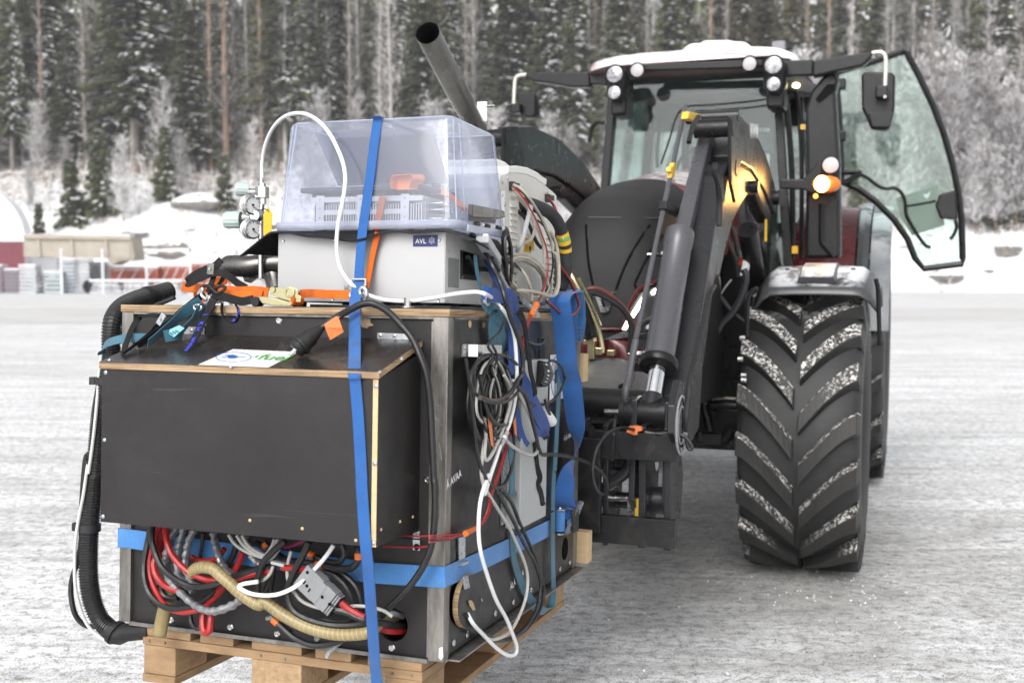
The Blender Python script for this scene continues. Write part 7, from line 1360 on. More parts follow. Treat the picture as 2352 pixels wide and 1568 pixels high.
def wheel(nm, ac, bc, Rr, wd, nl, lugw, lab):
    c = V3(ac, bc, Rr); hw = wd / 2; Rc = Rr - .05
    g = MB(TF); prof = [(Rc * .52, -hw * .72), (Rc * .60, -hw * .93), (Rc * .78, -hw * 1.04), (Rc * .92, -hw * 1.0), (Rc * .975, -hw * .88), (Rc * .995, -hw * .5), (Rc, 0), (Rc * .995, hw * .5), (Rc * .975, hw * .88), (Rc * .92, hw * 1.0), (Rc * .78, hw * 1.04), (Rc * .60, hw * .93), (Rc * .52, hw * .72)]
    g.lathe(c, (1, 0, 0), prof, 72); w = tpart(nm, tyre_m, g, smooth=True, angle=50); w['label'] = lab
    g = MB(TF); g.lathe(c, (1, 0, 0), [(0, -.05), (Rc * .3, -.05), (Rc * .34, -.02), (Rc * .5, -hw * .7), (Rc * .53, -hw * .72), (Rc * .53, hw * .72), (Rc * .5, hw * .7), (Rc * .34, .04), (Rc * .3, .08), (0, .08)], 32); g.build('rim', trac_red, w, smooth=True, angle=30)
    for side_ in (1, -1):
        # one lug in wheel space, swept from centre to shoulder; V opens upward at the front
        vs = []; secs = []; N = 9
        for i in range(N + 2):
            t_ = min(1.0, i / N); a = side_ * (.012 + (hw * .985 - .012) * t_); th = -(1 - t_) ** 1.35 * .37
            hgt = .05 * (1 if i <= N else 1.0); rr_ = Rc + hgt * (1 - .12 * t_ * t_); rb = Rc * (1 - .03 * t_ ** 4) - .01
            if i == N + 1: a = side_ * hw * 1.03; rr_ = Rc * .93; rb = Rc * .84
            half = lugw * (.5 + .05 * t_); dth = half / Rr; up = 1.35
            P_ = []
            for (r_, d_) in ((rb, -dth * up), (rr_, -dth), (rr_, dth), (rb, dth * up)):
                A = th + d_; P_.append(V3(a, -r_ * math.cos(A), r_ * math.sin(A)))
            secs.append(P_)
        g = MB(TF); g.loft([[c + p for p in q] for q in secs]); lug = g.build('lug', lug_m, w, smooth=False, bevel=.004, seg=1)
        # re-centre the mesh on the wheel axis so copies only turn
        cw_ = Vector(TF.w(c) - ORG[w]); lug.data.transform(Matrix.Translation(-cw_)); axw = Vector(TF.R @ V3(1, 0, 0))
        off = math.pi / nl if side_ > 0 else 0
        lug.matrix_local = Matrix.Translation(cw_) @ Matrix.Rotation(off, 4, axw)
        for k in range(1, nl):
            q = lug.copy(); COL.objects.link(q); q.matrix_local = Matrix.Translation(cw_) @ Matrix.Rotation(off + 2 * math.pi * k / nl, 4, axw)
    return w
wheel('front_wheel', .815, 0, .72, .555, 18, .088, 'snowy front wheel standing beside the loader'); wheel('front_wheel', -.815, 0, .72, .555, 18, .088, 'front wheel hidden behind the load')
wheel('rear_wheel', .845, 2.75, .97, .56, 18, .07, 'rear wheel showing behind the front one'); wheel('rear_wheel', -.87, 2.75, .97, .56, 18, .07, 'rear wheel on the far side')
# --- bonnet and grille
def hsec(b, hw, zt, zb, n=22, e=2.6):
    o = []
    for i in range(n + 1):
        a = math.pi * i / n; ca, sa = math.cos(a), math.sin(a)
        o.append(V3(hw * math.copysign(abs(ca) ** (2 / e), ca), b, zb + (zt - zb) * abs(sa) ** (2 / e)))
    return o
G_ = [(-1.17, .12, 1.52, 1.02), (-1.16, .20, 1.60, .98), (-1.12, .27, 1.70, .95), (-1.04, .33, 1.80, .93), (-.9, .375, 1.885, .92), (-.72, .40, 1.945, .92), (-.5, .415, 1.985, .92), (-.3, .425, 2.01, .92)]
g = MB(TF); g.loft([hsec(*q) for q in G_]); gr = tpart('grille_cover', mesh_g, g, smooth=True, angle=50)
g = MB(TF); g.loft([hsec(*q) for q in ((-.295, .40, 2.0, 1.62), (-.1, .41, 2.03, 1.62), (.4, .42, 2.105, 1.66), (.95, .43, 2.17, 1.7))]); hd = tpart('hood', dusted('snow dusted red paint', (.10, .012, .014), .8, .97, 5, .25, (.62, .6, .6)), g, smooth=True, angle=50)
def bvh_of(*obs):
    out = []
    for o in obs:
        off = Vector(ORG[o]) if o not in (None,) else Vector()
        base = Vector(ORG[TR]); out.append(BVHTree.FromPolygons([v.co + base for v in o.data.vertices], [list(p.vertices) for p in o.data.polygons]))
    return out
def cast(trees, v_, x, y, off=.004):
    r_ = ray(v_, x, y); d = Vector(r_).normalized(); best = None
    for t_ in trees:
        h = t_.ray_cast(Vector(CAMP), d)
        if h[0] is not None and (best is None or h[3] < best[3]): best = h
    if best is None: return None
    return np.array(best[0] - d * off)
BT = bvh_of(gr)
def cpatch(nm, mat, L, v_='n', off=.006, th=.006, par=None, trees=None):
    P_ = [cast(trees or BT, v_, x, y, off) for x, y in L]
    if any(p is None for p in P_): print('miss', nm); P_ = [p for p in P_ if p is not None]
    if len(P_) < 3: return
    d = -nrm(np.mean(P_, axis=0) - CAMP) * th; g = MB(); g.prism(P_, d); return g.build(nm, mat, par or gr)
for L in ([(880, 0), (760, 170), (640, 370), (560, 540), (500, 700), (480, 760)], [(1030, 120), (920, 260), (830, 420), (740, 600), (700, 690), (720, 740)], [(130, 0), (140, 200), (160, 450), (210, 700)]):
    P_ = [p for p in (cast(BT, 'n', x, y, .002) for x, y in L) if p is not None]; g = MB(); g.tube(P_, .006, n=5, sm=3); g.build('seam', blk_dk, gr)
for L in ([(160, 1380), (500, 1385), (880, 1390), (1000, 1392)],):
    P_ = [p for p in (cast(BT, 'm', x, y, .002) for x, y in L) if p is not None]; g = MB(); g.tube(P_, .004, n=5, sm=3); g.build('rib', loader_l, gr)
cpatch('emblem', steel_br, [(240, 840), (290, 835), (340, 925), (380, 925), (410, 785), (465, 785), (400, 1000), (370, 1030), (300, 1025)], off=.012)
cpatch('emblem_gap', blk_dk, [(300, 880), (330, 880), (352, 960), (330, 965)], off=.022, th=.001)
# lower front: black lamp housing, lit strips, red surround
g = MB(TF); g.loft([hsec(b, hw, zt, zb, 16, 3) for b, hw, zt, zb in ((-1.20, .15, 1.245, .86), (-1.18, .24, 1.26, .84), (-1.10, .33, 1.275, .82), (-.95, .385, 1.28, .82), (-.8, .39, 1.28, .82))]); fb = tpart('front_bumper', trac_red, g, smooth=True, angle=50)
BT = bvh_of(gr, fb)
P_ = [p for p in (cast(BT, 'n', x, y, .012) for x, y in ((300, 1225), (430, 1222), (555, 1215), (600, 1090), (650, 930), (740, 765), (850, 700), (930, 665), (1000, 650))) if p is not None]; g = MB(); g.tube(P_, .009, n=8, sm=3); g.build('red_surround', trac_red, fb, smooth=True)
cpatch('lamp_housing', blk_pl, [(560, 1235), (640, 1010), (760, 800), (890, 745), (1010, 700), (1010, 1200), (900, 1240), (700, 1260)], off=.008, th=.006, par=fb)
cpatch('lower_grille', trac_blk, [(300, 1265), (560, 1250), (900, 1262), (880, 1330), (560, 1330), (330, 1350)], off=.006, th=.006, par=fb)
for nm, L in (('lit_strip', [(648, 1065), (820, 795), (838, 860), (690, 1090)]), ('lit_strip', [(555, 1225), (612, 1110), (648, 1150), (600, 1232)]), ('lit_strip', [(893, 790), (930, 750), (985, 745), (975, 790), (905, 825)])):
    o = cpatch(nm, em_white, L, off=.02, th=.004, par=fb)
cpatch('headlamp', lens, [(820, 1230), (840, 1180), (910, 1150), (905, 1210)], off=.022, th=.004, par=fb)
# linkage cover in front and dark frame
g = MB(TF); lc = [tb('q', x, y, b) for x, y, b in ((150, 70, -1.35), (500, 75, -1.35), (700, 90, -1.35), (800, 130, -1.4), (850, 240, -1.5), (800, 420, -1.68), (690, 545, -1.75), (560, 545, -1.78), (205, 490, -1.8), (100, 470, -1.8))]
g.prism(lc, (0, .02, -.055)); tpart('linkage_cover', hood_cov, g, bevel=.012)
g = MB(TF); lc2 = [tb('q', x, y, b) for x, y, b in ((850, 240, -1.45), (1000, 260, -1.4), (1250, 640, -1.75), (800, 640, -1.8), (730, 560, -1.78))]; g.prism(lc2, (0, .03, -.1)); tpart('linkage_cover_side', hood_cov, g, bevel=.006)
g = MB(TF); c = tb('q', 710, 430, -1.72); g.lathe(c + V3(0, -.002, .0), (0, -.6, 1), [(.018, 0), (.018, .003), (0, .003)], 16); tpart('cover_hole', blk_dk, g)
# hydraulic top link bits in front of the nose
for L, r_, m in (([('n', -60, 560, -1.45), ('n', 20, 700, -1.45), ('n', 180, 1000, -1.42), ('n', 290, 1280, -1.4), ('n', 330, 1500, -1.4)], .010, zinc_y), ([('n', -10, 780, -1.44), ('n', 100, 1020, -1.42), ('n', 180, 1320, -1.4)], .034, trac_blk), ([('n', 40, 620, -1.46), ('n', 180, 900, -1.44), ('n', 300, 1190, -1.42)], .007, zinc_y),
    ([('n', 160, 860, -1.4), ('n', 140, 770, -1.4), ('n', 200, 745, -1.4), ('n', 300, 760, -1.38), ('n', 440, 840, -1.36), ('n', 560, 960, -1.34), ('n', 660, 1100, -1.32), ('n', 730, 1260, -1.3)], .010, M('red hydraulic hose', (.12, .035, .03), .5)), ([('n', 180, 900, -1.41), ('n', 175, 815, -1.41), ('n', 240, 800, -1.4), ('n', 400, 870, -1.38), ('n', 560, 990, -1.36), ('n', 650, 1150, -1.34), ('n', 660, 1350, -1.33), ('n', 640, 1500, -1.32)], .013, rub_blk),
    ([('n', 820, 1240, -1.3), ('n', 800, 1180, -1.3), ('n', 850, 1120, -1.3), ('n', 900, 1110, -1.3)], .010, rub_blk)):
    g = MB(TF); g.tube([tb(*q) for q in L], r_, n=8, sm=4); tpart('hydraulic_hose' if m is rub_blk or r_ == .01 else 'stay_rod', m, g, smooth=True)
for x, y, w_, h_ in ((180, 1375, .05, .02), (200, 1450, .03, .09), (290, 1480, .03, .03), (430, 1500, .03, .025)): c = tb('n', x, y, -1.4); g = MB(TF); g.box(c, (w_, .04, h_)); tpart('link_bracket', zinc_y, g, bevel=.003)
# chassis, axle and dark machinery between loader and wheel
for nm, lo, hi, m in (('chassis', (-.24, -1.25, .66), (.24, 2.9, 1.15), trac_blk), ('engine_block', (-.3, -.5, 1.0), (.3, 1.0, 1.7), blk_dk), ('cab_floor', (-.6, 1.0, 1.05), (.6, 2.6, 1.28), trac_blk), ('fuel_tank', (.30, .95, .62), (.66, 2.0, 1.12), trac_blk), ('axle_housing', (-.5, -.12, .60), (.5, .14, .82), trac_blk), ('front_frame', (-.3, -1.75, .78), (.3, -1.1, .98), trac_blk), ('loader_bracket', (.30, .30, .62), (.44, .62, 2.0), loader_g), ('loader_bracket', (-.44, .30, .62), (-.30, .62, 2.0), loader_g), ('bracket_foot', (.2, .1, .62), (.62, .75, .95), trac_blk), ('rear_body', (-.5, 2.5, .7), (.5, 3.3, 1.9), trac_blk), ('step', (.6, .95, .5), (.78, 1.35, 1.1), trac_blk)):
    g = MB(TF); g.bb(lo, hi); tpart(nm, m, g, bevel=.012)
c = tb('q', 1770, 1040, -.25); g = MB(TF); g.tube([tb('q', x, y, -.25) for x, y in ((1605, 950), (1630, 1040), (1700, 1080), (1850, 1080), (1930, 1030), (1990, 930))], .028, n=8, sm=3); g.bb(c - V3(.05, .03, .03), c + V3(.05, .03, .03)); tpart('steering_knuckle', trac_blk, g, bevel=.004)
for L, r_, m in (([(1590, 350), (1650, 600), (1740, 950)], .022, trac_blk), ([(1760, 570), (1900, 565), (2070, 575)], .010, steel_raw), ([(1620, 330), (1640, 480), (1680, 640)], .04, trac_blk), ([(1750, 640), (1900, 640), (2100, 660)], .02, trac_blk)):
    g = MB(TF); g.tube([tb('q', x, y, -.28) for x, y in L], r_, n=10, sm=3); tpart('steering_cylinder' if r_ > .02 else 'tie_rod', m, g, smooth=True)
for k, (L, r_, m) in enumerate((([('n', 1590, 700, -.3), ('n', 1720, 860, -.3), ('n', 1850, 1020, -.3), ('n', 2010, 1150, -.3)], .014, rub_blk), ([('n', 1610, 690, -.2), ('n', 1670, 800, -.2), ('n', 1750, 880, -.2)], .004, yel), ([('n', 1640, 520, -.2), ('n', 1700, 640, -.2), ('n', 1700, 820, -.2), ('n', 1760, 740, -.2), ('n', 1840, 640, -.2)], .005, cab_mid),
    ([('n', 1980, 520, -.4), ('n', 2010, 600, -.4), ('n', 1980, 780, -.4), ('n', 1870, 1010, -.4), ('n', 1720, 1180, -.4), ('n', 1630, 1380, -.4), ('n', 1620, 1500, -.4)], .018, loader_g), ([('t', 430, 950, -.1), ('t', 480, 1100, -.1), ('t', 560, 1300, -.1), ('t', 600, 1500, -.1)], .014, rub_blk), ([('t', 520, 900, 0), ('t', 560, 1050, 0), ('t', 600, 1250, 0)], .012, rub_blk), ([('t', 360, 1200, -.1), ('t', 330, 1380, -.1), ('t', 300, 1560, -.1)], .012, rub_blk),
    ([('t', 620, 1180, .1), ('t', 640, 1300, .1), ('t', 700, 1420, .1)], .03, M('grimy grey casting', (.2, .2, .17), .7)), ([('t', 600, 1350, .05), ('t', 650, 1290, .05), ('t', 690, 1280, .05)], .016, M('orange red fitting', (.5, .07, .02), .5)), ([('t', 400, 900, .1), ('t', 420, 1000, .1)], .02, M('pale cap', (.4, .4, .3), .5)),
    ([('t', 700, 480, .3), ('t', 720, 560, .3), ('t', 710, 700, .3), ('t', 730, 760, .3)], .008, loader_l), ([('t', 700, 1300, -.2), ('t', 660, 1480, -.2)], .02, white_pl))):
    g = MB(TF); g.tube([tb(*q) for q in L], r_, n=8, sm=4); tpart('hose' if m in (rub_blk, yel, cab_mid) else 'engine_fitting', m, g, smooth=True)
# --- front fender over the wheel
g = MB(TF); us_ = np.linspace(-1, 1, 15); secs = []
for i in range(15):
    th = R(61 + 58 * i / 14) if i else R(60); rf_ = .79 + .03 * math.sin(math.pi * i / 14); sec = []
    for u in us_:
        a = .865 + u * .292; dr = -.085 * max(0, abs(u) - .72) ** 1.6 / .13 - .012 * u * u
        sec.append(V3(a, -(rf_ + dr) * math.cos(th), .74 + (rf_ + dr) * math.sin(th)))
    secs.append(sec)
g.loft(secs, caps=False, close=False); fe = tpart('front_fender', fend_m, g, smooth=True, solid=.012)
g = MB(TF)
for i in range(9):
    pass
secs = []
for i in range(9):
    th = R(66 + 34 * i / 8); secs.append([V3(a, -(.835 + d) * math.cos(th), .74 + (.835 + d) * math.sin(th)) for a, d in ((.775, -.03), (.79, .004), (.95, .004), (.965, -.03))])
g.loft(secs); g.build('fender_rib', fend_m, fe, bevel=.004)
for a in (.71, 1.03): g = MB(TF); th = R(80); g.lathe(V3(a, -.80 * math.cos(th), .745 + .805 * math.sin(th)), (0, -math.cos(th), math.sin(th)), [(.012, .004), (.012, .012), (0, .012)], 10); g.build('fender_bolt', blk_pl, fe)
g = MB(TF); g.tube([tb('p', x, y, -.62) for x, y in ((600, 400), (545, 430), (505, 520), (495, 700), (490, 900))], .012, n=6, sm=3); g.build('fender_stay', trac_blk, fe); g = MB(TF); g.tube([tb('p', x, y, -.4) for x, y in ((1838, 300), (1862, 420), (1870, 700), (1880, 1000))], .012, n=6, sm=3); g.build('fender_stay', trac_blk, fe)
for x, y in ((450, 920), (430, 1140), (465, 1310), (465, 1360)): g = MB(TF); c = tb('p', x, y, -.62); g.cyl(c - V3(.015, 0, 0), c + V3(.01, 0, 0), .012, n=6); g.build('fender_bolt', steel_br, fe)
# --- rear fenders
for s_ in (1, -1):
    for nm, a0, a1, rr_, m, t0, t1 in (('rear_fender', .52, .93, 1.05, trac_red, 25, 120), ('fender_extension', .945, 1.02, 1.07, fend_m, 15, 110), ('fender_lip', 1.03, 1.16, 1.045, dusted('pale fender lip', (.16, .17, .18), .6, .9, 4, .5), 10, 110)):
        secs = []
        for i in range(15):
            th = R(t0 + (t1 - t0) * i / 14); secs.append([V3(s_ * a, 2.75 - r_ * math.cos(th), .97 + r_ * math.sin(th)) for a, r_ in ((a0, rr_), ((a0 + a1) / 2, rr_ + .008), (a1, rr_ - .005), (a1, rr_ - .035), (a0, rr_ - .03))])
        g = MB(TF); g.loft(secs); tpart(nm, m, g, smooth=True, angle=30)
# --- cab
cb = MB(TF); 
def cpil(nm, p0, p1, w_, t_, m=trac_blk): g = MB(TF); g.bar(p0, p1, w_, t_, up=(1, 0, 0)); return tpart(nm, m, g, bevel=.006)
for s_ in (1, -1):
    cpil('front_pillar', (s_ * .62, .97, 1.2), (s_ * .50, 1.02, 2.84), .07, .05); cpil('rear_pillar', (s_ * .66, 2.35, 1.6), (s_ * .56, 2.3, 2.84), .09, .09); cpil('side_rail', (s_ * .56, 1.0, 2.80), (s_ * .56, 2.35, 2.80), .06, .06)
    g = MB(TF); g.prism([(s_ * .655, 1.9, 1.5), (s_ * .665, 2.34, 1.9), (s_ * .57, 2.3, 2.8), (s_ * .57, 1.85, 2.8)], (.005, 0, 0)); tpart('side_glass', glass, g)
g = MB(TF); g.prism([(-.61, .975, 1.45), (.61, .975, 1.45), (.485, 1.03, 2.79), (-.485, 1.03, 2.79)], (0, .006, 0)); tpart('windscreen', glass, g)
g = MB(TF); g.prism([(-.56, 2.36, 1.75), (.56, 2.36, 1.75), (.5, 2.34, 2.62), (-.5, 2.34, 2.62)], (0, .006, 0)); tpart('rear_window', glass, g)
g = MB(TF); g.prism([(-.62, .985, 1.2), (-.62, 1.9, 1.2), (-.50, 1.9, 2.8), (-.5, 1.03, 2.8)], (.005, 0, 0)); tpart('side_glass', glass, g)
for z0, z1 in ((1.2, 1.78), (2.58, 2.82)): g = MB(TF); g.bb((-.62, 2.33, z0), (.62, 2.40, z1)); tpart('rear_panel', trac_blk, g)
for a in (-.30, .34): g = MB(TF); g.bb((a - .03, 2.30, 1.75), (a + .03, 2.36, 2.62)); tpart('rear_frame', trac_blk, g)
g = MB(TF); arch = [(-.50, 2.79)] + [(.47 * -math.cos(t_), 2.57 + .10 * math.sin(t_)) for t_ in np.linspace(0, math.pi, 12)] + [(.50, 2.79)]
g.prism([(a, 1.10, z) for a, z in arch], (0, .04, 0)); tpart('headliner', M('grey headliner', (.05, .055, .06), .8), g)
int_m = M('cab interior grey', (.055, .06, .065), .75, 0, .2, 4)
for nm, lo, hi in (('dashboard', (-.16, 1.12, 1.9), (.16, 1.35, 2.14)), ('seat_back', (-.20, 1.95, 1.75), (.20, 2.08, 2.42)), ('seat', (-.24, 1.5, 1.65), (.24, 2.0, 1.78)), ('headrest', (-.11, 1.97, 2.44), (.11, 2.05, 2.60)), ('armrest_console', (.24, 1.55, 1.8), (.36, 1.95, 1.98)), ('monitor', (.33, 1.25, 2.28), (.46, 1.29, 2.42)), ('side_console', (-.5, 1.4, 1.6), (-.36, 2.2, 2.05))):
    g = MB(TF); g.bb(lo, hi); tpart(nm, int_m, g, bevel=.02)
g = MB(TF); c = V3(0, 1.42, 2.2); g.tube([c + V3(.19 * math.cos(t_), .08 * math.sin(t_), .17 * math.sin(t_)) for t_ in np.linspace(0, 2 * math.pi, 26)], .013, n=8); tpart('steering_wheel', trac_blk, g, smooth=True)
g = MB(TF); g.tube([tb('c', x, y, 1.05) for x, y in ((1240, 690), (1225, 830), (1225, 960))], .012, n=6, sm=3); g.lathe(tb('c', 1240, 685, 1.05), (0, 0, 1), [(0, -.01), (.02, 0), (0, .02)], 8); tpart('lever', trac_blk, g)
g = MB(TF); g.tube([tb('c', x, y, .93) for x, y in ((1250, 935), (1310, 760), (1345, 640), (1390, 570), (1460, 545), (1560, 540), (1800, 520), (1960, 500))], .006, n=6, sm=3); tpart('wiper', trac_blk, g)
# roof
g = MB(TF); roof_m = dusted('snow covered red roof', (.26, .16, .16), -.2, .15, 1.1, .35, (.84, .85, .87)); rs = []
for b, hw, zt, zb in ((.74, .48, 2.825, 2.79), (.79, .60, 2.865, 2.775), (.95, .645, 2.88, 2.765), (1.6, .67, 2.885, 2.76), (2.3, .66, 2.87, 2.77), (2.55, .6, 2.83, 2.79)): rs.append(hsec(b, hw, zt, zb, 20, 3.4))
g.loft(rs); rf = tpart('roof', roof_m, g, smooth=True, angle=50)
g = MB(TF); q0, q1, q2, q3 = tb('c', 1395, 185, 1.5), tb('c', 1420, 128, 1.5), tb('c', 1840, 128, 1.5), tb('c', 1870, 180, 1.5)
prf = [tb('c', x, y, 1.3) for x, y in ((1385, 190), (1410, 140), (1450, 122), (1510, 118), (1540, 102), (1700, 98), (1740, 108), (1810, 108), (1850, 140), (1868, 185))]; g.prism(prf, (0, .75, 0)); g.build('roof_hatch', snow_m, rf, bevel=.025)
g = MB(TF); prf = [tb('c', x, y, .72) for x, y in ((1135, 262), (1920, 232), (1935, 240), (1930, 275), (1880, 285), (1150, 305), (1120, 300))]; g.prism(prf, (0, .05, 0)); g.build('roof_visor', trac_blk, rf, bevel=.006)
g = MB(TF); c = tb('c', 2042, 145, 1.6); g.box(c, (.085, .06, .06)); g.build('antenna_box', M('grey antenna', (.2, .2, .22), .5), rf, bevel=.008)
# lamp clusters
def lamp(par, v_, x, y, b, r_, m=lens, dd=.05, nm='lamp', ax=(0, -1, 0)):
    c = tb(v_, x, y, b); g = MB(TF); ax = nrm(ax); g.lathe(c, ax, [(0, -dd), (r_ * .8, -dd), (r_ * 1.12, -.005), (r_ * 1.14, .004), (r_ * 1.0, .008), (r_ * .98, 0), (r_ * .92, -.002)], 24); o = g.build(nm, trac_blk, par, smooth=True, angle=40)
    if m is lens:
        g = MB(TF); g.lathe(c, ax, [(r_ * .92, .002), (r_ * .8, -.012), (r_ * .45, -.03), (r_ * .25, -.032), (0, -.02)], 24); o2 = g.build('reflector', steel_br, o); 
        for k in range(4): g = MB(TF); g.box(c + V3((k - 1.5) * r_ * .32, .004, 0), (r_ * .16, .006, r_ * 1.0)) if r_ > .04 else g.box(c + V3((k - 1.5) * r_ * .3, .004, 0), (r_ * .15, .006, r_ * .7))
        g.build('lens_facet', lens, o) if False else None
    g = MB(TF); g.lathe(c, ax, [(r_ * .93, .004), (r_ * .6, .010), (0, .012)], 24); g.build('lens', m, o, smooth=True); return c
for s_, xy1, xy2, xf in ((-1, (938, 333), (935, 455), (1090, 305)), (1, (2005, 270), (2005, 398), (1845, 262))):
    c1_, c2_ = tb('c', *xy1, .62), tb('c', *xy2, .62); g = MB(TF); m_ = (c1_ + c2_) / 2
    g.tube([c1_ + V3(0, .085, .05), c1_ + V3(0, .085, 0), c2_ + V3(0, .08, 0), c2_ + V3(0, .08, -.045)], [.05, .072, .064, .035], n=16); o = tpart('lamp_bracket', trac_blk, g, smooth=True)
    lamp(o, 'c', *xy1, .60, .052); lamp(o, 'c', *xy2, .60, .042); lamp(o, 'c', *xf, .66, .042, frost_l, .03)
    g = MB(TF); g.bb(m_ - V3(.05, -.08, .18), m_ + V3(.05, .3, .06)); tpart('corner_block', trac_blk, g, bevel=.02)
for x, y, b in ((1125, 440, 1.15), (2158, 404, 1.1)):
    c = tb('c', x, y, b); g = MB(TF); g.lathe(c, (0, -.6, -1), [(.022, 0), (.022, .006), (0, .008)], 14); tpart('cabin_lamp', em_warm, g)
g = MB(TF); g.prism([tb('c', x, y, 1.12) for x, y in ((2095, 370), (2200, 350), (2290, 400), (2280, 450), (2100, 440))], (0, .3, .02)); tpart('roof_corner', int_m, g)
# grab rails at the doorway, side mirror rail on the left
for L, r_ in (([('c', 2095, 450, .95), ('c', 2140, 445, .95), ('c', 2165, 480, .95), ('c', 2180, 620, .95), ('c', 2195, 900, .95), ('c', 2195, 1300, .95), ('t', 1345, 1280, .95)], .014), ([('c', 2085, 470, 1.0), ('c', 2110, 700, 1.0), ('c', 2130, 1000, 1.0), ('t', 1235, 900, 1.0), ('t', 1225, 1300, 1.0)], .018), ([('c', 870, 655, 1.0), ('c', 820, 655, 1.0), ('c', 780, 700, 1.0), ('c', 768, 790, 1.0)], .014)):
    g = MB(TF); g.tube([tb(*q) for q in L], r_, n=8, sm=4); tpart('grab_rail', trac_blk, g, smooth=True)
for x, y, w_, h_, b, m in ((2205, 685, .03, .03, .94, yel2), (2150, 1510, .035, .045, .93, yel), (1955, 1380, .012, .12, .3, yel)):
    c = tb('c', x, y, b); g = MB(TF); g.box(c, (w_, .008, h_)); tpart('yellow_sticker', m, g)
# mirror arms and mirrors
def mir(s_):
    g = MB(TF)
    if s_ < 0: prf = [tb('c', x, y, .85) for x, y in ((335, 328), (420, 320), (765, 315), (770, 415), (640, 418), (520, 395), (390, 378), (338, 350))]
    else: prf = [tb('d', x, y, .72) for x, y in ((930, 240), (1310, 182), (1335, 185), (1330, 215), (1270, 275), (1100, 310), (930, 350))]
    g.prism(prf, (0, .09, 0)); o = tpart('mirror_arm', trac_blk, g, bevel=.012)
    g = MB(TF)
    if s_ < 0: g.bar(tb('c', 765, 365, .9), tb('c', 900, 370, .9), .06, .075); L = [('c', 345, 335, .88), ('c', 300, 340, .88), ('c', 272, 365, .88), ('c', 265, 450, .88), ('c', 262, 530, .88)]
    else: g.bar(tb('d', 740, 300, .78), tb('d', 940, 290, .78), .06, .09); L = [('d', 1330, 190, .74), ('d', 1390, 185, .74), ('d', 1420, 215, .74), ('d', 1422, 300, .74), ('d', 1418, 410, .74)]
    g.build('arm_joint', trac_blk, o, bevel=.01)
    g = MB(TF); g.tube([tb(*q) for q in L], .0125, n=10, sm=4); g.build('bracket_tube', silver_rod, o, smooth=True)
    g = MB(TF)
    if s_ < 0: P_ = [tb('c', x, y, .86) for x, y in ((280, 458), (400, 445), (407, 470), (400, 622), (345, 622), (285, 600))]; q = tb('c', 285, 565, .84); qs = .04
    else: P_ = [tb('d', x, y, .74) for x, y in ((1258, 330), (1290, 312), (1470, 318), (1487, 345), (1482, 560), (1450, 695), (1420, 706), (1320, 695), (1300, 640), (1262, 560))]; q = tb('d', 1398, 455, .70); qs = .045
    g.prism(P_, (0, .09, 0)); mr = g.build('mirror_shell', trac_blk, o, bevel=.014)
    g = MB(TF); g.box(q, (qs * 1.5, .08, qs * 1.5)); g.build('mirror_clamp', trac_blk, o, bevel=.01)
    if s_ > 0:
        g = MB(TF); P_ = [tb('d', x, y, .735) for x, y in ((1305, 590), (1478, 590), (1448, 690), (1330, 688))]; g.prism(P_, (0, -.012, 0)); g.build('mirror_lower_cap', trac_blk, o, bevel=.008); g = MB(TF); g.cyl(tb('d', 1418, 482, .66), tb('d', 1418, 482, .645), .010, n=10); g.build('clamp_bolt', steel_br, o)
mir(-1); mir(1)
# tall black air intake column
prf = [('d', 880, 1567), ('d', 890, 900), ('d', 880, 560), ('d', 915, 450), ('d', 1000, 345), ('d', 1050, 312), ('d', 1092, 330), ('d', 1105, 370), ('d', 1085, 450), ('d', 1112, 900), ('d', 1118, 1567)]
g = MB(TF); g.prism([tb(v_, x, y, .80) for v_, x, y in prf], (0, .17, 0)); o = tpart('intake_column', trac_blk, g, bevel=.02)
g = MB(TF); g.prism([tb('d', x, y, .79) for x, y in ((950, 500), (1030, 400), (1085, 400), (1080, 440), (975, 520))], (0, -.004, 0)); g.build('column_mouth', blk_dk, o); 
g = MB(TF); g.tube([tb('d', x, y, .79) for x, y in ((992, 1200), (990, 1440), (1010, 1480), (1075, 1560))], .018, n=6, sm=3); g.build('column_rib', trac_blk, o, smooth=True)
# beacon bracket, lit lamp
g = MB(TF); g.prism([tb('d', x, y, .70) for x, y in ((715, 1035), (870, 1035), (975, 915), (1010, 940), (960, 1150), (870, 1105), (715, 1100))], (0, .04, 0)); bb_ = tpart('lamp_arm', trac_blk, g, bevel=.008)
c = tb('d', 1022, 1070, .62); ax = nrm((.2, -1, -.05)); g = MB(TF); g.loft([[c + V3(.078 * math.cos(t_) * k, -.0 - dd, .048 * math.sin(t_) * k) for t_ in np.linspace(0, 2 * math.pi, 20, endpoint=False)] for k, dd in ((1, -.05), (1.03, 0), (.9, .022), (.6, .036), (.2, .042))]); g.build('amber_lens', amber, bb_, smooth=True)
g = MB(TF); c2_ = tb('d', 993, 1068, .575); g.loft([[c2_ + V3(.042 * math.cos(t_) * k, -dd, .047 * math.sin(t_) * k) for t_ in np.linspace(0, 2 * math.pi, 16, endpoint=False)] for k, dd in ((1, 0), (.8, .014), (.3, .02))]); g.build('lit_bulb', em_amber, bb_, smooth=True)
lamp(bb_, 'd', 1053, 942, .66, .048, frost_l, .03)
c = tb('d', 952, 1150, .64); g = MB(TF); g.lathe(c, (0, -1, 0), [(.014, 0), (.01, .01), (0, .014)], 10); g.build('small_amber_lamp', em_amb2, bb_)
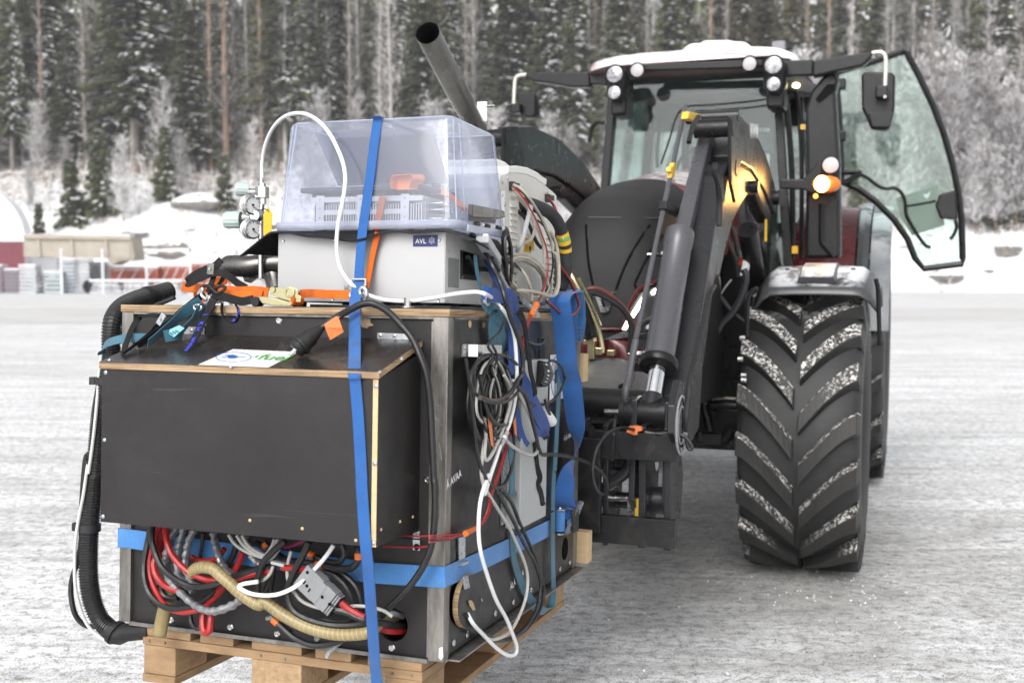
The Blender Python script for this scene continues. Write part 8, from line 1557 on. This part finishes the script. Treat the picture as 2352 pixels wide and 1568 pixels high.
# the lamp also throws its light on the loader
pl_ = bpy.data.lights.new('indicator light', 'SPOT'); plo = bpy.data.objects.new('indicator_light', pl_); COL.objects.link(plo); plo.location = TF.w(tb('d', 960, 1075, .50)); pl_.energy = 6; pl_.color = (1, .52, .14); pl_.shadow_soft_size = .1; pl_.spot_size = R(72); pl_.spot_blend = .8
plo.rotation_euler = Vector(TF.w((.56, -.75, 1.93)) - TF.w(tb('d', 960, 1075, .50))).to_track_quat('-Z', 'Y').to_euler()
# open door
DB = 1.9
def dq(x, y, o=0.): return tb('d', x, y, DB + o)
outl = [(1085, 320), (1330, 250), (1540, 178), (1565, 190), (1640, 330), (1740, 540), (1810, 720), (1870, 930), (1910, 1120), (1932, 1300), (1940, 1567), ('D', 2210, 606), ('D', 2122, 617), (1620, 1567), (1570, 1440), (1480, 1310), (1360, 1190), (1240, 1100), (1130, 1060), (1125, 900), (1110, 600)]
P_ = [tb('D', q[1], q[2], DB) if q[0] == 'D' else dq(*q) for q in outl]
g = MB(TF); g.tube(P_ + [P_[0]], .021, n=8, sm=0); dr = tpart('door', trac_blk, g, smooth=False); dr['label'] = 'open glazed cab door'
g = MB(TF); g.prism([p + V3(0, .004, 0) for p in P_], (0, .006, 0)); g.build('door_glass', glass_d, dr)
for L, r_ in (([(1200, 985), (1290, 1020), (1370, 1080), (1430, 1100), (1480, 1095), (1530, 1130), (1555, 1200), (1560, 1270), (1600, 1350), (1650, 1430), (1690, 1480), (1725, 1495)], .012), ([(1560, 1215), (1660, 1200), (1760, 1180)], .008), ([(1890, 1310), (1898, 1360), (1880, 1410), (1855, 1440)], .011), ([(1130, 1070), (1230, 1010), (1240, 990), (1140, 990)], .02)):
    g = MB(TF); g.tube([dq(x, y, -.03) for x, y in L], r_, n=7, sm=4); g.build('door_rail', trac_blk, dr, smooth=True)
g = MB(TF); g.prism([dq(x, y, -.02) for x, y in ((1785, 1140), (1890, 1110), (1905, 1310), (1790, 1300), (1755, 1210))], (0, -.04, 0)); g.build('door_lock', trac_blk, dr, bevel=.01)
g = MB(TF); g.prism([dq(x, y, .015) for x, y in ((1490, 1165), (1775, 1070), (1820, 1345), (1600, 1415), (1520, 1290))], (0, .003, 0)); pn_ = g.build('green_board', M('dull green board', (.06, .10, .07), .7), dr); g = MB(TF); g.prism([dq(x, y, .012) for x, y in ((1675, 1135), (1697, 1140), (1722, 1118), (1715, 1150), (1700, 1168), (1683, 1155))], (0, .002, 0)); g.build('pale_sticker', M('pale pink sticker', (.6, .5, .6), .5), pn_)
for x, y in ((1125, 400), (1125, 750)): g = MB(TF); c = dq(x, y); g.box(c, (.06, .08, .07)); g.build('hinge', trac_blk, dr, bevel=.01)

# ================================================================== THE FRONT LOADER
LD = thing('front_loader', 'dark grey front loader with curved arms, fitted on the tractor and carrying the load', 'front loader', (0, -1.5, 0), fr=TF)
main = [(-1.0, 2.03), (-.98, 2.19), (-.95, 2.22), (-.75, 2.245), (-.3, 2.235), (.15, 2.16), (.55, 2.03), (.64, 1.93), (.60, 1.86), (.1, 1.97), (-.35, 2.03), (-.7, 2.03), (-1.02, 1.98), (-1.14, 1.88), (-1.28, 1.68), (-1.66, 1.15), (-1.72, .93), (-1.84, .90), (-1.96, .97), (-1.94, 1.08), (-1.42, 1.72), (-1.24, 1.93)]
cover = [(-1.08, 2.0), (-.8, 2.04), (-.35, 2.04), (.1, 1.98), (.5, 1.88), (.46, 1.80), (.2, 1.86), (-.1, 1.93), (-.42, 1.90), (-.62, 1.84), (-.85, 1.76), (-1.05, 1.64), (-1.22, 1.5), (-1.34, 1.5), (-1.24, 1.76)]
for s_, a0, a1 in ((1, .455, .56), (-1, -.56, -.455)):
    g = MB(TF); g.prism([(a0, b, z) for b, z in main], (a1 - a0, 0, 0)); arm = g.build('arm', loader_g, LD, bevel=.012, seg=3)
    g = MB(TF); g.prism([(a0 + .012, b, z) for b, z in cover], (a1 - a0 - .024, 0, 0)); g.build('arm_cover', loader_g, arm, bevel=.02, seg=3)
    am = (a0 + a1) / 2
    for b, z, r_ in ((-1.16, 2.14, .04), (-1.05, 1.98, .035), (.5, 1.95, .04), (-.35, 1.95, .03)):
        g = MB(TF); g.cyl((a0 - .03, b, z), (a1 + .03, b, z), r_, n=20); g.build('pivot_pin', trac_blk, arm, smooth=True, angle=40)
    g = MB(TF); g.prism([(a1 + .012, b, z) for b, z in ((-1.22, 2.18), (-1.02, 2.21), (-.92, 2.05), (-.95, 1.88), (-1.06, 1.83), (-1.18, 1.9))], (.015, 0, 0)); g.build('knee_plate', trac_blk, arm, bevel=.004)
    # lift cylinder
    g = MB(TF); g.cyl((am + .03, -.35, 1.74), (am + .03, .15, 1.36), .05, n=20); g.build('lift_cylinder', trac_blk, arm, smooth=True, angle=40); g = MB(TF); g.cyl((am + .03, .13, 1.37), (am + .03, .30, .95), .06, n=16); g.build('lift_cylinder_foot', trac_blk, arm, smooth=True, angle=40)
# right tilt cylinder, measured in the picture
ac = .45
def tr_(x, y, v_='D', a=ac): return ta(v_, x, y, a)
g = MB(TF); q_ = ta('D', 1618, 270, .44); g.cyl(q_ - V3(.08, 0, 0), q_ + V3(.15, 0, 0), .028, n=18); g.build('top_pivot', loader_g, LD, smooth=True, angle=40)
K0, K1, K2, K3 = tr_(1622, 300), tr_(1560, 545), tr_(1512, 835), tr_(1497, 925)
K0[1] += 0; d = nrm(K3 - K1); 
g = MB(TF); g.bar(tr_(1628, 296), tr_(1562, 560), .072, .06, up=(1, 0, 0)); lk = g.build('link_box', loader_l, LD, bevel=.012)
g = MB(TF); g.lathe(K1, d, [(.046, -.03), (.058, -.02), (.058, .04), (.055, .045), (.055, np.linalg.norm(K2 - K1) * .55), (.0565, np.linalg.norm(K2 - K1) * .56), (.0565, np.linalg.norm(K2 - K1))], 32); cy = g.build('tilt_cylinder', loader_l, LD, smooth=True, angle=40)
g = MB(TF); g.lathe(K2, d, [(.060, -.02), (.072, -.012), (.074, .004), (.068, .016), (.034, .022), (.034, .004)], 32); g.build('cylinder_gland', trac_blk, cy, smooth=True, angle=35)
g = MB(TF); g.cyl(K2, K3 + d * .01, .031, n=20); g.build('chrome_rod', chrome, cy, smooth=True, angle=40)
g = MB(TF); g.cyl(K3 - d * .03, K3 + d * .05, .036, n=20); g.build('rod_eye', loader_g, cy, smooth=True, angle=40)
pc = tr_(1495, 950)
g = MB(TF); g.cyl(pc - V3(.10, 0, 0), pc + V3(.12, 0, 0), .052, n=26); g.build('pivot_tube', trac_blk, LD, smooth=True, angle=40)
for dx, r_ in ((-.098, .062), (-.065, .058), (.05, .062), (.085, .062), (.115, .058)): g = MB(TF); g.cyl(pc + V3(dx - .006, 0, 0), pc + V3(dx + .012, 0, 0), r_, n=26); g.build('pivot_flange', trac_blk, LD, smooth=True, angle=40)
for dx in (-.06, .06):
    g = MB(TF); g.prism([pc + V3(dx, b, z) for b, z in ((-.05, .05), (.05, .06), (.07, 0), (.04, -.2), (-.03, -.35), (-.09, -.3))], (.022, 0, 0)); g.build('link_plate', loader_g, LD, bevel=.004)
g = MB(TF); g.cyl(pc - V3(.17, 0, 0), pc - V3(.1, 0, 0), .012, n=6); g.build('grease_bolt', steel_br, LD)
# level indicator rod with yellow clamps
ra, rb_ = ta('D', 1574, 243, .38), ta('D', 1460, 780, .38)
g = MB(TF); g.cyl(ra, rb_, .0105, n=10); g.tube([rb_, ta('D', 1445, 860, .37), ta('D', 1436, 905, .365), ta('D', 1440, 950, .36)], .013, n=8, sm=4); rod = g.build('level_rod', loader_l, LD, smooth=True)
g = MB(TF); g.prism([ta('m', x, y, .40) for x, y in ((1240, 225), (1260, 140), (1310, 150), (1450, 180), (1430, 268), (1300, 250), (1275, 230))], (.03, 0, 0)); g.build('yellow_pointer', yel2, rod, bevel=.004)
g = MB(TF); g.prism([ta('m', x, y, .37) for x, y in ((1112, 740), (1142, 740), (1130, 830), (1115, 915), (1078, 918), (1085, 860), (1066, 845), (1070, 790), (1100, 780))], (.02, 0, 0)); g.build('yellow_clamp', yel2, rod, bevel=.004)
g = MB(TF); g.bar(ta('m', 1025, 1235, .38), ta('m', 1230, 1330, .41), .035, .035); g.bar(ta('m', 1230, 1300, .41), ta('m', 1400, 1330, .44), .05, .035); g.build('rod_bracket', trac_blk, rod, bevel=.004)
for x, y in ((1000, 345), (785, 1520)): g = MB(TF); c = ta('n', x, y, .39); g.cyl(c - V3(.02, 0, 0), c + V3(.035, 0, 0), .013, n=6); g.cyl(c - V3(.05, 0, 0), c + V3(.06, 0, 0), .006, n=8); g.build('guide_bolt', steel_br, rod)
# hoses down the arm, guard plate with ring
for L, r_ in (([('n', 1640, 720, .62), ('n', 1590, 800, .62), ('n', 1540, 1000, .62), ('n', 1450, 1400, .62), ('q', 1500, 330, .62), ('q', 1470, 600, .62), ('q', 1450, 800, .62), ('q', 1460, 950, .62)], .010), ([('m', 1650, 760, .60), ('m', 1640, 850, .6), ('m', 1680, 980, .6), ('m', 1700, 1200, .6), ('m', 1690, 1480, .6)], .012), ([('m', 1450, 200, .5), ('m', 1380, 320, .5), ('m', 1340, 500, .5)], .01)):
    g = MB(TF); g.tube([ta(*q) for q in L], r_, n=8, sm=4); g.build('arm_hose', rub_blk, LD, smooth=True)
g = MB(TF); g.prism([ta('q', x, y, .575) for x, y in ((1385, 350), (1440, 385), (1420, 620), (1400, 900), (1400, 1050), (1370, 1120), (1310, 980), (1320, 650))], (-.025, 0, 0)); pl_o = g.build('guard_plate', loader_g, LD, bevel=.004)
c = ta('q', 1400, 880, .58); g = MB(TF); g.tube([c + V3(0, .09 * math.cos(t_), .10 * math.sin(t_)) for t_ in np.linspace(0, 2 * math.pi, 22)], .005, n=5); g.tube([c + V3(0, .06 * math.cos(t_), .065 * math.sin(t_)) for t_ in np.linspace(0, 2 * math.pi, 18)], .004, n=5); g.build('white_ring_print', ink_g, pl_o)
BT2 = None
tx = ta('c', 1845, 725, .602); dxt = nrm(ta('c', 1890, 850, .602) - tx); text('WWW', tx - V3(0, 0, .02), -V3(0, 1, .1) * -1, (0, 0, 1), .09, ink_w, LD, 'arm_lettering', .002, TF, .03)
# torque tube and carriage
g = MB(TF); g.cyl((-.50, -1.86, 1.02), (.50, -1.86, 1.02), .068, n=28); g.build('torque_tube', trac_blk, LD, smooth=True, angle=40)
CG = thing('fork_carriage', 'worn black fork carriage with two rusty cross bars behind the cabinet', 'fork carriage', (0, -2.2, .8), fr=TF)
p1 = [tb('q', x, y, -2.2) for x, y in ((1345, 998), (1150, 990), (1147, 1012), (1100, 1010), (1098, 986), (880, 975), (876, 998), (832, 996), (830, 970), (190, 930))]
zL = p1[-1][2]; zb1 = tb('q', 1340, 1318, -2.2)[2]
P_ = p1[:-1] + [V3(-.575, -2.2, p1[0][2]), V3(-.575, -2.2, zb1), V3(p1[0][0], -2.2, zb1)]
g = MB(TF); g.prism(P_, (0, .028, 0)); g.build('upper_bar', rusty, CG, bevel=.0015)
z1 = tb('r', 1325, 830, -2.2); z2 = tb('r', 1315, 1160, -2.2); g = MB(TF); g.bb((-.575, -2.2, z2[2]), (z1[0], -2.165, z1[2])); g.build('lower_bar', rusty, CG, bevel=.0015)
for a0, a1, zb2 in ((.43, .455, .55), (.52, .545, .58), (.30, .32, .57), (-.43, -.40, .58), (-.2, -.17, .58), (.1, .125, .58), (.21, .225, .58)):
    g = MB(TF); g.prism([(a0, b, z) for b, z in ((-2.17, .99), (-2.06, 1.0), (-1.95, .80), (-1.98, .66), (-2.05, .58), (-2.165, .56))], (a1 - a0, 0, 0)); g.build('upright_plate', loader_g, CG, bevel=.003)
for z, b, r_, a0, a1 in ((.83, -2.05, .022, -.5, .43), (.70, -2.04, .03, -.5, .44), (.92, -2.0, .03, -.5, .5)): g = MB(TF); g.cyl((a0, b, z), (a1, b, z), r_, n=14); g.build('cross_tube', loader_g, CG, smooth=True, angle=40)
g = MB(TF); g.tube([tb(*q) for q in (('r', 790, 80, -2.12), ('r', 790, 180, -2.12), ('r', 740, 260, -2.12), ('r', 600, 370, -2.12), ('r', 450, 480, -2.12), ('r', 370, 600, -2.12), ('r', 350, 730, -2.12))], .022, n=10, sm=4); g.build('bent_tube', loader_g, CG, smooth=True)
g = MB(TF); a, b = tb('r', 530, 560, -2.1), tb('r', 850, 565, -2.1); g.cyl(a, b, .011, n=10); g.build('latch_pin', steel_br, CG, smooth=True); g = MB(TF); g.prism([tb('r', x, y, -2.12) for x, y in ((850, 570), (935, 572), (918, 785), (845, 785))], (0, .02, 0)); g.build('yellow_latch', yel2, CG, bevel=.003)
g = MB(TF); g.prism([tb('r', x, y, -2.09) for x, y in ((765, 600), (845, 600), (840, 780), (765, 770))], (0, .01, 0)); g.build('latch_plate', zinc, CG)
g = MB(TF); c = tb('r', 1185, 590, -2.02); g.cyl(c - V3(.04, 0, 0), c + V3(.03, 0, 0), .05, n=20); g.build('lower_eye', loader_g, CG, smooth=True, angle=40); g = MB(TF); g.cyl(c + V3(.03, 0, 0), c + V3(.032, 0, 0), .03, n=18); g.build('eye_hole', blk_dk, CG)
g = MB(TF); c = tb('r', 1275, 365, -2.02); g.cyl(c - V3(.02, 0, 0), c + V3(.02, 0, 0), .014, n=6); g.build('bolt', steel_br, CG)
g = MB(TF); g.prism([tb('r', x, y, -2.06) for x, y in ((1090, 140), (1130, 140), (1125, 210), (1108, 242), (1092, 210))], (0, .002, 0)); g.build('warning_sticker', ink_w, CG)
for a in (-.26, .26):
    g = MB(TF); g.bb((a - .05, -2.24, .62), (a + .05, -2.21, .95)); g.build('fork_shank', rusty, CG, bevel=.003)
for u in (.25, .62): g = MB(CF); g.bb((u, .7, -.10), (u + .09, CD + .16, -.06)); g.build('fork_tine', rusty, CG, bevel=.003)
oc = [tb('q', x, y, -2.21) for x, y in ((745, 965), (770, 900), (850, 890), (920, 905), (935, 950), (880, 960), (875, 1000), (835, 1000))]; g = MB(TF); g.prism(oc, (0, .03, 0)); tag(g.build('orange_strap_end', tape_o, bevel=.003), 'orange strap end draped over the upper carriage bar', 'strap')
for L, lab in (([('q', 325, 900, -2.215), ('q', 350, 1000, -2.22), ('q', 300, 1100, -2.22), ('q', 250, 1240, -2.22)], 'black strap tied over the upper carriage bar beside the cabinet'), ([('q', 635, 730, -2.0), ('q', 610, 900, -2.2), ('q', 600, 1100, -2.22), ('q', 590, 1300, -2.2)], 'long black cable tie standing up from the upper carriage bar')):
    g = MB(TF); g.ribbon([tb(*q) for q in L], .026 if 'strap' in lab else .010, (1, 0, .1), .003, 4); tag(g.build('black_tie', BWEB if 'strap' in lab else blk_pl), lab, 'strap' if 'strap' in lab else 'cable tie')
g = MB(TF); g.tube([tb('q', x, y, -2.18) for x, y in ((970, 965), (1100, 985), (1290, 975), (1380, 990), (1460, 1040), (1510, 1120), (1520, 1160), (1490, 1160), (1465, 1100), (1460, 1060))], .0075, n=7, sm=4); tag(g.build('loose_cable', cab_blk, smooth=True), 'black cable lying over the right end of the carriage bar', 'cable')
print('script objects', len(bpy.data.objects))
